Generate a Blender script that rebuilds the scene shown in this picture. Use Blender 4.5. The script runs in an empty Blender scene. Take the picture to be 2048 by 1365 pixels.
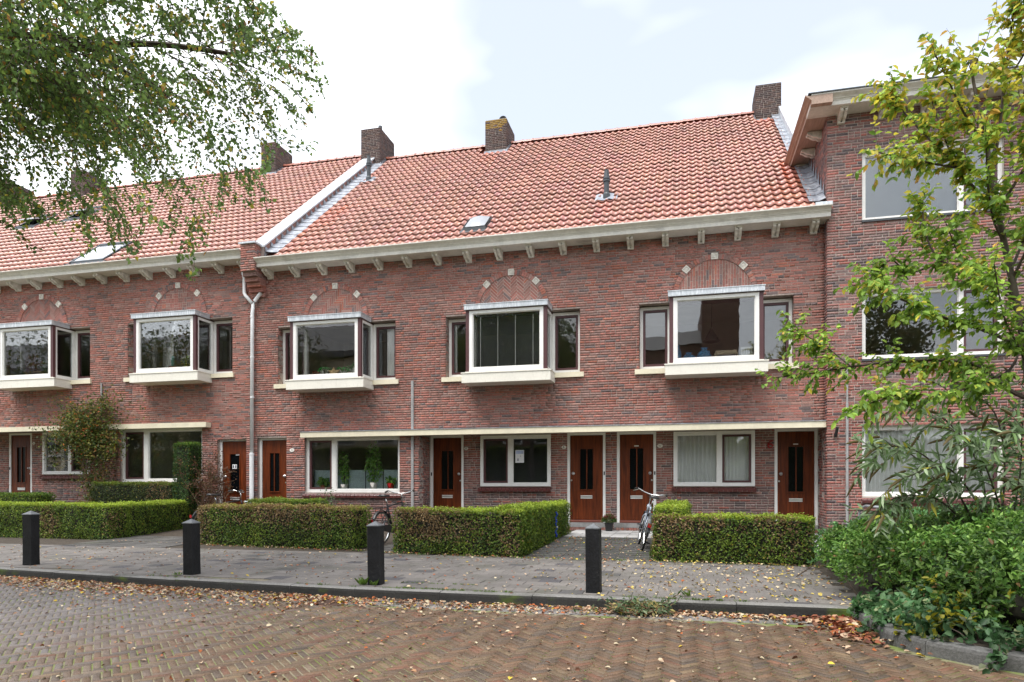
import bpy, math, random
import numpy as np
from mathutils import Vector, Matrix, Euler

random.seed(7)
RNG = np.random.default_rng(11)
SC = bpy.context.scene
COL = SC.collection
PI = math.pi

# ------------------------------------------------------------------ camera
EYE = (0.0, -15.0, 1.08)
YAW = math.atan(341.0 / 1365.0)
cd = bpy.data.cameras.new('camera')
cd.sensor_width = 36.0
cd.lens = 1365.0 / 2048.0 * 36.0
cd.shift_y = (975.0 - 682.5) / 2048.0
cd.clip_end = 2000.0
cam = bpy.data.objects.new('camera', cd)
cam.location = EYE
cam.rotation_euler = (PI / 2, 0, YAW)
COL.objects.link(cam)
SC.camera = cam

# ------------------------------------------------------------------ world
W = bpy.data.worlds.new('World')
SC.world = W
W.use_nodes = True
nt = W.node_tree
nt.nodes.clear()
out = nt.nodes.new('ShaderNodeOutputWorld')
bg = nt.nodes.new('ShaderNodeBackground')
sky = nt.nodes.new('ShaderNodeTexSky')
sky.sky_type = 'NISHITA'
sky.sun_disc = False
SUN_EL, SUN_AZ = math.radians(66), math.radians(205)
sky.sun_elevation = SUN_EL
sky.sun_rotation = SUN_AZ
sky.air_density = 1.0
sky.dust_density = 1.0
tc = nt.nodes.new('ShaderNodeTexCoord')
mp = nt.nodes.new('ShaderNodeMapping')
mp.inputs['Scale'].default_value = (1.0, 1.0, 2.2)
mp.inputs['Location'].default_value = (1.1, 0.2, 0.0)
nz = nt.nodes.new('ShaderNodeTexNoise')
nz.inputs['Scale'].default_value = 1.5
nz.inputs['Detail'].default_value = 4
nz.inputs['Roughness'].default_value = 0.55
rp = nt.nodes.new('ShaderNodeValToRGB')
rp.color_ramp.elements[0].position = 0.34
rp.color_ramp.elements[0].color = (0.31, 0.31, 0.31, 1)
rp.color_ramp.elements[1].position = 0.66
rp.color_ramp.elements[1].color = (1, 1, 1, 1)
mul = nt.nodes.new('ShaderNodeMix')
mul.data_type = 'RGBA'
mul.blend_type = 'MULTIPLY'
mul.inputs[0].default_value = 1.0
SKYS = 0.06
mul.inputs[7].default_value = (SKYS, SKYS, SKYS, 1)
mx = nt.nodes.new('ShaderNodeMix')
mx.data_type = 'RGBA'
mx.inputs[7].default_value = (0.76, 0.775, 0.80, 1)
nt.links.new(tc.outputs['Generated'], mp.inputs['Vector'])
nt.links.new(mp.outputs['Vector'], nz.inputs['Vector'])
nt.links.new(nz.outputs['Fac'], rp.inputs['Fac'])
nt.links.new(sky.outputs['Color'], mul.inputs[6])
nt.links.new(rp.outputs['Color'], mx.inputs[0])
nt.links.new(mul.outputs[2], mx.inputs[6])
nt.links.new(mx.outputs[2], bg.inputs['Color'])
bg.inputs['Strength'].default_value = 1.0
nt.links.new(bg.outputs['Background'], out.inputs['Surface'])

# ------------------------------------------------------------------ sun (overcast)
sd = bpy.data.lights.new('sun', 'SUN')
sd.energy = 1.5
sd.angle = math.radians(35)
sd.color = (1.0, 0.97, 0.92)
sun = bpy.data.objects.new('sun', sd)
COL.objects.link(sun)
sv = Vector((math.sin(SUN_AZ) * math.cos(SUN_EL), math.cos(SUN_AZ) * math.cos(SUN_EL), math.sin(SUN_EL)))
sun.rotation_euler = (-sv).to_track_quat('-Z', 'Y').to_euler()
sun.location = (0, -20, 30)

SC.view_settings.view_transform = 'Standard'
SC.view_settings.look = 'None'
SC.view_settings.gamma = 1.0
SC.view_settings.exposure = 1.55
SC.view_settings.use_curve_mapping = False
SC.render.engine = 'CYCLES'
SC.cycles.max_bounces = 8
SC.cycles.transparent_max_bounces = 12

# ------------------------------------------------------------------ materials
def srgb(r, g, b):
    f = lambda v: v / 12.92 if v <= 0.04045 else ((v + 0.055) / 1.055) ** 2.4
    return (f(r / 255.0), f(g / 255.0), f(b / 255.0), 1.0)

MATS = {}
def new_mat(name):
    m = bpy.data.materials.new(name)
    m.use_nodes = True
    t = m.node_tree
    b = t.nodes['Principled BSDF']
    MATS[name] = m
    return m, t, b

def mat(name, base=(0.5, 0.5, 0.5), rough=0.7, src=None, nscale=6.0, namt=0.15, bump=0.0, bscale=40.0, spec=0.5,
        metal=0.0, transl=0.0, stretch=(1, 1, 1), coat=0.0, n2=None, rvar=0.0):
    """base colour or the 'col' face attribute (src='attr') or the object colour (src='obj'), times soft noise."""
    m, t, b = new_mat(name)
    L = t.links.new
    if src == 'attr':
        c = t.nodes.new('ShaderNodeAttribute')
        c.attribute_name = 'col'
        csock = c.outputs['Color']
    elif src == 'obj':
        c = t.nodes.new('ShaderNodeObjectInfo')
        csock = c.outputs['Color']
    else:
        c = t.nodes.new('ShaderNodeRGB')
        c.outputs[0].default_value = tuple(base[:3]) + (1,)
        csock = c.outputs[0]
    g = t.nodes.new('ShaderNodeNewGeometry')
    mpn = t.nodes.new('ShaderNodeMapping')
    mpn.inputs['Scale'].default_value = stretch
    L(g.outputs['Position'], mpn.inputs['Vector'])
    def noise_mul(sock, scale, amt, detail=5):
        n = t.nodes.new('ShaderNodeTexNoise')
        n.inputs['Scale'].default_value = scale
        n.inputs['Detail'].default_value = detail
        n.inputs['Roughness'].default_value = 0.6
        L(mpn.outputs['Vector'], n.inputs['Vector'])
        r = t.nodes.new('ShaderNodeMapRange')
        r.inputs['From Min'].default_value = 0.3
        r.inputs['From Max'].default_value = 0.7
        r.inputs['To Min'].default_value = 1.0 - amt
        r.inputs['To Max'].default_value = 1.0 + amt
        L(n.outputs['Fac'], r.inputs['Value'])
        x = t.nodes.new('ShaderNodeMix')
        x.data_type = 'RGBA'
        x.blend_type = 'MULTIPLY'
        x.inputs[0].default_value = 1.0
        L(sock, x.inputs[6])
        L(r.outputs['Result'], x.inputs[7])
        return x.outputs[2], n
    n0 = None
    if namt > 0:
        csock, n0 = noise_mul(csock, nscale, namt)
    if n2:
        csock, _ = noise_mul(csock, n2[0], n2[1])
    L(csock, b.inputs['Base Color'])
    b.inputs['Roughness'].default_value = rough
    if rvar > 0 and n0 is not None:
        r = t.nodes.new('ShaderNodeMapRange')
        r.inputs['From Min'].default_value = 0.3
        r.inputs['From Max'].default_value = 0.7
        r.inputs['To Min'].default_value = max(0.05, rough - rvar)
        r.inputs['To Max'].default_value = min(1.0, rough + rvar)
        L(n0.outputs['Fac'], r.inputs['Value'])
        L(r.outputs['Result'], b.inputs['Roughness'])
    b.inputs['Specular IOR Level'].default_value = spec
    b.inputs['Metallic'].default_value = metal
    b.inputs['Coat Weight'].default_value = coat
    if bump > 0:
        n = t.nodes.new('ShaderNodeTexNoise')
        n.inputs['Scale'].default_value = bscale
        n.inputs['Detail'].default_value = 6
        L(mpn.outputs['Vector'], n.inputs['Vector'])
        bp = t.nodes.new('ShaderNodeBump')
        bp.inputs['Strength'].default_value = bump
        bp.inputs['Distance'].default_value = 0.02
        L(n.outputs['Fac'], bp.inputs['Height'])
        L(bp.outputs['Normal'], b.inputs['Normal'])
    if transl > 0:
        o = t.nodes['Material Output']
        tr = t.nodes.new('ShaderNodeBsdfTranslucent')
        L(csock, tr.inputs['Color'])
        ms = t.nodes.new('ShaderNodeMixShader')
        ms.inputs[0].default_value = transl
        L(b.outputs[0], ms.inputs[1])
        L(tr.outputs[0], ms.inputs[2])
        L(ms.outputs[0], o.inputs['Surface'])
    return m

def blotch(m, col, scale, lo, hi, stretch=(1, 1, 1)):
    """a second colour in patches (moss, dirt, lichen) over a material made by mat()."""
    t = m.node_tree
    b = t.nodes['Principled BSDF']
    L = t.links.new
    old = b.inputs['Base Color'].links[0].from_socket
    g = t.nodes.new('ShaderNodeNewGeometry')
    mpn = t.nodes.new('ShaderNodeMapping')
    mpn.inputs['Scale'].default_value = stretch
    n = t.nodes.new('ShaderNodeTexNoise')
    n.inputs['Scale'].default_value = scale
    n.inputs['Detail'].default_value = 8
    n.inputs['Roughness'].default_value = 0.62
    L(g.outputs['Position'], mpn.inputs['Vector'])
    L(mpn.outputs['Vector'], n.inputs['Vector'])
    r = t.nodes.new('ShaderNodeMapRange')
    r.inputs['From Min'].default_value = lo
    r.inputs['From Max'].default_value = hi
    L(n.outputs['Fac'], r.inputs['Value'])
    x = t.nodes.new('ShaderNodeMix')
    x.data_type = 'RGBA'
    x.inputs[7].default_value = tuple(col[:3]) + (1,)
    L(r.outputs['Result'], x.inputs[0])
    L(old, x.inputs[6])
    L(x.outputs[2], b.inputs['Base Color'])
    return m

def glass_mat(name, tint=(0.965, 0.975, 0.97), base=0.10, gain=2.0):
    m, t, b = new_mat(name)
    t.nodes.remove(b)
    o = t.nodes['Material Output']
    L = t.links.new
    fr = t.nodes.new('ShaderNodeFresnel')
    fr.inputs['IOR'].default_value = 1.5
    ma = t.nodes.new('ShaderNodeMath')
    ma.operation = 'MULTIPLY_ADD'
    ma.use_clamp = True
    ma.inputs[1].default_value = gain
    ma.inputs[2].default_value = base
    L(fr.outputs[0], ma.inputs[0])
    tr = t.nodes.new('ShaderNodeBsdfTransparent')
    tr.inputs['Color'].default_value = tint + (1,)
    gl = t.nodes.new('ShaderNodeBsdfGlossy')
    gl.inputs['Roughness'].default_value = 0.0
    # old panes are never perfectly flat
    n = t.nodes.new('ShaderNodeTexNoise')
    n.inputs['Scale'].default_value = 1.6
    g = t.nodes.new('ShaderNodeNewGeometry')
    L(g.outputs['Position'], n.inputs['Vector'])
    bp = t.nodes.new('ShaderNodeBump')
    bp.inputs['Strength'].default_value = 0.05
    bp.inputs['Distance'].default_value = 0.02
    L(n.outputs['Fac'], bp.inputs['Height'])
    L(bp.outputs['Normal'], gl.inputs['Normal'])
    ms = t.nodes.new('ShaderNodeMixShader')
    L(ma.outputs[0], ms.inputs[0])
    L(tr.outputs[0], ms.inputs[1])
    L(gl.outputs[0], ms.inputs[2])
    L(ms.outputs[0], o.inputs['Surface'])
    return m

M = {}
M['brick'] = mat('brick', rough=0.82, src='attr', nscale=22, namt=0.22, bump=0.5, bscale=60, spec=0.25, n2=(0.9, 0.16))
M['brick1'] = mat('brick_single', rough=0.82, src='obj', nscale=22, namt=0.22, bump=0.5, bscale=60, spec=0.25, n2=(0.9, 0.13))
M['mortar'] = mat('mortar', (0.33, 0.27, 0.24), 0.95, nscale=1.3, namt=0.35, bump=0.4, bscale=80, spec=0.1, n2=(14, 0.25))
M['mortar_light'] = mat('mortar_light', (0.48, 0.425, 0.375), 0.95, nscale=1.3, namt=0.2, bump=0.4, bscale=80, spec=0.1)
M['tile'] = blotch(mat('roof_tile', rough=0.27, src='attr', nscale=5, namt=0.18, bump=0.15, bscale=30, spec=0.6, n2=(0.5, 0.12), rvar=0.1), (0.25, 0.15, 0.11), 1.4, 0.56, 0.85, (1.5, 0.5, 0.5))
M['tile1'] = blotch(mat('roof_tile_single', rough=0.27, src='obj', nscale=5, namt=0.18, bump=0.15, bscale=30, spec=0.6, n2=(0.5, 0.12), rvar=0.1), (0.25, 0.15, 0.11), 1.4, 0.56, 0.85, (1.5, 0.5, 0.5))
M['white'] = blotch(mat('white_paint', (0.80, 0.785, 0.75), 0.4, nscale=3, namt=0.06, n2=(25, 0.04)), (0.55, 0.52, 0.46), 7, 0.60, 0.85, (3, 3, 0.5))
M['cream'] = mat('cream_paint', (0.76, 0.69, 0.52), 0.5, nscale=3, namt=0.08, n2=(18, 0.05))
M['stone_cream'] = blotch(mat('cornice_paint', (0.66, 0.635, 0.575), 0.55, nscale=4, namt=0.10, n2=(20, 0.08)), (0.33, 0.31, 0.27), 3.0, 0.58, 0.78, (0.5, 1, 2))
M['corbel'] = mat('corbel_stone', (0.60, 0.565, 0.50), 0.8, nscale=9, namt=0.25, bump=0.2)
M['eave_wood'] = mat('weathered_eave_wood', (0.36, 0.25, 0.19), 0.6, nscale=5, namt=0.2, stretch=(6, 0.6, 6))
M['brown'] = mat('brown_paint', (0.085, 0.032, 0.034), 0.45, nscale=5, namt=0.1)
M['zinc'] = blotch(mat('zinc', (0.50, 0.53, 0.56), 0.42, nscale=4, namt=0.15, metal=0.25, stretch=(3, 1, 1), n2=(15, 0.08)), (0.78, 0.8, 0.82), 5, 0.5, 0.7, (6, 1, 1))
M['lead'] = blotch(mat('lead', (0.27, 0.29, 0.33), 0.5, nscale=8, namt=0.3, metal=0.3), (0.55, 0.57, 0.6), 9, 0.48, 0.7)
M['dark_metal'] = mat('dark_metal', (0.05, 0.055, 0.06), 0.45, nscale=9, namt=0.2)
M['vent'] = mat('vent_plastic', (0.04, 0.048, 0.055), 0.45, nscale=9, namt=0.2)
M['pipe_white'] = mat('pipe_paint', (0.78, 0.79, 0.80), 0.45, nscale=3, namt=0.10, n2=(14, 0.06))
M['conduit'] = mat('conduit_grey', (0.34, 0.335, 0.33), 0.5, nscale=6, namt=0.12)
M['galv'] = mat('galvanised_steel', (0.36, 0.38, 0.40), 0.4, nscale=8, namt=0.18, metal=0.5)
M['wood'] = mat('door_wood', (0.115, 0.023, 0.0045), 0.42, nscale=3.5, namt=0.5, stretch=(9, 9, 0.7), coat=0.0, n2=(1.2, 0.35), spec=0.3)
M['wood_dark'] = mat('threshold_wood', (0.16, 0.045, 0.03), 0.4, nscale=6, namt=0.2)
M['glass'] = glass_mat('window_glass', base=0.03, gain=0.8)
M['glass_mirror'] = glass_mat('window_glass_bright', base=0.05, gain=1.2)
M['glass_door'] = mat('door_glass', (0.004, 0.005, 0.006), 0.15, nscale=9, namt=0.3, spec=0.25)
M['steel'] = mat('brushed_steel', (0.62, 0.62, 0.62), 0.3, nscale=9, namt=0.06, metal=0.9)
M['black'] = mat('black_plastic', (0.015, 0.015, 0.016), 0.4, nscale=9, namt=0.2)
M['room'] = mat('room_wall', (0.70, 0.67, 0.60), 0.9, nscale=2, namt=0.08)
M['room_floor'] = mat('room_floor', (0.16, 0.10, 0.06), 0.5, nscale=5, namt=0.3, stretch=(1, 8, 1))
M['curtain'] = mat('net_curtain', (0.88, 0.88, 0.86), 0.9, nscale=4, namt=0.04, transl=0.08)
M['grey_blind'] = mat('grey_roller_blind', (0.30, 0.32, 0.34), 0.8, nscale=2, namt=0.06)
M['sill_brick'] = mat('glazed_sill', (0.10, 0.032, 0.030), 0.25, src=None, nscale=9, namt=0.35, spec=0.6)
M['concrete'] = blotch(mat('concrete', (0.27, 0.265, 0.26), 0.85, nscale=12, namt=0.18, bump=0.35, bscale=120), (0.14, 0.135, 0.12), 2.2, 0.5, 0.72)
M['pave'] = blotch(mat('paving', rough=0.72, src='attr', nscale=30, namt=0.16, bump=0.5, bscale=160, n2=(1.1, 0.2), rvar=0.12), (0.085, 0.085, 0.06), 1.3, 0.52, 0.75)
M['pave1'] = blotch(mat('paving_single', rough=0.72, src='obj', nscale=30, namt=0.16, bump=0.5, bscale=160, n2=(1.1, 0.2), rvar=0.12), (0.085, 0.085, 0.06), 1.3, 0.52, 0.75)
M['road'] = mat('road_brick', rough=0.5, src='attr', nscale=26, namt=0.2, bump=0.55, bscale=110, n2=(0.8, 0.15), rvar=0.14, spec=0.5)
M['road1'] = mat('road_brick_single', rough=0.5, src='obj', nscale=26, namt=0.2, bump=0.55, bscale=110, n2=(0.8, 0.15), rvar=0.14, spec=0.5)
M['joint'] = blotch(blotch(mat('joint_sand', (0.21, 0.18, 0.12), 0.95, nscale=30, namt=0.3, bump=0.5, bscale=200), (0.13, 0.17, 0.03), 2.6, 0.46, 0.62), (0.07, 0.06, 0.04), 1.7, 0.56, 0.75)
M['soil'] = mat('garden_soil', (0.055, 0.042, 0.03), 0.95, nscale=14, namt=0.4, bump=0.8, bscale=60)
M['kerb'] = blotch(mat('kerb_concrete', (0.20, 0.192, 0.18), 0.8, nscale=60, namt=0.35, bump=0.5, bscale=200), (0.09, 0.088, 0.075), 1.6, 0.5, 0.7)
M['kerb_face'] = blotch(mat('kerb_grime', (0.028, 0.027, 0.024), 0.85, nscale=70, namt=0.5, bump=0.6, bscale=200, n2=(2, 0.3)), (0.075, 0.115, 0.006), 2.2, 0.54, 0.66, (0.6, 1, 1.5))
M['kerb_bed'] = blotch(mat('kerb_bed_concrete', (0.12, 0.118, 0.112), 0.85, nscale=60, namt=0.4, bump=0.6, bscale=200), (0.05, 0.05, 0.045), 3, 0.5, 0.7)
M['bollard'] = blotch(mat('bollard_black', (0.009, 0.0095, 0.011), 0.55, nscale=9, namt=0.4, bump=0.3, bscale=40, spec=0.3), (0.06, 0.06, 0.055), 26, 0.64, 0.76)
M['leaf'] = mat('leaf', rough=0.5, src='attr', nscale=2.0, namt=0.2, transl=0.40, spec=0.35)
M['litter'] = mat('litter', rough=0.7, src='attr', nscale=20, namt=0.2, transl=0.1, spec=0.3)
M['bark'] = mat('bark', (0.075, 0.06, 0.045), 0.9, nscale=14, namt=0.4, bump=0.6, bscale=40, stretch=(1, 1, 0.3))
M['twig'] = mat('twig', (0.06, 0.042, 0.03), 0.85, nscale=10, namt=0.3)
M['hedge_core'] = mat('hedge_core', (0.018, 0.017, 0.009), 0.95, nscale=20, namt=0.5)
M['paper'] = mat('paper', (0.8, 0.8, 0.82), 0.8, nscale=4, namt=0.03)
M['enamel'] = mat('enamel_white', (0.78, 0.74, 0.68), 0.3, nscale=9, namt=0.05)
M['red'] = mat('red_paint', (0.35, 0.01, 0.012), 0.4, nscale=5, namt=0.1)
M['yellow'] = mat('yellow_paint', (0.70, 0.55, 0.02), 0.5, nscale=5, namt=0.1)
M['blue'] = mat('blue_plastic', (0.12, 0.38, 0.66), 0.35, nscale=12, namt=0.25, transl=0.2)
M['pine'] = mat('light_wood', (0.52, 0.34, 0.16), 0.55, nscale=6, namt=0.15, stretch=(1, 6, 6))
M['card'] = mat('cardboard', (0.55, 0.44, 0.30), 0.8, nscale=6, namt=0.08)
M['fabric'] = mat('fabric_grey', (0.22, 0.21, 0.24), 0.9, nscale=12, namt=0.12)
M['screen'] = mat('window_screen', (0.50, 0.62, 0.63), 0.7, nscale=60, namt=0.25, transl=0.3)
M['terracotta'] = mat('terracotta', (0.35, 0.14, 0.07), 0.8, nscale=8, namt=0.15)
M['tyre'] = mat('tyre_rubber', (0.018, 0.018, 0.018), 0.7, nscale=30, namt=0.2)
M['silver'] = mat('silver_paint', (0.36, 0.40, 0.46), 0.35, nscale=9, namt=0.05, metal=0.4)
M['chrome'] = mat('chrome', (0.75, 0.75, 0.75), 0.2, nscale=9, namt=0.03, metal=1.0)
M['orange'] = mat('orange_plastic', (0.7, 0.22, 0.02), 0.4, nscale=9, namt=0.05)
M['far_wall'] = mat('beige_render', (0.50, 0.42, 0.30), 0.85, nscale=2, namt=0.12)
M['far_roof'] = mat('grey_slate', (0.10, 0.10, 0.11), 0.6, nscale=9, namt=0.2)
M['sky_glass'] = mat('coated_roof_glass', (0.75, 0.77, 0.8), 0.06, nscale=2, namt=0.05, metal=0.75)
M['dome'] = mat('acrylic', (0.30, 0.31, 0.33), 0.25, nscale=5, namt=0.1)
M['far_glass'] = mat('far_window_glass', (0.03, 0.035, 0.04), 0.08, nscale=2, namt=0.2, spec=0.8)

# ------------------------------------------------------------------ mesh helpers
def origin(o):
    v = Vector((0, 0, 0))
    while o is not None:
        v += Vector(o.location)
        o = o.parent
    return v

def link(name, me, parent=None, loc=None):
    o = bpy.data.objects.new(name, me)
    COL.objects.link(o)
    if parent is not None:
        o.parent = parent
    if loc is not None:
        o.location = loc
    return o

class MB:
    """collects polygons and links them as one mesh object; coordinates are world ones unless local=True"""
    def __init__(s):
        s.v, s.f, s.c, s.m = [], [], [], []
    def poly(s, pts, col=None, mi=0):
        n = len(s.v)
        s.v.extend(pts)
        s.f.append(tuple(range(n, n + len(pts))))
        s.c.append(col)
        s.m.append(mi)
    def mesh(s, verts, faces, col=None, mi=0):
        n = len(s.v)
        s.v.extend(verts)
        for f in faces:
            s.f.append(tuple(i + n for i in f))
            s.c.append(col)
            s.m.append(mi)
    def box(s, x0, x1, y0, y1, z0, z1, col=None, mi=0, skip=''):
        V = [(x0, y0, z0), (x1, y0, z0), (x1, y1, z0), (x0, y1, z0), (x0, y0, z1), (x1, y0, z1), (x1, y1, z1), (x0, y1, z1)]
        F = {'b': (0, 3, 2, 1), 't': (4, 5, 6, 7), 'f': (0, 1, 5, 4), 'r': (1, 2, 6, 5), 'k': (2, 3, 7, 6), 'l': (3, 0, 4, 7)}
        s.mesh(V, [F[k] for k in F if k not in skip], col, mi)
    def prism(s, prof, a, b, axis='x', col=None, mi=0, caps=True):
        """profile of (u, v) pairs swept along axis from a to b; axis x: (y, z), y: (x, z), z: (x, y)"""
        n = len(prof)
        def P(u, v, w):
            return (w, u, v) if axis == 'x' else ((u, w, v) if axis == 'y' else (u, v, w))
        V = [P(u, v, a) for u, v in prof] + [P(u, v, b) for u, v in prof]
        F = [(i, (i + 1) % n, n + (i + 1) % n, n + i) for i in range(n)]
        if caps:
            F += [tuple(range(n))[::-1], tuple(range(n, 2 * n))]
        s.mesh(V, F, col, mi)
    def tube(s, pts, r, n=6, col=None, mi=0, caps=True):
        pts = [Vector(p) for p in pts]
        rr = r if isinstance(r, (list, tuple)) else [r] * len(pts)
        V, F = [], []
        for i, p in enumerate(pts):
            d = (pts[min(i + 1, len(pts) - 1)] - pts[max(i - 1, 0)])
            if d.length < 1e-9:
                d = Vector((0, 0, 1))
            d.normalize()
            up = Vector((0, 0, 1)) if abs(d.z) < 0.93 else Vector((1, 0, 0))
            a = d.cross(up).normalized()
            b = a.cross(d)
            for k in range(n):
                t = 2 * PI * k / n
                V.append(tuple(p + (a * math.cos(t) + b * math.sin(t)) * rr[i]))
        for i in range(len(pts) - 1):
            for k in range(n):
                F.append((i * n + k, i * n + (k + 1) % n, (i + 1) * n + (k + 1) % n, (i + 1) * n + k))
        if caps:
            F.append(tuple(range(n))[::-1])
            F.append(tuple(range((len(pts) - 1) * n, len(pts) * n)))
        s.mesh(V, F, col, mi)
    def lathe(s, prof, cx, cy, n=14, col=None, mi=0, cz=0.0):
        V, F = [], []
        for r, z in prof:
            for k in range(n):
                t = 2 * PI * k / n
                V.append((cx + r * math.cos(t), cy + r * math.sin(t), cz + z))
        for i in range(len(prof) - 1):
            for k in range(n):
                F.append((i * n + k, i * n + (k + 1) % n, (i + 1) * n + (k + 1) % n, (i + 1) * n + k))
        F.append(tuple(range(n))[::-1])
        F.append(tuple(range((len(prof) - 1) * n, len(prof) * n)))
        s.mesh(V, F, col, mi)
    def build(s, name, mats, parent=None, smooth=False, local=False, kind=None):
        me = bpy.data.meshes.new(name)
        off = Vector((0, 0, 0)) if local else origin(parent)
        V = np.array(s.v, dtype=np.float64).reshape(-1, 3) - np.array(off)
        me.from_pydata(V.tolist(), [], s.f)
        for mm in (mats if isinstance(mats, (list, tuple)) else [mats]):
            me.materials.append(mm)
        if any(s.m):
            me.polygons.foreach_set('material_index', s.m)
        if any(c is not None for c in s.c):
            at = me.attributes.new('col', 'FLOAT_COLOR', 'FACE')
            at.data.foreach_set('color', np.array([(1, 1, 1, 1) if c is None else tuple(c) for c in s.c], dtype=np.float32).ravel())
        if smooth:
            me.polygons.foreach_set('use_smooth', [True] * len(s.f))
        me.update()
        o = link(name, me, parent)
        if kind:
            o['kind'] = kind
        return o

def np_mesh(name, V, F, mats, cols=None, parent=None, smooth=False, kind=None):
    """V (n,3), F (m,k) arrays; cols (m,4)"""
    me = bpy.data.meshes.new(name)
    V = np.asarray(V, dtype=np.float64) - np.array(origin(parent))
    F = np.asarray(F, dtype=np.int32)
    m, k = F.shape
    me.vertices.add(len(V))
    me.vertices.foreach_set('co', V.astype(np.float32).ravel())
    me.loops.add(m * k)
    me.loops.foreach_set('vertex_index', F.ravel())
    me.polygons.add(m)
    me.polygons.foreach_set('loop_start', np.arange(0, m * k, k, dtype=np.int32))
    me.polygons.foreach_set('loop_total', np.full(m, k, dtype=np.int32))
    for mm in (mats if isinstance(mats, (list, tuple)) else [mats]):
        me.materials.append(mm)
    if cols is not None:
        at = me.attributes.new('col', 'FLOAT_COLOR', 'FACE')
        at.data.foreach_set('color', np.asarray(cols, dtype=np.float32).ravel())
    if smooth:
        me.polygons.foreach_set('use_smooth', np.ones(m, dtype=bool))
    me.update(calc_edges=True)
    me.validate()
    o = link(name, me, parent)
    if kind:
        o['kind'] = kind
    return o

def thing(name, label, cat, loc=(0, 0, 0), rz=0.0, group=None):
    o = bpy.data.objects.new(name, None)
    o.empty_display_size = 0.2
    COL.objects.link(o)
    o.location = loc
    o.rotation_euler = (0, 0, rz)
    return tag(o, label, cat, group)

def tag(o, label, cat, group=None):
    o['label'] = label
    o['category'] = cat
    if group:
        o['group'] = group
    return o

CY, SY = math.cos(YAW), math.sin(YAW)
def depth_of(p):
    return -(p[0] - EYE[0]) * SY + (p[1] - EYE[1]) * CY

# ------------------------------------------------------------------ bricks
PITCH, BH, SL, HL, JT = 0.0545, 0.0445, 0.215, 0.1025, 0.010

def courses(u0, u1, z0, z1, openings=(), arches=(), rng=RNG):
    out = []
    k0 = int(math.floor(z0 / PITCH))
    k1 = int(math.ceil(z1 / PITCH))
    for k in range(k0, k1):
        za, zb = max(k * PITCH + JT / 2, z0), min(k * PITCH + JT / 2 + BH, z1)
        if zb - za < 0.012:
            continue
        zm = 0.5 * (za + zb)
        blk = [(a, b) for a, b, c, d in openings if c - 0.012 < zm < d + 0.012]
        for uc, zc, R in arches:
            if zc < zm < zc + R:
                h = math.sqrt(R * R - (zm - zc) ** 2)
                blk.append((uc - h, uc + h))
        blk.sort()
        free, u = [], u0
        for a, b in blk:
            if a > u:
                free.append((u, min(a, u1)))
            u = max(u, b)
        if u < u1:
            free.append((u, u1))
        for a, b in free:
            if b - a < 0.02:
                continue
            u = a
            first = True
            while b - u > 0.012:
                if first:
                    L = (SL, HL, 0.16)[int(rng.integers(3))]
                    first = False
                else:
                    L = SL if rng.random() < 0.66 else HL
                if b - u - L < 0.05:
                    L = b - u
                    if L > SL + 0.03:
                        out.append((u, u + L / 2 - JT / 2, za, zb))
                        out.append((u + L / 2 + JT / 2, b, za, zb))
                        break
                    out.append((u, b, za, zb))
                    break
                out.append((u, u + L, za, zb))
                u += L + JT
    return out

def brick_cols(n, style, z=None, rng=RNG):
    """real clay colours: red, brown-red, mauve brown, grey-blue burnt, orange red"""
    pal = {
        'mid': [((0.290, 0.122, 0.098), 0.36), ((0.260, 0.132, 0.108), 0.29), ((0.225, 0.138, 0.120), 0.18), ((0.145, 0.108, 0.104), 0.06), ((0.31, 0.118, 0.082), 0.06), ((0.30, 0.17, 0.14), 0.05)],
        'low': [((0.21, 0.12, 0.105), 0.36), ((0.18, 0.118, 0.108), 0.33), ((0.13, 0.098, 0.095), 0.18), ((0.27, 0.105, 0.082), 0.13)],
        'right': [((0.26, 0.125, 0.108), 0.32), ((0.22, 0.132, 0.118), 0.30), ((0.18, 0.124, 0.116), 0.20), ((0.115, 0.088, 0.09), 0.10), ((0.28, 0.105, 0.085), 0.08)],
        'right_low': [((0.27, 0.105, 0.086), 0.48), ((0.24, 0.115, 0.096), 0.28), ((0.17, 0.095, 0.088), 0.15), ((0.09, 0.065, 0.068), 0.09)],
        'chim': [((0.105, 0.072, 0.066), 0.5), ((0.085, 0.065, 0.062), 0.3), ((0.13, 0.085, 0.07), 0.2)],
    }[style]
    P = np.array([p[0] for p in pal])
    w = np.array([p[1] for p in pal])
    idx = rng.choice(len(P), size=n, p=w / w.sum())
    c = P[idx] * (1.13 if style != 'chim' else 0.9) * (1 + rng.normal(0, 0.10, (n, 1)))
    c = np.clip(c, 0.01, 0.7)
    return np.concatenate([c, np.ones((n, 1))], axis=1)

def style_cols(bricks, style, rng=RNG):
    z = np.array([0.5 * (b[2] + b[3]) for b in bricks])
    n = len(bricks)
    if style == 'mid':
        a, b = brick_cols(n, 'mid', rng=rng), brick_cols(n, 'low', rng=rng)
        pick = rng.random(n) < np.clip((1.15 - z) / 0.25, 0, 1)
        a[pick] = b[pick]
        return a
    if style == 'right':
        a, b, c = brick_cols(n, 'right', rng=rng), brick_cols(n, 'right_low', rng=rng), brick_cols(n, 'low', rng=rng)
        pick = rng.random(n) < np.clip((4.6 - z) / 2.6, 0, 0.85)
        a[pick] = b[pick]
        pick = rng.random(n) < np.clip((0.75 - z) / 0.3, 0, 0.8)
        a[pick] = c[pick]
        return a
    return brick_cols(n, style, rng=rng)

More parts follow.
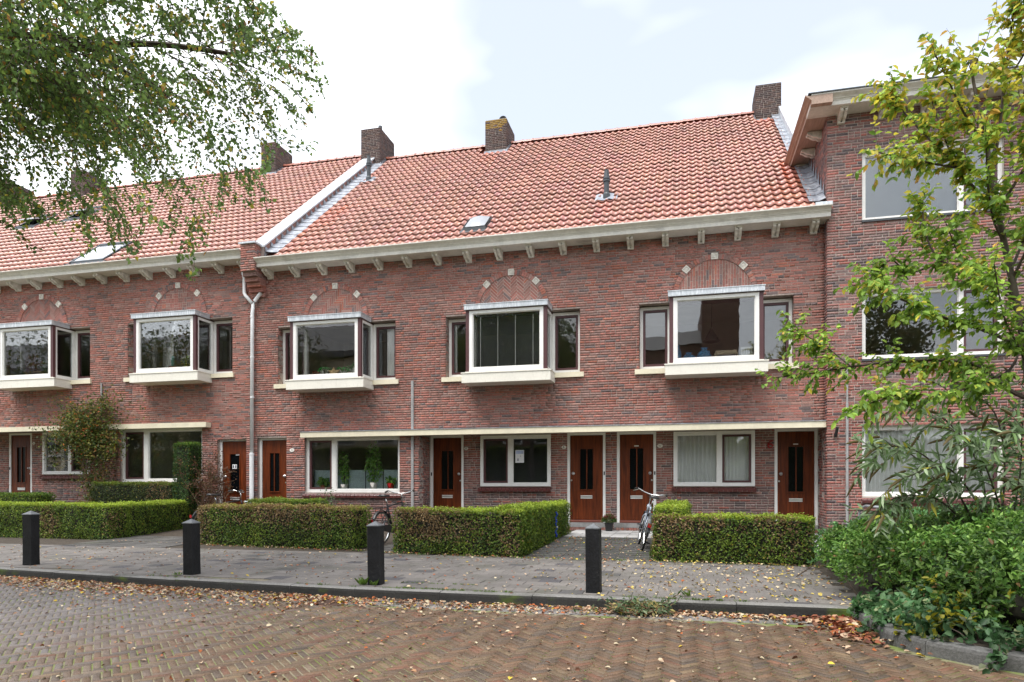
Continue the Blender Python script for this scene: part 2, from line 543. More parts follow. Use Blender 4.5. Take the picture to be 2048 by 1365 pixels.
BRICK_ME = None
def brick_mesh():
    global BRICK_ME
    if BRICK_ME is None:
        b = MB()
        e = 0.003
        x, h, d = SL / 2, BH / 2, 0.03
        V = [(-x + e, 0, -h + e), (x - e, 0, -h + e), (x - e, 0, h - e), (-x + e, 0, h - e),
             (-x, e, -h), (x, e, -h), (x, e, h), (-x, e, h), (-x, d, -h), (x, d, -h), (x, d, h), (-x, d, h)]
        F = [(0, 1, 2, 3)]
        for i in range(4):
            j = (i + 1) % 4
            F.append((4 + i, 4 + j, j, i))
            F.append((8 + i, 8 + j, 4 + j, 4 + i))
        me = bpy.data.meshes.new('brick')
        me.from_pydata(V, [], F)
        me.materials.append(M['brick1'])
        BRICK_ME = me
    return BRICK_ME

def face_bricks(parent, bricks, cols, plane, at, sign=1, singles=(), name='bricks'):
    """plane 'y': front faces -Y at Y=at; plane 'x': faces sign*X at X=at. singles: indices built as objects of their own."""
    single = set(singles)
    n = len(bricks)
    A = np.array(bricks)
    keep = np.array([i for i in range(n) if i not in single], dtype=int)
    B, C = A[keep], np.asarray(cols)[keep]
    k = len(B)
    j = RNG.uniform(-0.0025, 0.0025, k)
    tl = RNG.uniform(-0.0015, 0.0015, k)
    D = 0.025
    def P(u, d, z):
        if plane == 'y':
            return np.stack([u, at + d, z], 1)
        return np.stack([np.full_like(u, at) - sign * d, u, z], 1)
    u0, u1, za, zb = B.T
    z0 = np.zeros(k)
    V = np.stack([P(u0, j - tl, za), P(u1, j + tl, za), P(u1, j + tl, zb), P(u0, j - tl, zb),
                  P(u0, z0 + D, za), P(u1, z0 + D, za), P(u1, z0 + D, zb), P(u0, z0 + D, zb)], 1).reshape(-1, 3)
    base = np.array([(0, 1, 2, 3), (4, 5, 1, 0), (5, 6, 2, 1), (6, 7, 3, 2), (7, 4, 0, 3)])
    if (plane == 'x' and sign < 0):
        base = base[:, ::-1]
    F = (np.arange(k)[:, None, None] * 8 + base[None]).reshape(-1, 4)
    o = np_mesh(name, V, F, M['brick'], np.repeat(C, 5, axis=0), parent, kind='stuff')
    if single:
        me = brick_mesh()
        off = origin(parent)
        for i in single:
            b = bricks[i]
            s = bpy.data.objects.new('brick', me)
            COL.objects.link(s)
            s.parent = parent
            s.location = Vector(((b[0] + b[1]) / 2, at + RNG.uniform(-0.003, 0.002), (b[2] + b[3]) / 2)) - off
            s.rotation_euler = (0, 0, RNG.uniform(-0.01, 0.01))
            s.color = tuple(cols[i])
    return o

def pick_largest(bricks, y, n, ok):
    cand = []
    for i, b in enumerate(bricks):
        if b[1] - b[0] < SL - 0.001 or b[1] - b[0] > SL + 0.001 or b[3] - b[2] < BH - 0.001:
            continue
        c = ((b[0] + b[1]) / 2, y, (b[2] + b[3]) / 2)
        if ok(*c):
            cand.append((depth_of(c), i))
    cand.sort()
    return [i for _, i in cand[:n]]

def wall_sheet(mb, u0, u1, z0, z1, openings, y, depth, mi=0):
    """the mortar face of a wall with real openings and reveals"""
    us = sorted({u0, u1, *[min(max(v, u0), u1) for o in openings for v in o[:2]]})
    zs = sorted({z0, z1, *[min(max(v, z0), z1) for o in openings for v in o[2:]]})
    def inside(u, z):
        return any(a < u < b and c < z < d for a, b, c, d in openings)
    for i in range(len(us) - 1):
        for j in range(len(zs) - 1):
            um, zm = (us[i] + us[i + 1]) / 2, (zs[j] + zs[j + 1]) / 2
            if not inside(um, zm):
                mb.poly([(us[i], y, zs[j]), (us[i + 1], y, zs[j]), (us[i + 1], y, zs[j + 1]), (us[i], y, zs[j + 1])], mi=mi)
    for a, b, c, d in openings:
        mb.poly([(a, y, c), (a, y, d), (a, y + depth, d), (a, y + depth, c)], mi=mi)
        mb.poly([(b, y, c), (b, y + depth, c), (b, y + depth, d), (b, y, d)], mi=mi)
        mb.poly([(a, y, d), (b, y, d), (b, y + depth, d), (a, y + depth, d)], mi=mi)
        mb.poly([(a, y, c), (a, y + depth, c), (b, y + depth, c), (b, y, c)], mi=mi)

def clip_circle(poly, uc, zc, R):
    """clip a polygon to the upper half disc (approximated by half planes)"""
    planes = [(0.0, 1.0, zc)]
    for k in range(14):
        t = PI * (k + 0.5) / 14
        nx, nz_ = -math.cos(t), -math.sin(t)
        planes.append((nx, nz_, nx * uc + nz_ * zc - R))
    for nx, nz_, d in planes:
        res = []
        for i in range(len(poly)):
            p, q = poly[i], poly[(i + 1) % len(poly)]
            a, b = p[0] * nx + p[1] * nz_ - d, q[0] * nx + q[1] * nz_ - d
            if a >= 0:
                res.append(p)
            if a * b < 0:
                t = a / (a - b)
                res.append((p[0] + (q[0] - p[0]) * t, p[1] + (q[1] - p[1]) * t))
        poly = res
        if len(poly) < 3:
            return None
    return poly

def arch(parent, xc, zc, y, pattern, R=0.86, ring=0.105, seed=0):
    """relieving arch over a bay window: ring of bricks, three carved stones, patterned brick field"""
    rng = np.random.default_rng(100 + seed)
    Ri = R - ring
    fieldm = MB()
    off = -0.002
    bl, bw, jt = 0.205, 0.046, 0.009
    pieces = []
    if pattern == 'chevron':      # vertical zigzag columns of leaning bricks
        cw = 0.17
        n = int(2 * Ri / cw) + 3
        for i in range(-n, n + 1):
            s = 1 if i % 2 else -1
            for k in range(-8, 26):
                cx, cz = xc + i * cw, zc + k * (bw + jt) * 1.42
                d, w = (math.cos(s * PI / 4), math.sin(s * PI / 4)), None
                h = cw / 2 * 0.97
                z1_, z2_ = cz - s * h, cz + s * h
                t = bw * 0.71
                pieces.append([(cx - h, z1_ - t), (cx + h, z2_ - t), (cx + h, z2_ + t), (cx - h, z1_ + t)])
    elif pattern == 'herring':    # 45 degree herringbone
        L_, w_ = bl * 0.92, bw + jt
        c = math.cos(PI / 4)
        rot = lambda u, v: (xc + (u - v) * c, zc + 0.3 + (u + v) * c)
        n = 4
        for i in range(-40, 41):
            for j in range(-8, 9):
                ou, ov = i * w_ + j * n * w_, i * w_ - j * n * w_
                for (a, b, cc, dd) in ((ou, ov, n * w_, w_), (ou, ov + w_, w_, n * w_)):
                    q = [rot(a + jt / 2, b + jt / 2), rot(a + cc - jt / 2, b + jt / 2), rot(a + cc - jt / 2, b + dd - jt / 2), rot(a + jt / 2, b + dd - jt / 2)]
                    if abs(q[0][0] - xc) < 1.1 and -0.3 < q[0][1] - zc < 1.1:
                        pieces.append(q)
    elif pattern == 'basket':     # pairs of bricks laid across and upright in turn
        cs = 0.125
        for i in range(-9, 10):
            for k in range(-1, 9):
                for h in (0, 1):
                    u0, z0 = xc + i * cs, zc + k * cs
                    if (i + k) % 2:
                        pieces.append([(u0, z0 + h * cs / 2), (u0 + cs - jt, z0 + h * cs / 2), (u0 + cs - jt, z0 + h * cs / 2 + cs / 2 - jt), (u0, z0 + h * cs / 2 + cs / 2 - jt)])
                    else:
                        pieces.append([(u0 + h * cs / 2, z0), (u0 + h * cs / 2 + cs / 2 - jt, z0), (u0 + h * cs / 2 + cs / 2 - jt, z0 + cs - jt), (u0 + h * cs / 2, z0 + cs - jt)])
    elif pattern == 'weave':      # straight herringbone, upright and lying bricks
        w_ = bw + jt
        n = 4
        for i in range(-40, 41):
            for j in range(-8, 9):
                ou, ov = i * w_ + j * n * w_, i * w_ - j * n * w_
                for (a, b, cc, dd) in ((ou, ov, n * w_, w_), (ou, ov + w_, w_, n * w_)):
                    if abs(a) < 1.1 and -0.4 < b < 1.1:
                        pieces.append([(xc + a + jt / 2, zc + b + jt / 2), (xc + a + cc - jt / 2, zc + b + jt / 2), (xc + a + cc - jt / 2, zc + b + dd - jt / 2), (xc + a + jt / 2, zc + b + dd - jt / 2)])
    else:                         # soldier: upright bricks
        for i in range(-17, 18):
            z = zc - (0.1 if i % 2 else 0.0)
            while z < zc + R:
                pieces.append([(xc + i * (bw + jt), z), (xc + i * (bw + jt) + bw, z), (xc + i * (bw + jt) + bw, z + bl), (xc + i * (bw + jt), z + bl)])
                z += bl + jt
    cols = brick_cols(len(pieces), 'mid', rng=rng)
    cols[:, :3] *= 0.86
    for q, c in zip(pieces, cols):
        p = clip_circle(q, xc, zc, Ri - 0.008)
        if p is None:
            continue
        fy = y + off + rng.uniform(-0.003, 0.003)
        a = sum(p[i][0] * p[(i + 1) % len(p)][1] - p[(i + 1) % len(p)][0] * p[i][1] for i in range(len(p)))
        if a < 0:
            p = p[::-1]
        n = len(p)
        V = [(u, fy, v) for u, v in p] + [(u, fy + 0.03, v) for u, v in p]
        fieldm.mesh(V, [tuple(range(n))] + [(i + n, (i + 1) % n + n, (i + 1) % n, i) for i in range(n)], tuple(c))
    # recess behind
    disc = MB()
    disc.poly([(xc + (R + 0.004) * math.cos(PI * k / 24), y + 0.004, zc + (R + 0.004) * math.sin(PI * k / 24)) for k in range(25)])
    disc.build('arch_mortar', M['mortar_light'], parent)
    fo = fieldm.build('arch_field', M['brick'], parent, kind='stuff')
    # ring
    nb = 36
    stones = {6: 0, 18: 1, 30: 2}
    th0 = math.radians(4)
    blocked = [(math.radians(a - 5.6), math.radians(a + 5.6)) for a in (45, 90, 135)]
    segs = []
    for a0, a1 in ((th0, blocked[0][0]), (blocked[0][1], blocked[1][0]), (blocked[1][1], blocked[2][0]), (blocked[2][1], PI - th0)):
        m = int(round((a1 - a0) * R / 0.062))
        for i in range(m):
            segs.append((a0 + (a1 - a0) * i / m + 0.005, a0 + (a1 - a0) * (i + 1) / m - 0.005))
    cols = brick_cols(len(segs), 'mid', rng=rng)
    for (a0, a1), c in zip(segs, cols):
        b = MB()
        fy = y - 0.022 + rng.uniform(-0.003, 0.003)
        q = [(xc + r * math.cos(t), zc + r * math.sin(t)) for r, t in ((Ri, a0), (R, a0), (R, a1), (Ri, a1))]
        V = [(u, fy, v) for u, v in q] + [(u, fy + 0.05, v) for u, v in q]
        b.mesh(V, [(0, 1, 2, 3), (5, 4, 7, 6)] + [(i + 4, (i + 1) % 4 + 4, (i + 1) % 4, i) for i in range(4)], tuple(c))
        b.build('arch_brick', M['brick'], parent)
    for a in (45, 90, 135):
        t = math.radians(a)
        b = MB()
        cx, cz = xc + (R - 0.045) * math.cos(t), zc + (R - 0.045) * math.sin(t)
        rt = t if a != 90 else 0
        ex, ez = (math.cos(rt), math.sin(rt)), (-math.sin(rt), math.cos(rt))
        def sq(h, d):
            return [(cx + ex[0] * u + ez[0] * v, y + d, cz + ex[1] * u + ez[1] * v) for u, v in ((-h, -h), (h, -h), (h, h), (-h, h))]
        r0, r1, r2, r3 = sq(0.068, 0.02), sq(0.066, -0.035), sq(0.045, -0.035), sq(0.042, -0.018)
        r4 = sq(0.018, -0.032)
        V = r0 + r1 + r2 + r3 + r4
        F = []
        for lv in range(4):
            for i in range(4):
                j = (i + 1) % 4
                F.append((lv * 4 + i, lv * 4 + j, lv * 4 + 4 + j, lv * 4 + 4 + i))
        F.append((16, 17, 18, 19))
        b.mesh(V, F)
        b.build('arch_stone', M['corbel'], parent)

# ------------------------------------------------------------------ roof tiles
TW, TL = 0.187, 0.345
TPROF = [(0.0, 0.026), (0.09, 0.036), (0.20, 0.036), (0.32, 0.018), (0.46, 0.002), (0.62, -0.004), (0.80, 0.004), (0.93, 0.018), (1.04, 0.031)]
def tile_local():
    V, F = [], []
    n = len(TPROF)
    ln = TL + 0.05
    for v, lift in ((0.0, 0.038), (ln, 0.0)):
        for u, h in TPROF:
            V.append((u * TW, v, h + lift))
    for u, h in TPROF:
        V.append((u * TW, 0.006, h + 0.038 - 0.014))
    for i in range(n - 1):
        F.append((i, i + 1, n + i + 1, n + i))
        F.append((2 * n + i, 2 * n + i + 1, i + 1, i))
    return V, F
TILE_ME = None

def roof_surface(parent, x0, x1, y0, z0, y1, z1, holes, n_single, rng, stains=()):
    """pantiles laid in rows from the eave (y0, z0) to the ridge (y1, z1)"""
    global TILE_ME
    sl = math.hypot(y1 - y0, z1 - z0)
    cs, sn = (y1 - y0) / sl, (z1 - z0) / sl
    rows = int(sl / TL)
    ncol = int((x1 - x0) / TW)
    tv, tf = tile_local()
    if TILE_ME is None:
        TILE_ME = bpy.data.meshes.new('roof_tile')
        TILE_ME.from_pydata(tv, [], tf)
        TILE_ME.materials.append(M['tile1'])
        TILE_ME.polygons.foreach_set('use_smooth', [True] * len(tf))
    spots = []
    for r in range(rows):
        for c in range(ncol):
            x, s = x0 + c * TW, r * TL
            yc, zc = y0 + (s + TL / 2) * cs, z0 + (s + TL / 2) * sn
            if any(a < x + TW / 2 < b and d < yc < e for a, b, d, e in holes):
                continue
            spots.append((x, s, yc, zc))
    n = len(spots)
    col = np.array([0.42, 0.192, 0.145]) * (1 + rng.normal(0, 0.045, (n, 1))) + rng.normal(0, 0.006, (n, 3))
    dark = rng.random(n) < 0.04
    col[dark] *= 0.8
    for i, (x, s, yc, zc) in enumerate(spots):
        for (sx, sy, w, h, mul_) in stains:
            dx_, dy_ = abs(x + TW / 2 - sx) / w, (sy - yc) / h
            if dx_ < 1 and 0 < dy_ < 1:
                f_ = (1 - dx_ ** 2) * (1 - dy_) ** 0.6 * rng.uniform(0.25, 1.0)
                col[i] = col[i] * (1 + (np.array(mul_) - 1) * f_)
    col = np.concatenate([np.clip(col, 0.02, 0.8), np.ones((n, 1))], 1)
    order = sorted(range(n), key=lambda i: depth_of((spots[i][0], spots[i][2], 0)) + 0.35 * abs(spots[i][3] - 7))
    single = set(order[:n_single])
    T = np.array(tv)
    rest = [i for i in range(n) if i not in single]
    V = []
    for i in rest:
        x, s, _, _ = spots[i]
        jy, jz, jr = rng.normal(0, 0.004), rng.normal(0, 0.0025), rng.normal(0, 0.006)
        v = T[:, 1] + s + jy
        h = T[:, 2] + jz + jr * (T[:, 0] - TW / 2)
        V.append(np.stack([T[:, 0] + x + rng.normal(0, 0.002), y0 + v * cs - h * sn, z0 + v * sn + h * cs], 1))
    V = np.concatenate(V)
    F = (np.arange(len(rest))[:, None, None] * len(tv) + np.array(tf)[None]).reshape(-1, 4)
    np_mesh('roof_tiles', V, F, M['tile'], np.repeat(col[rest], len(tf), axis=0), parent, smooth=True, kind='stuff')
    off = origin(parent)
    ang = math.atan2(sn, cs)
    for i in sorted(single):
        x, s, _, _ = spots[i]
        o = bpy.data.objects.new('roof_tile', TILE_ME)
        COL.objects.link(o)
        o.parent = parent
        o.location = Vector((x, y0 + s * cs, z0 + s * sn)) - off
        o.rotation_euler = (ang, rng.normal(0, 0.006), 0)
        o.color = tuple(col[i])

def ridge_tiles(parent, x0, x1, y, z, rng, skip=()):
    me = bpy.data.meshes.new('ridge_tile')
    V, F = [], []
    n = 8
    for xx, r in ((0.0, 0.125), (0.05, 0.125), (0.055, 0.11), (0.36, 0.105)):
        for k in range(n):
            t = PI * k / (n - 1)
            V.append((xx, -r * math.cos(t), r * 0.85 * math.sin(t)))
    for a in range(3):
        for k in range(n - 1):
            F.append((a * n + k, a * n + k + 1, (a + 1) * n + k + 1, (a + 1) * n + k))
    F.append(tuple(range(n)))
    me.from_pydata(V, [], F)
    me.materials.append(M['tile1'])
    off = origin(parent)
    x = x0
    while x < x1 - 0.1:
        if not any(a < x + 0.17 < b for a, b in skip):
            o = bpy.data.objects.new('ridge_tile', me)
            COL.objects.link(o)
            o.parent = parent
            o.location = Vector((x, y, z + rng.normal(0, 0.004))) - off
            c = np.array([0.34, 0.115, 0.075]) * (1 + rng.normal(0, 0.15))
            o.color = (*c, 1)
        x += 0.335

# ------------------------------------------------------------------ building parts
def frame_rect(mb, x0, x1, z0, z1, w, y0, y1, mi=0, wb=None):
    wb = w if wb is None else wb
    mb.box(x0, x0 + w, y0, y1, z0, z1, mi=mi)
    mb.box(x1 - w, x1, y0, y1, z0, z1, mi=mi)
    mb.box(x0 + w, x1 - w, y0 + 0.002, y1, z1 - w, z1, mi=mi)
    mb.box(x0 + w, x1 - w, y0 + 0.002, y1, z0, z0 + wb, mi=mi)

def pane(parent, x0, x1, z0, z1, y, m='glass', name='pane'):
    b = MB()
    b.box(x0, x1, y, y + 0.006, z0, z1)
    return b.build(name, M[m], parent)

def win(parent, x0, x1, z0, z1, y, lights, fw=0.075, glass='glass', name='window'):
    """white frame at depth y; lights: list of (xa, xb, 'fixed'|'sash')"""
    b = MB()
    frame_rect(b, x0, x1, z0, z1, fw, y, y + 0.09)
    w = b.build(name, M['white'], parent)
    for i, (xa, xb, kind) in enumerate(lights):
        if i > 0:
            mb = MB()
            mb.box(lights[i - 1][1], xa, y + 0.003, y + 0.09, z0 + fw, z1 - fw)
            mb.build('mullion', M['white'], w)
        za, zb = z0 + fw, z1 - fw
        if kind == 'sash':
            s = MB()
            frame_rect(s, xa + 0.004, xb - 0.004, za + 0.004, zb - 0.004, 0.045, y + 0.018, y + 0.075)
            so = s.build('sash', M['brown'], w)
            pane(so, xa + 0.045, xb - 0.045, za + 0.045, zb - 0.045, y + 0.05, glass)
        else:
            s = MB()
            frame_rect(s, xa, xb, za, zb, 0.014, y + 0.035, y + 0.07)
            s.build('glazing_bead', M['white'], w)
            pane(w, xa + 0.01, xb - 0.01, za + 0.01, zb - 0.01, y + 0.05, glass)
    return w

SILL_ME = {}
def sill_bricks(parent, x0, x1, z, yfront, yback, w=0.098, drop=0.075):
    n = max(1, int(round((x1 - x0) / w)))
    w = (x1 - x0) / n
    key = round(w, 4), round(yback - yfront, 3), drop
    if key not in SILL_ME:
        b = MB()
        d = yback - yfront
        b.prism([(0, -drop), (0, -0.02), (0.012, -0.004), (d, 0.035), (d, -0.03)], 0.005, w - 0.005, 'x')
        me_o = b.build('sill_brick', M['sill_brick'], None, local=True)
        SILL_ME[key] = me_o.data
        bpy.data.objects.remove(me_o)
    me = SILL_ME[key]
    bed = MB()
    bed.box(x0, x1, yfront + 0.02, yback, z - drop - 0.004, z - drop + 0.035)
    so = bed.build('window_sill', M['mortar'], parent)
    off = origin(parent)
    for i in range(n):
        o = bpy.data.objects.new('sill_brick', me)
        COL.objects.link(o)
        o.parent = so
        o.location = Vector((x0 + i * w, yfront, z + RNG.uniform(-0.002, 0.002))) - off
    return so

def bay(parent, xc, dz, y=0.0, glass='glass', sill_l=True):
    """projecting window box: zinc lid, white frames, brown corner posts, side lights in the wall, cream box below"""
    root = MB()
    yf = y - 0.50
    z0, z1 = 3.65 + dz, 5.01 + dz
    root.box(xc - 0.84, xc + 0.84, yf, yf + 0.08, z1 - 0.075, z1)
    root.box(xc - 0.84, xc + 0.84, yf, yf + 0.08, z0, z0 + 0.085)
    root.box(xc - 0.84, xc - 0.765, yf + 0.001, yf + 0.08, z0 + 0.085, z1 - 0.075)
    root.box(xc + 0.765, xc + 0.84, yf + 0.001, yf + 0.08, z0 + 0.085, z1 - 0.075)
    b = root.build('bay_window', M['white'], parent)
    bd = MB()
    frame_rect(bd, xc - 0.765, xc + 0.765, z0 + 0.085, z1 - 0.075, 0.016, yf + 0.03, yf + 0.065)
    bd.build('glazing_bead', M['white'], b)
    pane(b, xc - 0.752, xc + 0.752, z0 + 0.097, z1 - 0.087, yf + 0.045, glass)
    for s in (-1, 1):
        p = MB()
        a, c = sorted((xc + s * 0.842, xc + s * 0.92))
        p.box(a, c, yf + 0.002, yf + 0.085, z0, z1)
        p.build('corner_post', M['brown'], b)
        # side light, running back to the wall
        f = MB()
        xs = xc + s * 0.90
        a, c = sorted((xs - s * 0.06, xs))
        f.box(a, c, yf + 0.087, yf + 0.15, z0, z1)
        f.box(a, c, y + 0.12, y + 0.20, z0, z1)
        f.box(a, c, yf + 0.15, y + 0.12, z1 - 0.07, z1)
        f.box(a, c, yf + 0.15, y + 0.12, z0, z0 + 0.08)
        so = f.build('side_light', M['white'], b)
        g = MB()
        g.box((a + c) / 2 - 0.003, (a + c) / 2 + 0.003, yf + 0.145, y + 0.125, z0 + 0.075, z1 - 0.065)
        g.build('pane', M[glass], so)
        # light in the wall beside the box
        f = MB()
        xa, xb = sorted((xc + s * 0.905, xc + s * 1.56))
        za, zb = z0 - 0.0, z1 + 0.005
        frame_rect(f, xa, xb, za, zb, 0.065, y + 0.20, y + 0.28)
        wo = f.build('wall_light', M['white'], b)
        sm = MB()
        frame_rect(sm, xa + 0.068, xb - 0.068, za + 0.068, zb - 0.068, 0.05, y + 0.215, y + 0.27)
        sm.build('sash', M['brown'], wo)
        pane(wo, xa + 0.115, xb - 0.115, za + 0.115, zb - 0.115, y + 0.245, glass)
        sl = MB()
        xa, xb = sorted((xc + s * 1.0, xc + s * 1.655))
        sl.box(xa, xb, y - 0.055, y + 0.2, 3.52 + dz, 3.625 + dz)
        sl.build('window_sill', M['cream'], b)
    c = MB()
    c.box(xc - 0.945, xc + 0.945, y - 0.56, y - 0.01, 5.018 + dz, 5.125 + dz)
    c.box(xc - 0.955, xc + 0.955, y - 0.57, y - 0.005, 5.118 + dz, 5.134 + dz)
    c.build('canopy', M['zinc'], b)
    k = MB()
    k.box(xc - 0.92, xc + 0.92, y - 0.505, y + 0.2, 5.0 + dz, 5.017 + dz)
    k.build('head_board', M['brown'], b)
    d = MB()
    d.box(xc - 1.005, xc + 1.005, y - 0.54, y + 0.005, 3.40 + dz, 3.605 + dz)
    d.box(xc - 1.02, xc + 1.02, y - 0.553, y + 0.003, 3.607 + dz, 3.632 + dz)
    d.box(xc - 0.93, xc + 0.93, y - 0.515, y + 0.2, 3.634 + dz, 3.648 + dz)
    d.build('window_box', M['cream_white'], b)
    return b

M['cream_white'] = blotch(mat('box_paint', (0.78, 0.745, 0.66), 0.45, nscale=3, namt=0.05, n2=(22, 0.04)), (0.50, 0.46, 0.38), 6, 0.58, 0.85, (3, 3, 0.4))

def door(parent, x0, x1, ztop, zbot, y, knob='r', slot=True, split=0.5, glass_w=0.30, bell=None, plate=False):
    """timber door with a narrow glazed slot; x0..x1 over the frame"""
    f = MB()
    fw = 0.062
    f.box(x0, x0 + fw, y, y + 0.09, zbot, ztop)
    f.box(x1 - fw, x1, y, y + 0.09, zbot, ztop)
    f.box(x0 + fw, x1 - fw, y + 0.002, y + 0.09, ztop - 0.05, ztop)
    d = f.build('door', M['white'], parent)
    a, b = x0 + fw + 0.004, x1 - fw - 0.004
    zb, zt = zbot + 0.06, ztop - 0.056
    xm = (a + b) / 2
    ga, gb = xm - glass_w / 2, xm + glass_w / 2
    H = zt - zb
    g0, g1 = zb + H * 0.36, zb + H * 0.84
    l = MB()
    yl = y + 0.03
    l.box(a, ga, yl, yl + 0.045, zb, zt)
    l.box(gb, b, yl, yl + 0.045, zb, zt)
    l.box(ga, gb, yl, yl + 0.045, zb, g0)
    l.box(ga, gb, yl, yl + 0.045, g1, zt)
    lo = l.build('door_leaf', M['wood'], d)
    t = MB()
    frame_rect(t, ga - 0.018, gb + 0.018, g0 - 0.022, g1 + 0.014, 0.018, yl - 0.012, yl + 0.002)
    t.box(ga - 0.022, gb + 0.022, yl - 0.024, yl - 0.0125, g0 - 0.024, g0 - 0.006)
    t.build('glazing_trim', M['wood'], lo)
    p = MB()
    p.box(ga, gb, yl + 0.02, yl + 0.028, g0, g1)
    p.build('pane', M['glass_door'], lo)
    if split:
        q = MB()
        xs = ga + (gb - ga) * split
        q.box(xs - 0.012, xs + 0.012, yl - 0.004, yl + 0.02, g0, g1)
        q.build('glazing_bar', M['wood'], lo)
    if slot:
        q = MB()
        zs = zb + H * 0.27
        q.box(xm - 0.135, xm + 0.135, yl - 0.010, yl, zs - 0.035, zs - 0.019)
        q.box(xm - 0.135, xm + 0.135, yl - 0.010, yl, zs + 0.019, zs + 0.035)
        q.box(xm - 0.135, xm + 0.135, yl - 0.006, yl, zs - 0.019, zs + 0.019, mi=1)
        q.build('letter_slot', [M['white'], M['steel']], lo)
    if plate:
        q = MB()
        q.box(xm - 0.05, xm + 0.05, yl - 0.004, yl, g1 + 0.04, g1 + 0.065)
        q.build('name_plate', M['enamel'], lo)
    xk = b - 0.07 if knob == 'r' else a + 0.07
    q = MB()
    zk = zb + H * 0.55
    for (r, yy) in ((0.038, yl - 0.008),):
        q.mesh([(xk + r * math.cos(2 * PI * i / 12), yl - 0.006, zk + r * math.sin(2 * PI * i / 12)) for i in range(12)] +
               [(xk + r * math.cos(2 * PI * i / 12), yl, zk + r * math.sin(2 * PI * i / 12)) for i in range(12)],
               [tuple(range(12))[::-1]] + [(i, (i + 1) % 12, 12 + (i + 1) % 12, 12 + i) for i in range(12)])
    q.mesh(*ball((xk, yl - 0.035, zk), 0.026))
    q.tube([(xk, yl, zk), (xk, yl - 0.03, zk)], 0.012, 6)
    q.build('door_knob', M['steel'] if slot else M['steel'], lo, smooth=True)
    q = MB()
    xk2 = b - 0.03 if knob == 'r' else a + 0.03
    q.tube([(xk2, yl, zk - 0.16), (xk2, yl - 0.012, zk - 0.16)], 0.02, 10)
    q.build('lock', M['steel'], lo)
    th = MB()
    th.prism([(yl - 0.05, zbot), (yl - 0.055, zbot + 0.03), (yl - 0.03, zbot + 0.055), (yl + 0.05, zbot + 0.055), (yl + 0.05, zbot)], x0 + fw, x1 - fw, 'x')
    th.build('threshold', M['wood_dark'], d)
    if bell:
        q = MB()
        xb = x1 - fw / 2 if bell == 'r' else x0 + fw / 2
        q.box(xb - 0.014, xb + 0.014, y - 0.012, y, zk - 0.04, zk + 0.04)
        q.build('door_bell', M['black'], d)
    return d

def ball(c, r, n=8, m=5):
    V, F = [], []
    for i in range(m + 1):
        p = PI * i / m
        for k in range(n):
            t = 2 * PI * k / n
            V.append((c[0] + r * math.sin(p) * math.cos(t), c[1] + r * math.sin(p) * math.sin(t), c[2] + r * math.cos(p)))
    for i in range(m):
        for k in range(n):
            F.append((i * n + k, i * n + (k + 1) % n, (i + 1) * n + (k + 1) % n, (i + 1) * n + k))
    return V, F

def chimney(parent, x0, x1, y0, y1, z0, z1, side, pots, lichen=False):
    c = MB()
    c.box(x0 + 0.008, x1 - 0.008, y0 + 0.008, y1 - 0.008, z0, z1 - 0.012)
    ch = c.build('chimney', M['mortar_light'], parent)
    br = courses(x0, x1, z0 + 0.25, z1)
    cols = brick_cols(len(br), 'chim')
    if lichen:
        for i, b in enumerate(br):
            if b[2] > z1 - 0.22 - 0.12 * RNG.random() and RNG.random() < 0.75:
                cols[i] = (0.24, 0.15, 0.035, 1)
            elif b[2] > z1 - 0.45 and abs((b[0] + b[1]) / 2 - (x0 + x1) / 2 - 0.05) < 0.14 and RNG.random() < 0.5:
                cols[i] = (0.26, 0.15, 0.03, 1)
    face_bricks(ch, br, cols, 'y', y0)
    br = courses(y0, y1, z0 + 0.1, z1)
    face_bricks(ch, br, brick_cols(len(br), 'chim'), 'x', x1 if side > 0 else x0, side)
    l = MB()
    l.box(x0 - 0.03, x1 + 0.03, y0 - 0.02, y0 + 0.004, z0 - 0.1, z0 + 0.22)
    l.prism([(y0 - 0.16, z0 - 0.13), (y0 - 0.02, z0 + 0.0), (y0 - 0.02, z0 - 0.12)], x0 - 0.05, x1 + 0.05, 'x')
    xs = x1 if side > 0 else x0
    for k in range(4):
        a, b = y0 + k * 0.12, y0 + k * 0.12 + 0.115
        l.box(min(xs, xs + side * 0.02), max(xs, xs + side * 0.02), a, b, z0 - 0.1 + k * 0.1, z0 + 0.27 + k * 0.1)
    l.build('chimney_flashing', M['lead'], ch)
    cap = MB()
    cap.box(x0 + 0.02, x1 - 0.02, y0 + 0.02, y1 - 0.02, z1 - 0.01, z1 + 0.012)
    cap.build('chimney_cap', M['concrete'], ch)
    for (px, py, r, h, hood) in pots:
        p = MB()
        p.lathe([(r, 0), (r * 0.95, h), (r * 0.75, h), (r * 0.7, h - 0.02)], px, py, 10, cz=z1)
        if hood:
            pts = [(px - r, py, z1 + h)] + [(px - (r + 0.02) * math.cos(PI * k / 8), py, z1 + h + 0.05 + (r) * math.sin(PI * k / 8)) for k in range(9)] + [(px + r, py, z1 + h)]
            for i in range(len(pts) - 1):
                a, b = pts[i], pts[i + 1]
                p.poly([(a[0], py - 0.08, a[2]), (b[0], py - 0.08, b[2]), (b[0], py + 0.08, b[2]), (a[0], py + 0.08, a[2])])
        p.build('chimney_pot', M['dark_metal'], ch, smooth=False)
    return ch

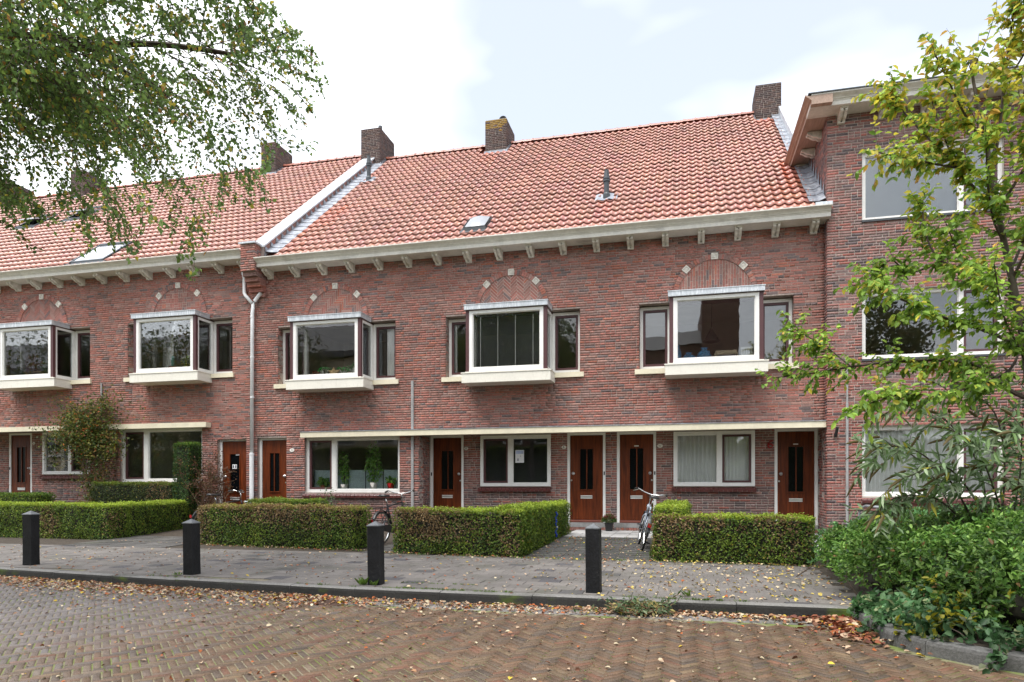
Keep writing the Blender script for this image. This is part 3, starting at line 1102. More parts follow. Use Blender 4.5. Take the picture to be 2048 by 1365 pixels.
CORN = [(-0.0, 0.0), (-0.06, 0.0), (-0.42, 0.0), (-0.42, 0.08), (-0.435, 0.085), (-0.435, 0.10), (-0.455, 0.105), (-0.47, 0.125), (-0.50, 0.145), (-0.535, 0.165), (-0.55, 0.175), (-0.55, 0.195), (-0.53, 0.195), (-0.48, 0.17), (-0.0, 0.17)]
BRKT = [(a * 0.86, b * 0.72) for a, b in [(0.0, 0.0), (-0.37, 0.0), (-0.385, -0.02), (-0.385, -0.05), (-0.36, -0.075), (-0.33, -0.08), (-0.29, -0.105), (-0.24, -0.145), (-0.19, -0.165), (-0.13, -0.17), (-0.10, -0.185), (-0.085, -0.21), (0.0, -0.215)]]

def cornice(parent, x0, x1, y, z, brackets, name='cornice'):
    c = MB()
    c.prism([(y + a, z + b) for a, b in CORN], x0, x1, 'x')
    co = c.build(name, M['stone_cream'], parent)
    me = None
    off = origin(parent)
    for xb in brackets:
        if me is None:
            b = MB()
            for s in (-1, 1):
                a0, a1 = sorted((s * 0.016, s * 0.066))
                b.prism(BRKT, a0, a1, 'x')
            b.prism([(p[0] * 0.86, p[1] * 0.8) for p in BRKT], -0.0185, 0.0185, 'x')
            b.box(-0.070, 0.070, -0.34, -0.0, -0.0, 0.028)
            b.box(-0.065, 0.065, -0.075, 0.0, -0.168, -0.1555)
            o0 = b.build('corbel', M['corbel'], None, local=True)
            me = o0.data
            bpy.data.objects.remove(o0)
        o = bpy.data.objects.new('corbel', me)
        COL.objects.link(o)
        o.parent = co
        o.location = Vector((xb, y, z - 0.028)) - off
    return co

def room(parent, x0, x1, y0, y1, z0, z1, parts=(), wallm='room'):
    r = MB()
    r.poly([(x0, y0, z0), (x1, y0, z0), (x1, y1, z0), (x0, y1, z0)], mi=1)
    r.poly([(x0, y0, z1), (x0, y1, z1), (x1, y1, z1), (x1, y0, z1)])
    r.poly([(x0, y1, z0), (x1, y1, z0), (x1, y1, z1), (x0, y1, z1)])
    for xp in (x0, x1, *parts):
        r.box(xp - 0.04, xp + 0.04, y0, y1, z0 + 0.002, z1 - 0.002)
    return r.build('interior', [M[wallm], M['room_floor']], parent)

def curtain(parent, x0, x1, z0, z1, y, wave=0.025, pitch=0.085, m='curtain', gather=None):
    n = int((x1 - x0) / pitch * 8)
    V, F = [], []
    for i in range(n + 1):
        x = x0 + (x1 - x0) * i / n
        ph = x / pitch * 2 * PI + 0.8 * math.sin(x * 5.3)
        dy = wave * math.sin(ph) * (0.7 + 0.5 * math.sin(x * 3.1 + 1))
        for z, k in ((z0, 1.0), ((z0 + z1) / 2, 0.9), (z1, 0.7)):
            V.append((x + (0.01 * math.sin(x * 9) * k), y + dy * k, z))
    for i in range(n):
        for j in range(2):
            F.append((i * 3 + j, i * 3 + 3 + j, i * 3 + 4 + j, i * 3 + 1 + j))
    b = MB()
    b.mesh(V, F)
    return b.build('curtain', M[m], parent, smooth=True)

# ================================================================== SETTING
def sheet(name, pts, m, kind='structure'):
    b = MB()
    b.poly(pts)
    o = b.build(name, M[m])
    o['kind'] = kind
    return o

ROADZ = -0.10
sheet('ground', [(-150, -150, -0.16), (150, -150, -0.16), (150, 150, -0.16), (-150, 150, -0.16)], 'soil')

# kerb line: pavement edge, slightly bent
KL = [(-20.0, -6.6), (-12.5, -7.45), (-8.8, -7.86), (-5.8, -8.18), (-3.4, -8.36), (1.46, -8.36)]
def kerb_y(x):
    for (xa, ya), (xb, yb) in zip(KL, KL[1:]):
        if x <= xb:
            return ya + (yb - ya) * (x - xa) / (xb - xa)
    return KL[-1][1]

road = sheet('road', [(-60, -40, ROADZ - 0.007), (40, -40, ROADZ - 0.007), (40, -6.2, ROADZ - 0.007), (-60, -6.2, ROADZ - 0.007)], 'joint')

def in_view(x, y, margin=1.4):
    dx, dy = x - EYE[0], y - EYE[1]
    r, z = dx * CY + dy * SY, -dx * SY + dy * CY
    return z > 2.6 and abs(r) < 0.76 * z + margin

# kerb turns toward the viewer round the planted bed
BEDK = [(1.46, -8.36), (1.47, -8.9), (1.50, -9.3), (1.66, -9.62), (1.95, -9.9), (2.35, -10.12), (2.9, -10.25), (3.6, -10.3), (6.0, -10.3), (12.0, -10.3)]
def bed_left(y):
    """x of the bed's kerb at a given y"""
    for (xa, ya), (xb, yb) in zip(BEDK, BEDK[1:]):
        if yb <= y <= ya:
            return xa + (xb - xa) * (ya - y) / max(1e-6, ya - yb)
    return 99 if y < -10.3 else 1.46

kerb = MB()
kerb.box(-20, -19.9, -6.5, -6.4, -0.12, -0.02)
kerb = kerb.build('kerb', M['kerb'])
kerb['kind'] = 'structure'
def kerb_stones(line, length, top=0.0, bed=False):
    pts = [Vector((x, y, 0)) for x, y in line]
    seg = []
    for a, b in zip(pts, pts[1:]):
        L = (b - a).length
        n = max(1, round(L / length))
        for i in range(n):
            seg.append((a + (b - a) * (i / n), a + (b - a) * ((i + 1) / n)))
    for p, q in seg:
        d = (q - p).normalized()
        nrm = Vector((-d.y, d.x, 0))       # to the pavement side
        jz = RNG.uniform(-0.004, 0.004) + top
        p2, q2 = p + d * 0.004, q - d * 0.004
        b = MB()
        prof = [(0.0, -0.125), (0.004, -0.03), (0.012, -0.008), (0.026, 0.0), (0.125, 0.002), (0.125, -0.125)]
        V = []
        for e in (p2, q2):
            for w, z in prof:
                v = e + nrm * w
                V.append((v.x, v.y, z + jz))
        n = len(prof)
        for i in range(n):
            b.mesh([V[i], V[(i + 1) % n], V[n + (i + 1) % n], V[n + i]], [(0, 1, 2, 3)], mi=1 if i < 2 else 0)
        b.mesh(V, [tuple(range(n))[::-1], tuple(range(n, 2 * n))])
        b.build('kerb_stone', [M['kerb'], M['kerb_face']] if not bed else [M['kerb_bed'], M['kerb_bed']], kerb)
kerb_stones(KL, 0.95)
kerb_stones([BEDK[0], BEDK[2]], 0.5, bed=True)
kerb_stones(BEDK[2:], 0.42, bed=True)

# ---- road bricks, 45 degree herringbone
def paving_piece(L, Wd, e=0.006, h=0.03):
    x, y = L / 2, Wd / 2
    V = [(-x + e, -y + e, 0), (x - e, -y + e, 0), (x - e, y - e, 0), (-x + e, y - e, 0), (-x, -y, -e), (x, -y, -e), (x, y, -e), (-x, y, -e),
         (-x, -y, -h), (x, -y, -h), (x, y, -h), (-x, y, -h)]
    F = [(0, 1, 2, 3)]
    for i in range(4):
        j = (i + 1) % 4
        F.append((4 + i, 4 + j, j, i))
        F.append((8 + i, 8 + j, 4 + j, 4 + i))
    return V, F

def lay(parent, name, spots, size, mats, cols, n_single, tilt=0.010, zj=0.0012, e=0.006):
    """spots: (x, y, z, angle); the largest in the picture become objects, the rest one joined part"""
    V0, F0 = paving_piece(*size, e=e)
    me = bpy.data.meshes.new(name)
    me.from_pydata(V0, [], F0)
    me.materials.append(M[mats[1]])
    order = sorted(range(len(spots)), key=lambda i: depth_of(spots[i]) + (0 if in_view(spots[i][0], spots[i][1], -0.15) else 100))
    single = set(order[:n_single])
    off = origin(parent)
    VV, CC = [], []
    A = np.array(V0)
    for i, (x, y, z, a) in enumerate(spots):
        rx, ry = RNG.normal(0, tilt), RNG.normal(0, tilt)
        zz = z + RNG.normal(0, zj)
        if i in single:
            o = bpy.data.objects.new(name, me)
            COL.objects.link(o)
            o.parent = parent
            o.location = Vector((x, y, zz)) - off
            o.rotation_euler = (rx, ry, a + RNG.normal(0, 0.012))
            o.color = tuple(cols[i])
        else:
            ca, sa = math.cos(a), math.sin(a)
            zl = A[:, 2] + A[:, 1] * rx - A[:, 0] * ry
            VV.append(np.stack([A[:, 0] * ca - A[:, 1] * sa + x, A[:, 0] * sa + A[:, 1] * ca + y, zl + zz], 1))
            CC.append(cols[i])
    if VV:
        F = (np.arange(len(VV))[:, None, None] * len(V0) + np.array(F0)[None]).reshape(-1, 4)
        np_mesh(name + 's', np.concatenate(VV), F, M[mats[0]], np.repeat(np.array(CC), len(F0), axis=0), parent, kind='stuff')

def gutter_y(x):
    return kerb_y(x) - 0.36

w_, n_ = 0.0545, 3
sp = []
c45 = math.cos(PI / 4)
for i in range(-420, 421):
    for j in range(-60, 61):
        ou, ov = i * w_ + j * n_ * w_, i * w_ - j * n_ * w_
        for (a, b, an) in ((ou + n_ * w_ / 2, ov + w_ / 2, 0), (ou + w_ / 2, ov + w_ + n_ * w_ / 2, PI / 2)):
            x, y = (a - b) * c45 - 3.0, (a + b) * c45 - 10.0
            if y < -12.9 or y > -8.2 or x < -13 or x > 5.5:
                continue
            if y > gutter_y(min(x, 1.46)) - 0.05 or not in_view(x, y):
                continue
            if x > bed_left(y) - 0.10:
                continue
            if y > -8.36 - 0.42 and x > 1.2:
                continue
            sp.append((x, y, ROADZ, an + PI / 4))
nr = len(sp)
pal = np.array((0.80, 0.77, 0.68)) * np.array([(0.150, 0.090, 0.056), (0.128, 0.084, 0.056), (0.160, 0.110, 0.068), (0.108, 0.078, 0.060), (0.165, 0.080, 0.050)])
cc = pal[RNG.choice(5, nr, p=[0.34, 0.24, 0.17, 0.15, 0.10])] * (1 + RNG.normal(0, 0.12, (nr, 1)))
xs = np.array([s[0] for s in sp])
grey = np.clip((-3.2 - xs) / 2.6 + RNG.normal(0, 0.2, nr), 0, 1)[:, None]       # sky sheen put into the colour: bricks greyer towards the left
cc = cc * (1 - grey * 0.75) + np.array([0.155, 0.145, 0.145]) * (1 + RNG.normal(0, 0.08, (nr, 1))) * grey * 0.75
lay(road, 'road_brick', sp, (n_ * w_ - 0.009, w_ - 0.009), ('road', 'road1'), np.concatenate([np.clip(cc, 0.02, 0.6), np.ones((nr, 1))], 1), 300)

# ---- grey gutter course along the kerb
sp = []
for row in range(4):
    x = -13.0 + 0.06 * row
    while x < 1.38:
        y = kerb_y(x) - 0.05 - row * 0.085
        if in_view(x, y, 1.0):
            ang = math.atan2(kerb_y(x + 0.1) - kerb_y(x - 0.1), 0.2)
            sp.append((x, y, ROADZ - 0.002, ang))
        x += 0.172
ng = len(sp)
cc = np.array([0.20, 0.185, 0.175]) * (1 + RNG.normal(0, 0.10, (ng, 1)))
lay(road, 'gutter_brick', sp, (0.164, 0.077), ('pave', 'pave1'), np.concatenate([cc, np.ones((ng, 1))], 1), 300)

# ---- pavement tiles
pav = sheet('pavement', [(-30, -5.0, -0.012), (-30, -4.7, -0.012), (1.6, -4.7, -0.012), (1.6, -8.24, -0.012), (-3.4, -8.24, -0.012), (-5.8, -8.06, -0.012), (-8.8, -7.74, -0.012), (-12.5, -7.33, -0.012), (-20, -6.48, -0.012)], 'joint')
PT = 0.247
sp = []
for r in range(0, 15):
    y = -4.78 - r * PT
    for k in range(-60, 40):
        x = k * PT + (PT / 2 if r % 2 else 0)
        if x > 1.7 or x < -16 or y < kerb_y(x) + 0.14 + PT / 2 or not in_view(x, y, 1.0):
            continue
        sp.append((x, y, 0.0, 0))
# cut tiles along the kerb
x = -15.0
while x < 1.4:
    y = kerb_y(x) + 0.125 + 0.055
    if in_view(x, y, 1.0):
        sp.append((x, y, -0.001, math.atan2(kerb_y(x + 0.1) - kerb_y(x - 0.1), 0.2)))
    x += PT
npv = len(sp)
cc = np.array([0.155, 0.140, 0.128]) * (1 + RNG.normal(0, 0.08, (npv, 1)))
dk = RNG.random(npv) < 0.05
cc[dk] = cc[dk] * np.array([0.5, 0.52, 0.6])
main = [s for s in sp if s[2] == 0.0]
cut = [s for s in sp if s[2] != 0.0]
lay(pav, 'paving_tile', main, (PT - 0.005, PT - 0.005), ('pave', 'pave1'), np.concatenate([cc[:len(main)], np.ones((len(main), 1))], 1), 300, tilt=0.004, zj=0.0015, e=0.004)
lay(pav, 'cut_tile', cut, (PT - 0.006, 0.10), ('pave', 'pave1'), np.concatenate([cc[len(main):] * 0.85, np.ones((len(cut), 1))], 1), 60, tilt=0.004, zj=0.0015, e=0.004)

# ---- front gardens: soil that rises a little towards the houses
g = MB()
def gz(y):
    return -0.008 + 0.098 * min(1.0, max(0.0, (y + 4.7) / 3.2))
ys = [-4.7, -1.5, 0.72]
for a, b in zip(ys, ys[1:]):
    g.poly([(-30, a, gz(a)), (12, a, gz(a)), (12, b, gz(b)), (-30, b, gz(b))])
g.poly([(x + 0.06, y + 0.06, -0.03) for x, y in BEDK] + [(12, -4.7, gz(-4.7)), (1.6, -4.7, gz(-4.7))])
go = g.build('garden_ground', M['soil'])
go['kind'] = 'structure'

def garden_path(x0, x1, y0, y1, size, base, nsing, label_dark=True):
    p = MB()
    for a, b in ((y0, min(y1, -1.5)), (min(y1, -1.5), y1)):
        if b - a > 0.01:
            p.poly([(x0, a, gz(a) + 0.004), (x1, a, gz(a) + 0.004), (x1, b, gz(b) + 0.004), (x0, b, gz(b) + 0.004)])
    po = p.build('garden_path', M['joint'])
    po['kind'] = 'structure'
    s = []
    nx = int((x1 - x0) / size[0])
    ny = int((y1 - y0) / size[1])
    for j in range(ny):
        for i in range(nx):
            x = x0 + (i + 0.5) * (x1 - x0) / nx
            y = y0 + (j + 0.5) * (y1 - y0) / ny
            s.append((x, y, gz(y) + 0.014, 0))
    n = len(s)
    c = np.array(base) * (1 + RNG.normal(0, 0.14, (n, 1)))
    lay(po, 'path_tile', s, ((x1 - x0) / nx - 0.008, (y1 - y0) / ny - 0.008), ('pave', 'pave1'), np.concatenate([c, np.ones((n, 1))], 1), nsing, tilt=0.006, e=0.004)

garden_path(-2.37, -0.42, -4.72, -1.52, (0.245, 0.245), (0.062, 0.060, 0.058), 104)
garden_path(-2.37, -0.42, -1.50, 0.60, (0.30, 0.30), (0.36, 0.355, 0.35), 60)
garden_path(-5.15, -4.58, -4.72, -0.3, (0.19, 0.245), (0.075, 0.070, 0.065), 60)
garden_path(-11.2, -9.0, -4.72, -2.9, (0.245, 0.245), (0.085, 0.08, 0.075), 60)
garden_path(1.95, 3.2, -3.0, 0.6, (0.62, 0.90), (0.30, 0.305, 0.315), 20)
st = MB()
st.box(1.85, 3.3, -3.12, -3.02, gz(-3.1) - 0.05, gz(-3.1) + 0.035)
st = st.build('step_edge', M['cream'])
st['kind'] = 'structure'
st = MB()
st.prism([(-1.9, 0.02), (-0.6, 0.06), (-0.6, 0.14), (-1.9, 0.10)], -2.56, -2.44, 'x')
st = st.build('path_edge', M['concrete'])
st['kind'] = 'structure'

# ================================================================== MIDDLE HOUSE
mid = thing('terraced_house', 'red brick house with three window boxes, between the white downpipe and the taller block', 'house', (-3.8, 0, 0), group='brick houses along the street')
XB = [-8.155, -3.765, 0.655]
ops = [(x - 1.565, x + 1.565, 3.62, 5.04) for x in XB]
REC = (-6.0, 2.80, -0.1, 2.30)
W3 = (-8.985, -6.485, 0.955, 2.30)
D2 = (-10.31, -9.485, 0.0, 2.31)
ops += [REC, W3, D2]
X0, X1 = -10.45, 2.80
wb = MB()
wall_sheet(wb, X0, X1, -0.05, 6.52, [REC] + [o for o in ops if o != REC], 0.0055, 0.26)
mw = wb.build('wall', M['mortar'], mid)
arches = [(x, 5.135, 0.865) for x in XB]
br = courses(X0, X1, 0.0, 6.50, ops + [(x - 0.87, x + 0.87, 5.0, 5.14) for x in XB], arches)
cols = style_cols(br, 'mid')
pk = pick_largest(br, 0.0, 215, lambda x, y, z: 1.2 < z < 6.1 and x > -6)
face_bricks(mw, br, cols, 'y', 0.0, singles=pk)
# recessed ground floor wall
rops = [(-5.98, -5.125, -0.1, 2.335), (-4.695, -2.985, 1.105, 2.31), (-2.60, -1.71, -0.1, 2.335), (-1.455, -0.575, -0.1, 2.335), (-0.195, 1.528, 1.105, 2.315), (1.93, 2.80, -0.1, 2.335)]
wb = MB()
wall_sheet(wb, -6.0, 2.80, -0.05, 2.42, rops, 0.7055, 0.12)
rw = wb.build('recessed_wall', M['mortar_light'], mid)
br = courses(-6.0, 2.80, 0.1, 2.36, rops)
face_bricks(rw, br, style_cols(br, 'mid'), 'y', 0.70)
br = courses(0.0, 0.70, 0.0, 2.30)
face_bricks(rw, br, style_cols(br, 'mid'), 'x', -6.0, 1)
wb = MB()
wb.poly([(-6.008, 0, -0.05), (-6.008, 0.7, -0.05), (-6.008, 0.7, 2.3), (-6.008, 0, 2.3)])
wb.build('pier_side', M['mortar'], mid)
# brick linings of the window box openings
for x in XB:
    for s in (-1, 1):
        br = courses(0.004, 0.2, 3.63, 5.03)
        face_bricks(mw, br, style_cols(br, 'mid'), 'x', x - s * 1.565, s)
    lb = MB()
    lb.box(x - 1.6, x + 1.6, 0.012, 0.2, 5.042, 5.06)
    lb.build('lintel', M['dark_metal'], mid)
# canopy band
b = MB()
b.box(-8.99, 2.795, -0.20, -0.008, 2.285, 2.41)
b.box(-5.995, 2.795, -0.008, 0.70, 2.345, 2.405)
b.build('canopy_band', M['cream'], mid)
b = MB()
b.box(-9.0, 2.80, -0.215, -0.008, 2.411, 2.425)
b.build('band_capping', M['lead'], mid)

for i, x in enumerate(XB):
    bay(mid, x, 0.0, glass='glass_mirror' if i == 2 else 'glass')
    arch(mw, x, 5.135, 0.0, ('weave', 'herring', 'soldier')[i], seed=i)

# ground floor openings
door(mid, -5.98, -5.125, 2.335, 0.27, 0.71, 'r', True, 0.55, bell='l')
door(mid, -2.60, -1.71, 2.335, 0.27, 0.71, 'l', True, 0.52, bell='r')
door(mid, -1.455, -0.575, 2.335, 0.27, 0.71, 'r', True, 0.52, bell='r', plate=True)
door(mid, 1.93, 2.80, 2.335, 0.20, 0.71, 'l', True, 0.52, plate=True)
door(mid, -10.31, -9.485, 2.31, 0.20, 0.10, 'r', False, 0.45, glass_w=0.27)
w = win(mid, -4.695, -2.985, 1.105, 2.31, 0.66, [(-4.62, -4.015, 'sash'), (-3.90, -3.06, 'fixed')])
sill_bricks(w, -4.75, -2.97, 1.055, 0.60, 0.72)
w = win(mid, -0.195, 1.528, 1.105, 2.315, 0.66, [(-0.12, 0.735, 'fixed'), (0.845, 1.453, 'sash')])
sill_bricks(w, -0.23, 1.56, 1.055, 0.60, 0.72)
w = win(mid, -8.985, -6.485, 0.955, 2.30, 0.08, [(-8.91, -8.30, 'sash'), (-8.185, -6.56, 'fixed')])
sill_bricks(w, -9.02, -6.43, 0.905, -0.06, 0.09)
# plinth under the doors
for a, c in ((-2.66, -1.65), (-1.52, -0.50), (-6.0, -5.08), (1.9, 2.79)):
    b = MB()
    b.box(a, c, 0.63, 0.80, 0.165, 0.268)
    b.build('door_step', M['concrete'], mid)
    k = MB()
    n = int((c - a) / 0.055)
    for i in range(n):
        cb = brick_cols(1, 'mid')[0]
        k.box(a + i * (c - a) / n + 0.004, a + (i + 1) * (c - a) / n - 0.004, 0.625, 0.8, 0.085, 0.16, col=tuple(cb))
    k.build('step_bricks', M['brick'], mid, kind='stuff')

# rooms behind the glass
room(mid, -10.4, 2.75, 0.30, 4.6, 3.25, 5.6, (-5.96, -1.56))
room(mid, -10.4, -6.1, 0.30, 4.2, 0.12, 2.6, (-9.3,))
room(mid, -6.0, 2.75, 0.86, 4.2, 0.12, 2.42, (-5.0, -2.72, -1.58, -0.4, 1.8))

# roof
RY0, RZ0, RY1, RZ1 = -0.40, 6.60, 6.40, 12.15
def roofz(y, up=0.0):
    return RZ0 + (RZ1 - RZ0) * (y - RY0) / (RY1 - RY0) + up
b = MB()
b.poly([(-10.0, -0.36, roofz(-0.36) - 0.03), (2.9, -0.36, roofz(-0.36) - 0.03), (2.9, RY1, RZ1 - 0.03), (-10.0, RY1, RZ1 - 0.03)])
b.poly([(-10.0, RY1, RZ1 - 0.03), (2.9, RY1, RZ1 - 0.03), (2.9, 12.5, 7.2), (-10.0, 12.5, 7.2)])
roof = b.build('roof', M['wood_dark'], mid)
rr = np.random.default_rng(5)
RX0, RX1 = -9.60, 2.56
holes = [(-6.18, -5.33, 5.72, 7.0), (1.97, 2.9, 5.72, 7.0), (-4.93, -4.38, 0.02, 0.55), (-10.0, -9.72, 5.72, 7)]
roof_surface(roof, RX0, RX1, RY0, RZ0, RY1, RZ1, holes, 300, rr,
             stains=[(-5.7, 5.8, 0.5, 1.1, (1.12, 0.72, 0.55)), (2.3, 5.8, 0.45, 1.0, (1.15, 0.62, 0.42)), (2.35, 2.2, 0.22, 2.8, (1.25, 0.62, 0.40)), (-1.72, 1.05, 0.16, 0.9, (1.15, 0.7, 0.5)), (-9.3, 2.5, 0.55, 3.2, (1.2, 0.72, 0.5)), (1.8, 1.0, 0.5, 1.4, (1.08, 0.8, 0.65))])
ridge_tiles(roof, -9.7, 2.35, RY1, RZ1 + 0.0, rr, skip=[(-6.15, -5.35), (2.0, 3)])
# left party wall parapet with stepped lead
PX0, PX1 = -10.33, -9.97
def ptop(y):
    return roofz(y) + 0.30
b = MB()
b.prism([(-0.24, 6.5), (-0.24, ptop(-0.24) - 0.02), (6.1, ptop(6.1) - 0.02), (6.1, 11.0)], PX0 + 0.01, PX1 - 0.006, 'x')
pa = b.build('party_wall', M['mortar'], mid)
b = MB()
b.prism([(-0.27, ptop(-0.27) - 0.045), (-0.27, ptop(-0.27) + 0.0), (6.05, ptop(6.05) + 0.0), (6.05, ptop(6.05) - 0.045)], PX0 - 0.03, PX1 + 0.045, 'x')
b.build('parapet_capping', M['zinc'], pa)
sm = MB()
lm = MB()
y = -0.2
while y < 5.7:
    st_ = 0.235
    za, zb = roofz(y), roofz(y + st_)
    t0, t1 = ptop(y) - 0.05, ptop(y + st_) - 0.05
    c = brick_cols(3, 'mid')
    for k in range(3):
        f0, f1 = k / 3, (k + 1) / 3
        sm.poly([(PX1, y + 0.01, za + (t0 - za) * f0 + 0.008), (PX1, y + st_ - 0.01, zb + (t1 - zb) * f0 + 0.008), (PX1, y + st_ - 0.01, zb + (t1 - zb) * f1), (PX1, y + 0.01, za + (t0 - za) * f1)], col=tuple(c[k]))
    lm.mesh([(PX1 + 0.006, y, za), (PX1 + 0.006, y + st_, zb), (PX1 + 0.006, y + 0.02, t0), (PX1 + 0.018, y, za), (PX1 + 0.018, y + st_, zb), (PX1 + 0.018, y + 0.02, t0)],
            [(3, 4, 5), (0, 1, 4, 3), (1, 2, 5, 4), (2, 0, 3, 5)])
    # apron piece lying on the tiles
    lm.mesh([(PX1 + 0.015, y, za + 0.12), (PX1 + 0.16, y, za + 0.085), (PX1 + 0.36, y, za + 0.065), (PX1 + 0.015, y + st_ - 0.01, zb + 0.10), (PX1 + 0.16, y + st_ - 0.01, zb + 0.07), (PX1 + 0.36, y + st_ - 0.01, zb + 0.05)],
            [(0, 1, 4, 3), (1, 2, 5, 4)])
    y += st_
sm.build('brick_steps', M['brick'], pa, kind='stuff')
lm.build('step_flashing', M['lead'], pa)
# projecting brick pier at its foot
b = MB()
b.box(-10.42, -10.05, -0.49, 0.2, 6.33, 6.985)
pr = b.build('corbelled_pier', M['mortar'], mid)
br = courses(-10.428, -10.042, 6.33, 6.985)
face_bricks(pr, br, brick_cols(len(br), 'mid'), 'y', -0.50)
br = courses(-0.498, 0.2, 6.33, 6.985)
face_bricks(pr, br, brick_cols(len(br), 'mid'), 'x', -10.042, 1)
for k in range(5):
    z1 = 6.325 - k * 0.105
    yy = -0.43 + k * 0.09
    s = MB()
    for h in range(2):
        cb = brick_cols(1, 'mid')[0]
        s.box(-10.42, -10.05, yy, 0.02, z1 - 0.052 * (h + 1) + 0.006, z1 - 0.052 * h, col=tuple(cb))
    s.build('corbel_course', M['brick'], pr)
b = MB()
b.box(-10.46, -10.0, -0.54, 0.1, 6.987, 7.03)
b.build('pier_capping', M['zinc'], pr)
# right hand verge: lead gutter and zinc topped parapet beside the tall block
b = MB()
y = -0.2
while y < 6.0:
    za, zb = roofz(y), roofz(y + 0.3)
    xr = 2.79 if y < 2.4 else 2.70
    j = RNG.uniform(-0.012, 0.012)
    b.mesh([(2.49 + j, y, za + 0.085), (2.56, y, za + 0.075), (2.66, y, za + 0.07), (xr, y, za + 0.12), (2.49 + j, y + 0.29, zb + 0.07), (2.56, y + 0.29, zb + 0.06), (2.66, y + 0.29, zb + 0.055), (xr, y + 0.29, zb + 0.105)],
           [(0, 1, 5, 4), (1, 2, 6, 5), (2, 3, 7, 6)])
    y += 0.3
b.build('verge_flashing', M['lead'], mid)
b = MB()
b.prism([(2.3, roofz(2.3) + 0.30), (6.0, roofz(6.0) + 0.30), (6.0, roofz(6.0) - 0.2), (2.3, roofz(2.3) - 0.2)], 2.68, 3.04, 'x')
for k in range(8):
    y = 2.4 + k * 0.46
    b.prism([(y, roofz(y) + 0.30), (y, roofz(y) + 0.315), (y + 0.03, roofz(y + 0.03) + 0.315), (y + 0.03, roofz(y + 0.03) + 0.30)], 2.675, 3.045, 'x')
b.build('verge_capping', M['zinc'], mid)
# stepped lead strips against the tall wall
b = MB()
for k in range(9):
    y = -0.05 + k * 0.27
    b.poly([(2.785, y, roofz(y) + 0.02), (2.785, y + 0.25, roofz(y + 0.25) + 0.02), (2.785, y + 0.04, roofz(y) + 0.42)])
b.build('soot_flashing', M['lead'], mid)

cornice(mid, -10.04, 2.84, 0.0, 6.43, [2.585 - 0.7345 * i for i in range(18)])
b = MB()
b.box(2.55, 2.86, -0.50, -0.2, 6.632, 6.70)
b.build('gutter_end', M['zinc'], mid)

ch = chimney(mid, -10.42, -9.73, 5.9, 7.05, 11.6, 13.02, 1, [(-10.1, 6.3, 0.07, 0.14, False), (-9.86, 6.2, 0.07, 0.20, False)])
ch = chimney(mid, -6.10, -5.395, 5.9, 6.95, 11.55, 12.76, 1, [(-5.78, 6.25, 0.075, 0.10, False), (-5.58, 6.2, 0.10, 0.06, True)], lichen=True)
ch = chimney(mid, 2.055, 2.755, 5.9, 6.95, 11.5, 12.72, -1, [(2.20, 6.2, 0.06, 0.10, False), (2.46, 6.2, 0.075, 0.13, False)])

# roof dome light and flue pipes
b = MB()
q = lambda u, v, h: (-4.93 + 0.55 * u, 0.03 + 0.52 * v, roofz(0.03 + 0.52 * v) + h)
V = [q(0, 0, 0.0), q(1, 0, 0.0), q(1, 1, 0.0), q(0, 1, 0.0), q(0, 0, 0.12), q(1, 0, 0.12), q(1, 1, 0.12), q(0, 1, 0.12)]
b.mesh(V, [(0, 1, 5, 4), (1, 2, 6, 5), (2, 3, 7, 6), (3, 0, 4, 7)])
b.mesh([q(-0.12, -0.14, 0.045), q(1.15, -0.14, 0.045), q(1.15, 1.12, 0.05), q(-0.12, 1.12, 0.05)], [(0, 1, 2, 3)])
so = b.build('dome_light', M['dark_metal'], roof)
b = MB()
n = 6
V = [q(0.06 + 0.88 * i / n, 0.06 + 0.88 * j / n, 0.125 + 0.11 * (math.sin(PI * i / n) * math.sin(PI * j / n)) ** 0.5) for j in range(n + 1) for i in range(n + 1)]
b.mesh(V, [(j * (n + 1) + i, j * (n + 1) + i + 1, (j + 1) * (n + 1) + i + 1, (j + 1) * (n + 1) + i) for j in range(n) for i in range(n)])
b.build('acrylic_dome', M['dome'], so, smooth=True)
for (px, py, hh) in ((-1.735, 1.13, 0.70), (-9.42, 4.42, 0.80)):
    z = roofz(py)
    b = MB()
    b.lathe([(0.085, -0.05), (0.085, 0.12), (0.075, 0.14), (0.062, 0.16), (0.062, hh * 0.60), (0.085, hh * 0.60), (0.085, hh * 0.66), (0.07, hh * 0.67), (0.085, hh * 0.68), (0.085, hh * 0.72), (0.072, hh * 0.74), (0.052, hh * 0.97), (0.056, hh * 0.98), (0.056, hh)], px, py, 14, cz=z)
    fo = b.build('flue_pipe', M['vent'], roof)
    b = MB()
    n = 8
    V = []
    for i in range(n + 1):
        x = px - 0.26 + 0.52 * i / n
        for yy, h in ((py - 0.16, 0.075), (py + 0.2, 0.06)):
            V.append((x, yy, roofz(yy) + h + 0.018 * math.sin(i * 1.55)))
    b.mesh(V, [(i * 2, i * 2 + 2, i * 2 + 3, i * 2 + 1) for i in range(n)])
    b.build('lead_slate', M['lead'], fo)

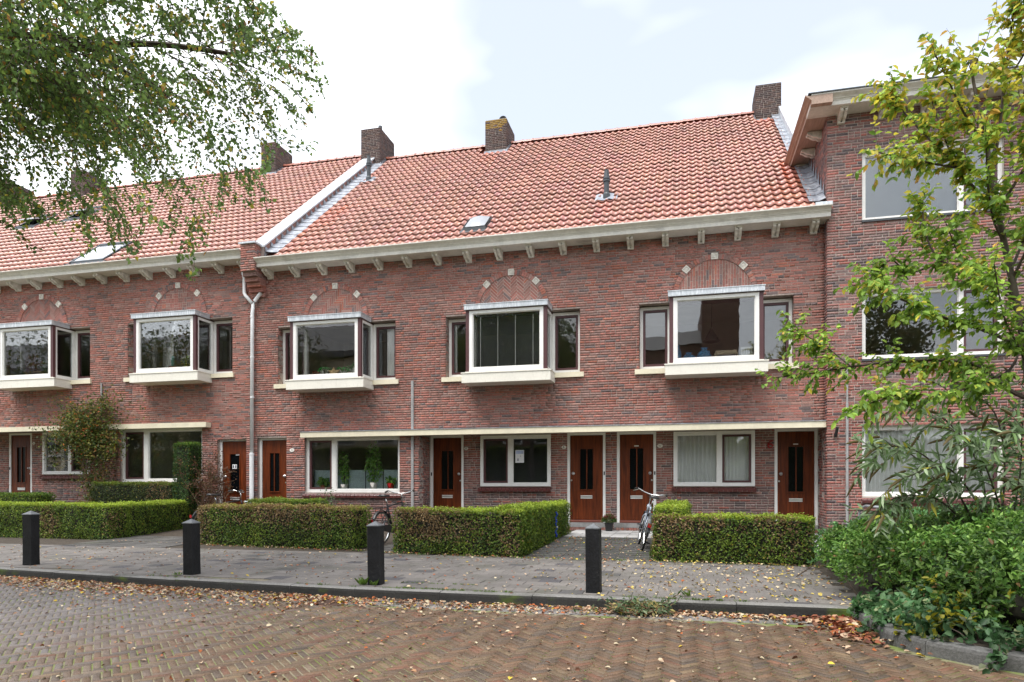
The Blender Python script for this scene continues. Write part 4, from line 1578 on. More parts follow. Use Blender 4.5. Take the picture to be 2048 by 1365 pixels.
# downpipe that joins both gutters
b = MB()
b.tube([(-10.62, -0.2, 6.62), (-10.62, -0.08, 6.3), (-10.62, -0.08, 5.93), (-10.58, -0.08, 5.86), (-10.40, -0.08, 5.66)], 0.042, 10)
b.tube([(-10.11, -0.2, 6.5), (-10.11, -0.08, 6.36), (-10.11, -0.08, 5.98), (-10.15, -0.08, 5.90), (-10.32, -0.08, 5.72), (-10.37, -0.08, 5.62), (-10.39, -0.08, 5.4), (-10.41, -0.08, 1.9)], 0.046, 10)
dp = b.build('downpipe', M['pipe_white'], mid, smooth=True)
b = MB()
b.tube([(-10.41, -0.08, 1.92), (-10.415, -0.08, 0.0)], 0.056, 10)
b.tube([(-10.41, -0.08, 1.885), (-10.41, -0.08, 1.925)], 0.062, 10)
for z in (5.3, 4.3, 3.3):
    b.tube([(-10.395, -0.08, z), (-10.395, -0.08, z + 0.03)], 0.054, 10)
b.build('lower_pipe', M['pipe_white'], dp)
# cable duct on the wall
b = MB()
b.box(-6.185, -6.125, -0.03, -0.002, 2.43, 3.58)
b.box(-6.165, -6.145, -0.034, -0.0305, 2.43, 3.58)
b.box(-6.185, -6.125, -0.03, -0.002, 0.05, 2.28)
b.box(-6.165, -6.145, -0.034, -0.0305, 0.05, 2.28)
b.build('cable_duct', M['conduit'], mid)

# ================================================================== LEFT HOUSE
left = thing('terraced_house', 'brick house with skylights in its roof and a climbing shrub on its wall', 'house', (-15, 0, 0), group='brick houses along the street')
DZ = 0.335
XL = [-12.62, -17.0, -21.4]
ops = [(x - 1.565, x + 1.60, 3.62 + DZ, 5.04 + DZ) for x in XL]
LREC = (-23.0, -14.55, -0.1, 2.60)
LW = (-14.43, -11.91, 1.22, 2.615)
D1 = (-11.46, -10.62, 0.0, 2.30)
wb = MB()
wall_sheet(wb, -26, -10.452, -0.05, 6.75, ops + [LREC, LW, D1], 0.0055, 0.26)
lw = wb.build('wall', M['mortar'], left)
arches = [(x, 5.135 + DZ, 0.865) for x in XL]
br = courses(-24.5, -10.452, 0.0, 6.74, ops + [LREC, LW, D1] + [(x - 0.87, x + 0.87, 5.0 + DZ, 5.14 + DZ) for x in XL], arches)
pk = pick_largest(br, 0.0, 215, lambda x, y, z: 1.2 < z < 6.2 and x > -16)
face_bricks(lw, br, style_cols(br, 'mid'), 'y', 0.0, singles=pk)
rops = [(-19.0, -18.16, -0.1, 2.64), (-17.74, -16.1, 1.45, 2.65)]
wb = MB()
wall_sheet(wb, -23, -14.55, -0.05, 2.72, rops, 0.7055, 0.12)
rw = wb.build('recessed_wall', M['mortar_light'], left)
br = courses(-22, -14.55, 0.1, 2.68, rops)
face_bricks(rw, br, style_cols(br, 'mid'), 'y', 0.70)
b = MB()
b.box(-23, -11.64, -0.20, -0.008, 2.60, 2.725)
b.box(-23, -14.55, -0.008, 0.70, 2.655, 2.715)
b.build('canopy_band', M['cream'], left)
for i, x in enumerate(XL):
    bay(left, x, DZ)
    if i < 2:
        arch(lw, x, 5.135 + DZ, 0.0, ('basket', 'chevron')[i], seed=5 + i)
    for s in (-1, 1):
        br = courses(0.004, 0.2, 3.63 + DZ, 5.03 + DZ)
        face_bricks(lw, br, style_cols(br, 'mid'), 'x', x + (-1.565 if s > 0 else 1.60), s)
w = win(left, -14.43, -11.91, 1.22, 2.615, 0.08, [(-14.355, -13.76, 'sash'), (-13.63, -11.985, 'fixed')])
sill_bricks(w, -14.47, -11.87, 1.17, -0.06, 0.09)
w = win(left, -17.74, -16.1, 1.45, 2.65, 0.66, [(-17.665, -16.84, 'fixed'), (-16.73, -16.175, 'sash')])
sill_bricks(w, -17.8, -16.06, 1.40, 0.58, 0.72)
door(left, -19.0, -18.16, 2.64, 0.4, 0.71, 'r', True, 0.5, bell='l')
d = door(left, -11.46, -10.62, 2.30, 0.20, 0.10, 'l', True, 0, glass_w=0.27)
b = MB()
b.box(-11.02, -10.92, 0.135, 0.140, 2.0 - 0.11, 2.0)
b.box(-11.12, -10.99, 0.135, 0.140, 1.55, 1.66)
b.box(-11.105, -11.075, 0.132, 0.1345, 1.57, 1.64, mi=1)
b.box(-11.035, -11.005, 0.132, 0.1345, 1.57, 1.64, mi=1)
b.build('door_sticker', [M['paper'], M['dark_metal']], d)
room(left, -23.9, -10.5, 0.30, 4.6, 3.6, 5.9, (-19.2, -14.8))
room(left, -14.5, -10.5, 0.30, 4.2, 0.12, 2.9, (-11.6,))
room(left, -23, -14.55, 0.86, 4.2, 0.12, 2.72, (-18.08, -16.0))
LU = 0.20
b = MB()
b.poly([(-30, -0.36, roofz(-0.36) - 0.03 + LU), (-10.3, -0.36, roofz(-0.36) - 0.03 + LU), (-10.3, RY1, RZ1 - 0.03 + LU), (-30, RY1, RZ1 - 0.03 + LU)])
b.poly([(-30, RY1, RZ1 - 0.03 + LU), (-10.3, RY1, RZ1 - 0.03 + LU), (-10.3, 12.5, 7.2), (-30, 12.5, 7.2)])
lroof = b.build('roof', M['wood_dark'], left)
SKL = [(-15.98, -14.86, -0.12, 0.86), (-20.95, -19.85, 3.05, 4.0), (-18.9, -17.85, 3.25, 4.2)]
SKL[1] = (-21.75, -20.85, 3.15, 4.0)
SKL[2] = (-19.95, -19.05, 3.4, 4.25)
rr = np.random.default_rng(6)
roof_surface(lroof, -10.30 - TW * 92, -10.30, RY0, RZ0 + LU, RY1, RZ1 + LU, [(a, b_, c, d_) for a, b_, c, d_ in SKL] + [(-14.3, -13.5, 5.72, 7), (-22.4, -21.7, 5.72, 7)], 300, rr, stains=[(-14.0, 5.8, 0.5, 0.9, (1.1, 0.75, 0.6))])
ridge_tiles(lroof, -28.0, -10.5, RY1, RZ1 + LU, rr, skip=[(-14.3, -13.5), (-22.4, -21.7), (-26.2, -25.3)])
for i, (a, c, y0, y1) in enumerate(SKL):
    f = MB()
    P = lambda x, y, h: (x, y, roofz(y) + LU + h)
    def slab(x0, x1, ya, yb, h0, h1, mb, hb=None):
        hb0, hb1 = (h0, h1) if hb is None else hb
        V = [P(x0, ya, h0), P(x1, ya, h0), P(x1, yb, hb0), P(x0, yb, hb0), P(x0, ya, h1), P(x1, ya, h1), P(x1, yb, hb1), P(x0, yb, hb1)]
        mb.mesh(V, [(0, 3, 2, 1), (4, 5, 6, 7), (0, 1, 5, 4), (1, 2, 6, 5), (2, 3, 7, 6), (3, 0, 4, 7)])
    slab(a, a + 0.07, y0, y1, 0.0, 0.09, f)
    slab(c - 0.07, c, y0, y1, 0.0, 0.09, f)
    slab(a + 0.07, c - 0.07, y0, y0 + 0.06, 0.0, 0.085, f)
    slab(a + 0.07, c - 0.07, y1 - 0.07, y1, 0.0, 0.12, f)
    slab(a - 0.12, c + 0.12, y0 - 0.10, y0 - 0.002, 0.045, 0.055, f)
    fo = f.build('roof_window', M['vent'], lroof)
    gm = MB()
    if i == 0:
        slab(a + 0.07, c - 0.07, y0 + 0.06, y1 - 0.07, 0.06, 0.075, gm)
        gm.build('pane', M['sky_glass'], fo)
    else:
        ym = (y0 + y1) / 2
        slab(a + 0.09, c - 0.09, y0 + 0.02, ym, 0.30, 0.34, gm, (0.12, 0.16))
        slab(a + 0.09, c - 0.09, ym, y1 - 0.05, 0.12, 0.16, gm, (-0.06, -0.02))
        go2 = gm.build('tilted_sash', M['zinc'], fo)
        gm = MB()
        slab(a + 0.07, c - 0.07, y0 + 0.06, y1 - 0.07, -0.02, 0.0, gm)
        gm.build('opening', M['glass_door'], fo)
cornice(left, -25, -10.44, 0.0, 6.68, [-10.60 - 0.7175 * i for i in range(19)])
chimney(left, -14.21, -13.64, 5.9, 6.95, 11.75, 13.03, 1, [(-14.0, 6.2, 0.07, 0.1, False)])
chimney(left, -22.35, -21.75, 5.9, 6.95, 11.75, 12.98, 1, [(-22.0, 6.2, 0.07, 0.1, False)])
chimney(left, -26.2, -25.35, 5.9, 6.95, 11.75, 12.98, 1, [(-25.7, 6.2, 0.07, 0.1, False)])
b = MB()
b.tube([(-15.0, -0.03, 2.75), (-15.0, -0.03, 3.85)], 0.022, 8)
b.build('vent_pipe', M['conduit'], left)

# ================================================================== RIGHT BLOCK
rb = thing('apartment_block', 'three storey brick block with flat roof and overhanging cornice behind the yellowing tree', 'apartment block', (5, 0, 0))
RBY = -0.25
RXE = 9.0
ops = [(3.44, 5.90, z0, z1) for z0, z1 in ((6.35, 7.72), (3.61, 4.95), (0.90, 2.29))] + [(7.4, RXE - 0.3, z0, z1) for z0, z1 in ((6.35, 7.72), (3.61, 4.95), (0.90, 2.29))]
wb = MB()
wall_sheet(wb, 2.81, RXE, -0.1, 8.52, ops, RBY + 0.0055, 0.2)
wb.poly([(2.81, RBY + 0.01, -0.1), (2.81, 7, -0.1), (2.81, 7, 8.5), (2.81, RBY + 0.01, 8.5)])
rwall = wb.build('wall', M['mortar_light'], rb)
br = courses(2.80, RXE, -0.05, 8.5, ops)
pk = pick_largest(br, RBY, 300, lambda x, y, z: 1.0 < z < 5.5 and x < 4.9)
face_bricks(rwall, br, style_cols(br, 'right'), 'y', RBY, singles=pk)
br = courses(RBY + 0.004, 3.2, -0.05, 8.5)
br = [b_ for b_ in br if b_[1] < 0.75 or b_[2] > 6.5]
face_bricks(rwall, br, style_cols(br, 'right'), 'x', 2.80, -1)
for z0, z1, gl in ((6.35, 7.72, 'glass_mirror'), (3.61, 4.95, 'glass_mirror'), (0.90, 2.29, 'glass')):
    for xo in (0.0, 3.9):
        w = win(rb, 3.44 + xo, 5.90 + xo if xo == 0 else RXE - 0.3, z0, z1, RBY + 0.10, [(3.52 + xo, 5.165 + xo, 'fixed')] + ([(5.25, 5.82, 'sash')] if xo == 0 else [(8.65, 8.66, 'fixed')]), glass=gl)
        if z0 < 1:
            sill_bricks(w, 3.42 + xo, (5.93 if xo == 0 else RXE - 0.3), 0.845, RBY - 0.07, RBY + 0.1)
        else:
            s = MB()
            s.box(3.43 + xo, (5.92 if xo == 0 else RXE - 0.3), RBY - 0.03, RBY + 0.1, z0 - 0.045, z0 - 0.004)
            s.build('window_sill', M['dark_metal'], w)
room(rb, 2.86, RXE, 0.0, 4.0, 6.2, 8.2, (6.4,))
room(rb, 2.86, RXE, 0.0, 4.0, 3.3, 5.5, (6.4,))
room(rb, 2.86, RXE, 0.0, 4.0, 0.12, 2.7, (6.4,))
b = MB()
b.box(3.5, 5.84, RBY + 0.22, RBY + 0.23, 6.40, 7.68)
b.build('roller_blind', M['grey_blind'], rb)
curtain(rb, 3.5, 5.2, 0.95, 2.26, RBY + 0.24)
curtain(rb, 5.2, 5.86, 0.95, 2.26, RBY + 0.26)
# cornice along the street and the gable
co = cornice(rb, 2.42, RXE, RBY, 8.48, [3.05 + 0.745 * i for i in range(9)])
b = MB()
pts = [(2.80 + a * 0.9, 8.485 + c * 0.97) for a, c in CORN]
b.prism(pts, RBY - 0.545, 3.4, 'y')
b.box(2.44, 2.80, RBY - 0.40, 3.3, 8.489, 8.50)
b.build('gable_cornice', M['eave_wood'], co)
me = None
for k in range(4):
    o = MB()
    for s in (-1, 1):
        a0, a1 = sorted((s * 0.018, s * 0.082))
        o.prism([(2.80 + u * 0.85, 8.47 + v) for u, v in BRKT], 0.35 + k * 0.75 + a0, 0.35 + k * 0.75 + a1, 'y')
    o.build('corbel', M['corbel'], co)
b = MB()
b.box(2.36, RXE, RBY - 0.57, 6.0, 8.68, 8.70)
b.build('roof', M['dark_metal'], rb)
b = MB()
b.tube([(3.165, RBY - 0.02, 2.75), (3.165, RBY - 0.02, 3.42)], 0.018, 8)
b.tube([(3.165, RBY - 0.02, 0.05), (3.165, RBY - 0.02, 2.75)], 0.026, 8)
b.build('cable_duct', M['conduit'], rb)
b = MB()
b.tube([(2.955, RBY, 2.13), (2.955, RBY - 0.05, 2.12)], 0.035, 8)
b.tube([(2.945, RBY - 0.05, 2.08), (2.975, RBY - 0.10, 2.27)], 0.03, 8)
tag(b.build('wall_lamp', M['black']), 'small black spotlight fixed to the brick wall right of the rightmost door', 'wall lamp')
b = MB()
rx, ry = 3.22, -1.0
b.tube([(rx, ry, 0.05), (rx, ry, 0.60), (rx + 0.02, ry - 0.02, 0.70), (rx + 0.09, ry - 0.10, 0.735), (rx + 0.24, ry - 0.42, 0.72), (rx + 0.30, ry - 0.5, 0.66), (rx + 0.31, ry - 0.52, 0.05)], 0.024, 8)
tag(b.build('handrail', M['galv'], smooth=True), 'bent grey steel handrail in front of the tall block', 'handrail')

# ================================================================== VEGETATION HELPERS
def vnoise(P, scale, seed=0):
    """smooth value noise, 0..1"""
    Q = np.asarray(P) * scale + seed * 17.31
    I = np.floor(Q).astype(np.int64)
    f = Q - I
    f = f * f * (3 - 2 * f)
    def h(i):
        n = (i[:, 0] * 73856093) ^ (i[:, 1] * 19349663) ^ (i[:, 2] * 83492791) ^ (seed * 2654435761)
        n = (n ^ (n >> 13)) * 1274126177
        n = n ^ (n >> 16)
        return (n & 0xFFFF) / 65535.0
    r = np.zeros(len(Q))
    for dx in (0, 1):
        for dy in (0, 1):
            for dz in (0, 1):
                w = (f[:, 0] if dx else 1 - f[:, 0]) * (f[:, 1] if dy else 1 - f[:, 1]) * (f[:, 2] if dz else 1 - f[:, 2])
                r += w * h(I + np.array([dx, dy, dz]))
    return r

def unit(A):
    return A / np.maximum(np.linalg.norm(A, axis=1, keepdims=True), 1e-9)

def leaves(name, P, D, N, L, Wd, cols, parent=None, m='leaf', oval=False, fold=0.25, kind='stuff'):
    n = len(P)
    D = unit(D)
    S = unit(np.cross(D, N))
    U = unit(np.cross(S, D))
    L = np.broadcast_to(np.asarray(L, dtype=float), (n,))[:, None]
    Wd = np.broadcast_to(np.asarray(Wd, dtype=float), (n,))[:, None]
    tip = P + D * L - U * L * 0.12
    if not oval:
        a = P + D * L * 0.42 + S * Wd / 2 + U * Wd * fold
        b = P + D * L * 0.42 - S * Wd / 2 + U * Wd * fold
        V = np.stack([P, a, tip, b], 1).reshape(-1, 3)
        F = (np.arange(n)[:, None, None] * 4 + np.array([(0, 1, 2), (0, 2, 3)])[None]).reshape(-1, 3)
    else:
        a1, a2 = P + D * L * 0.25 + S * Wd * 0.42 + U * Wd * fold, P + D * L * 0.62 + S * Wd * 0.45 + U * Wd * fold - U * L * 0.03
        b1, b2 = P + D * L * 0.25 - S * Wd * 0.42 + U * Wd * fold, P + D * L * 0.62 - S * Wd * 0.45 + U * Wd * fold - U * L * 0.03
        V = np.stack([P, a1, a2, tip, b2, b1], 1).reshape(-1, 3)
        F = (np.arange(n)[:, None, None] * 6 + np.array([(0, 1, 2, 3), (0, 3, 4, 5)])[None]).reshape(-1, 4)
    return np_mesh(name, V, F, M[m], np.repeat(cols, 2, axis=0), parent, kind=kind)

def rgba(C):
    C = np.clip(C, 0.004, 0.9)
    return np.concatenate([C, np.ones((len(C), 1))], 1)

def pick_cols(pal, n, rng, var=0.18):
    P = np.array([p[0] for p in pal])
    w = np.array([p[1] for p in pal], dtype=float)
    return P[rng.choice(len(P), n, p=w / w.sum())] * (1 + rng.normal(0, var, (n, 1)))

# ================================================================== HEDGES
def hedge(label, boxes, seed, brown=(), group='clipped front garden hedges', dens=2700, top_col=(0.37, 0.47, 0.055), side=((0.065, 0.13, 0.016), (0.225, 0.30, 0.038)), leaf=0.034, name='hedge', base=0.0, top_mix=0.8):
    """boxes: (x0, y0, x1, y1, width, height): runs of clipped hedge along a line"""
    rng = np.random.default_rng(seed)
    cx = sum(b[0] + b[2] for b in boxes) / (2 * len(boxes))
    cy = sum(b[1] + b[3] for b in boxes) / (2 * len(boxes))
    t = thing(name, label, 'hedge', (cx, cy, base), group=group)
    core = MB()
    Ps, Ns, Ts = [], [], []
    for (xa, ya, xb, yb, w, h) in boxes:
        a, b_ = np.array([xa, ya]), np.array([xb, yb])
        L = np.linalg.norm(b_ - a)
        d = (b_ - a) / L
        nn = np.array([-d[1], d[0]])
        def pt(s, u, z):
            q = a + d * s + nn * u
            return (q[0], q[1], base + z)
        i = 0.05
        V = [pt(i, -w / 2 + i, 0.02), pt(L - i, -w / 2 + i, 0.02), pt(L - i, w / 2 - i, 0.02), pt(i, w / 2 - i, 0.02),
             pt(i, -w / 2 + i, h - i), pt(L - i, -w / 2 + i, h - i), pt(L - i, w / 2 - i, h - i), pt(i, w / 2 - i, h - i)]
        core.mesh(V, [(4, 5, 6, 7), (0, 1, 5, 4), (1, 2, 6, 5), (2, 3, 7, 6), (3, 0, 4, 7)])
        def add(n, s, u, z, normal):
            P = a[None] + d[None] * s[:, None] + nn[None] * u[:, None]
            Ps.append(np.concatenate([P, (base + z)[:, None]], 1))
            Ns.append(np.broadcast_to(np.array(normal, dtype=float), (n, 3)))
        A = rng.random
        n = int(L * w * dens * 1.9)
        add(n, A(n) * L, (A(n) - 0.5) * w, np.full(n, h), (0, 0, 1))
        for sg in (-1, 1):
            n = int(L * h * dens * (1.0 if True else 0.5))
            add(n, A(n) * L, np.full(n, sg * w / 2), 0.02 + A(n) * (h - 0.02), (nn[0] * sg, nn[1] * sg, 0))
        for sg in (0, 1):
            n = int(w * h * dens)
            add(n, np.full(n, sg * L), (A(n) - 0.5) * w, 0.02 + A(n) * (h - 0.02), (d[0] * (2 * sg - 1), d[1] * (2 * sg - 1), 0))
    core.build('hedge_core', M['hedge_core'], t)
    P, N = np.concatenate(Ps), np.concatenate(Ns)
    n = len(P)
    lump = (vnoise(P, 4.5, seed) - 0.5) * 0.07 + (vnoise(P, 14, seed + 1) - 0.5) * 0.05
    edge = rng.normal(0, 0.016, n)
    P = P + N * (lump + edge)[:, None] + rng.normal(0, 0.008, (n, 3))
    up = N[:, 2] > 0.5
    D = rng.normal(0, 1, (n, 3))
    D = unit(D - N * np.sum(D * N, axis=1, keepdims=True) * 0.75 + N * 0.25 + np.array([0, 0, 0.1]))
    NN = unit(N + rng.normal(0, 0.42, (n, 3)) + np.array([0, 0, 0.3]))
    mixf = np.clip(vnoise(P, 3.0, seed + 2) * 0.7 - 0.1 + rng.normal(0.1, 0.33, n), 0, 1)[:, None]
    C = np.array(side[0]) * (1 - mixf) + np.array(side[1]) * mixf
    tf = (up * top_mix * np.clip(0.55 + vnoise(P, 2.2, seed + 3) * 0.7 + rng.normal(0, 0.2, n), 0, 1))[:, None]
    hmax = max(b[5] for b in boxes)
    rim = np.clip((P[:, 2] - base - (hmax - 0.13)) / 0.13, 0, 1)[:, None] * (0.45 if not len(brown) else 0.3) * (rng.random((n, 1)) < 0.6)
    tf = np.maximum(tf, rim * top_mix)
    C = C * (1 - tf) + np.array(top_col) * tf  # yellow-green tops, made lighter to paint in the light from above
    yl = rng.random(n) < 0.035
    C[yl] = np.array([0.28, 0.24, 0.03])
    for (bx, by, bz, rad, amt) in brown:
        q = np.linalg.norm((P - np.array([bx, by, bz])) / np.array(rad), axis=1)
        pr = np.clip(1.7 - q * 1.2, 0, 1) * amt * 0.8 * np.clip(vnoise(P, 5, seed + 7) * 1.6 - 0.1, 0, 1)
        k = rng.random(n) < pr
        C[k] = pick_cols([((0.24, 0.155, 0.07), 0.5), ((0.17, 0.105, 0.05), 0.25), ((0.33, 0.24, 0.12), 0.25)], int(k.sum()), rng)
    C = C * (1 + rng.normal(0, 0.22, (n, 1)))
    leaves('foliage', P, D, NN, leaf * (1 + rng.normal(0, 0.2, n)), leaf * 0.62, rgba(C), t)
    return t

hedge('long low hedge at the far left with a brown patch behind the leftmost black bollard', [(-17.5, -3.25, -11.15, -3.42, 0.56, 0.71), (-11.42, -3.2, -11.78, -0.7, 0.5, 0.72)], 31, brown=[(-10.9, -3.7, 0.4, (0.3, 0.4, 0.4), 0.9), (-12.7, -3.7, 0.35, (0.25, 0.4, 0.3), 0.9)])
hedge('hedge browning along its top between the second and third black bollards', [(-8.78, -3.74, -5.42, -4.10, 0.56, 0.72)], 32, brown=[(-7.6, -4.2, 0.68, (2.0, 0.6, 0.22), 1.0), (-6.3, -4.3, 0.62, (1.3, 0.6, 0.28), 0.7), (-8.7, -3.9, 0.5, (0.3, 0.6, 0.5), 0.9)], top_col=(0.36, 0.33, 0.08))
hedge('corner hedge with a large dead brown patch in front of the dark window', [(-4.56, -4.36, -2.4, -4.55, 0.56, 0.70), (-2.64, -4.5, -2.55, -0.8, 0.46, 0.745)], 33, brown=[(-4.1, -4.7, 0.52, (0.75, 0.5, 0.28), 1.3), (-2.6, -4.82, 0.3, (0.16, 0.3, 0.4), 0.7), (-3.2, -4.7, 0.4, (0.8, 0.3, 0.2), 0.35)])
hedge('hedge beside the leaning silver bicycle in front of the net curtained window', [(-0.40, -4.57, 1.76, -4.73, 0.54, 0.645), (-0.18, -4.5, -0.10, -1.0, 0.42, 0.76)], 34, brown=[(-0.3, -4.85, 0.45, (0.25, 0.3, 0.4), 1.0), (0.5, -4.9, 0.58, (1.0, 0.3, 0.12), 0.8), (1.4, -5.0, 0.4, (0.35, 0.3, 0.3), 0.45)])
hedge('low green hedge end showing behind the browning hedge below the plant filled window', [(-8.9, -2.15, -7.3, -2.2, 0.5, 0.80)], 35, top_col=(0.18, 0.25, 0.035))
hedge('dark low hedge close to the house wall at the far left edge', [(-18.6, -1.0, -15.75, -1.0, 0.5, 0.90)], 36, top_col=(0.06, 0.13, 0.03), top_mix=0.5)
hedge('low hedge under the wide left window beside the climbing shrub', [(-14.6, -0.52, -12.2, -0.52, 0.42, 1.17)], 37, top_col=(0.17, 0.23, 0.03), side=((0.03, 0.055, 0.012), (0.07, 0.095, 0.016)), brown=[(-12.6, -0.7, 0.9, (0.3, 0.4, 0.3), 0.8)])
hedge('tall clipped green pillar hedge in front of the wide left window', [(-11.86, -0.85, -11.42, -0.85, 0.42, 2.13)], 38, top_col=(0.14, 0.24, 0.035), side=((0.03, 0.075, 0.016), (0.065, 0.125, 0.022)))
hedge('small clipped hedge stub between the handrail and the flowering bush', [(3.62, -1.15, 4.6, -1.15, 0.42, 0.68)], 39, top_col=(0.13, 0.17, 0.02), side=((0.04, 0.06, 0.01), (0.08, 0.10, 0.016)))

def twiggy(name, label, cat, c, size, n_st, seed, leafcol, nleaf, leaf=0.04):
    """a bare shrub: many forking stems with a few withered leaves"""
    rng = np.random.default_rng(seed)
    t = thing(name, label, cat, c)
    b = MB()
    pts = []
    for i in range(n_st):
        p = Vector((c[0] + rng.uniform(-0.5, 0.5) * size[0] * 0.6, c[1] + rng.uniform(-0.5, 0.5) * size[1], c[2]))
        path = [p]
        d = Vector((rng.normal(0, 0.18), rng.normal(0, 0.15), 1)).normalized()
        H = size[2] * rng.uniform(0.6, 1.05)
        for k in range(6):
            d = (d + Vector((rng.normal(0, 0.22), rng.normal(0, 0.2), 0.05))).normalized()
            p = p + d * H / 6
            p.x = min(max(p.x, c[0] - size[0] * 0.55), c[0] + size[0] * 0.55)
            path.append(p.copy())
            if k > 1:
                e = p + Vector((rng.normal(0, 0.16), rng.normal(0, 0.1), rng.uniform(0.02, 0.2)))
                b.tube([p, (p + e) / 2 + Vector((0, 0, 0.02)), e], [0.006, 0.005, 0.003], 4)
                pts += [p, e, (p + e) / 2]
        b.tube(path, [0.014 * (1 - 0.12 * k) for k in range(7)], 5)
    b.build('stems', M['twig_pale'], t, kind='stuff')
    P = np.array([pts[i] for i in rng.integers(0, len(pts), nleaf)]) + rng.normal(0, 0.05, (nleaf, 3))
    leaves('foliage', P, rng.normal(0, 1, (nleaf, 3)), rng.normal(0, 1, (nleaf, 3)) + np.array([0, 0, 1]), leaf * (1 + rng.normal(0, 0.2, nleaf)), leaf * 0.7, rgba(pick_cols(leafcol, nleaf, rng)), t)
    return t
M['twig_pale'] = mat('pale_twig', (0.17, 0.105, 0.06), 0.9, nscale=10, namt=0.4)
twiggy('dead_shrub', 'dead brown shrub with bare stems beside the tall green pillar hedge', 'shrub', (-11.22, -0.7, 0.0), (0.62, 0.4, 2.0), 26, 41, [((0.13, 0.06, 0.03), 0.5), ((0.09, 0.045, 0.03), 0.4), ((0.06, 0.08, 0.02), 0.1)], 2600, 0.045)

# ================================================================== CLIMBER on the left wall
def climber():
    rng = np.random.default_rng(44)
    t = thing('climbing_shrub', 'climbing shrub with orange berries between the two left ground floor windows', 'climber', (-15.0, -0.1, 0.05))
    b = MB()
    knots = []
    for i in range(26):
        x = -14.95 + rng.normal(0, 0.12)
        p = Vector((x, -0.12 - rng.random() * 0.1, 0.1))
        path = [p.copy()]
        tx = x + rng.normal(-0.15, 0.35)
        H = rng.uniform(2.2, 3.3)
        for k in range(10):
            f = (k + 1) / 10
            p = Vector((x + (tx - x) * f + rng.normal(0, 0.05), -0.10 - 0.22 * rng.random(), 0.1 + H * f))
            path.append(p.copy())
            knots.append(p.copy())
            if f > 0.7:
                for _ in range(3):
                    e = p + Vector((rng.normal(0, 0.40), -rng.uniform(0, 0.4), rng.normal(0.0, 0.16)))
                    b.tube([p, e], [0.006, 0.003], 4)
                    knots += [e, e, (p + e) / 2]
        b.tube(path, [0.018 - 0.0014 * k for k in range(11)], 5)
    for i in range(60):     # the old grey tangle at the top
        p = Vector((-14.62 + rng.normal(0, 0.14), -0.25 + rng.normal(0, 0.08), 3.1 + rng.normal(0, 0.12)))
        q = p + Vector((rng.normal(0, 0.2), rng.normal(0, 0.12), rng.normal(0, 0.18)))
        b.tube([p, (p + q) / 2 + Vector((rng.normal(0, 0.06), 0, rng.normal(0, 0.06))), q], 0.005, 4)
    b.build('stems', M['twig_pale'], t, kind='stuff')
    n = 8500
    K = np.array([tuple(k) for k in knots])
    P = K[rng.integers(0, len(K), n)] + rng.normal(0, 1, (n, 3)) * np.array([0.15, 0.09, 0.13])
    P[:, 1] = np.minimum(P[:, 1], -0.03)
    pal = [((0.05, 0.085, 0.018), 0.34), ((0.11, 0.15, 0.03), 0.36), ((0.21, 0.19, 0.04), 0.2), ((0.24, 0.13, 0.04), 0.06), ((0.34, 0.10, 0.03), 0.04)]
    leaves('foliage', P, rng.normal(0, 1, (n, 3)) + np.array([0, -0.5, 0]), rng.normal(0, 0.7, (n, 3)) + np.array([0, -0.6, 0.6]), 0.062 * (1 + rng.normal(0, 0.25, n)), 0.042, rgba(pick_cols(pal, n, rng)), t)
    # low growth at its foot
    n = 1500
    P = np.stack([rng.normal(-14.75, 0.28, n), rng.uniform(-0.5, -0.05, n), np.abs(rng.normal(0.55, 0.4, n))], 1)
    leaves('low_foliage', P, rng.normal(0, 1, (n, 3)), rng.normal(0, 0.6, (n, 3)) + np.array([0, -0.6, 0.6]), 0.05, 0.032, rgba(pick_cols(pal, n, rng)), t)
    bb = MB()
    for i in range(26):
        k = K[rng.integers(0, len(K))] + rng.normal(0, 1, 3) * np.array([0.14, 0.05, 0.12])
        for j in range(4):
            bb.mesh(*ball((k[0] + rng.normal(0, 0.016), min(-0.2, k[1] - 0.12), k[2] + rng.normal(0, 0.016)), 0.011, 5, 3))
    bb.build('berries', M['orange'], t, kind='stuff')
climber()
b = MB()
b.box(-14.70, -14.58, -0.03, -0.001, 2.06, 2.26)
b.box(-14.66, -14.63, -0.034, -0.0305, 2.08, 2.15, mi=1)
b.box(-14.69, -14.59, -0.034, -0.0305, 2.165, 2.175, mi=1)
tag(b.build('wall_sign', [M['yellow'], M['dark_metal']]), 'small yellow sign on the wall beside the climbing shrub', 'sign')

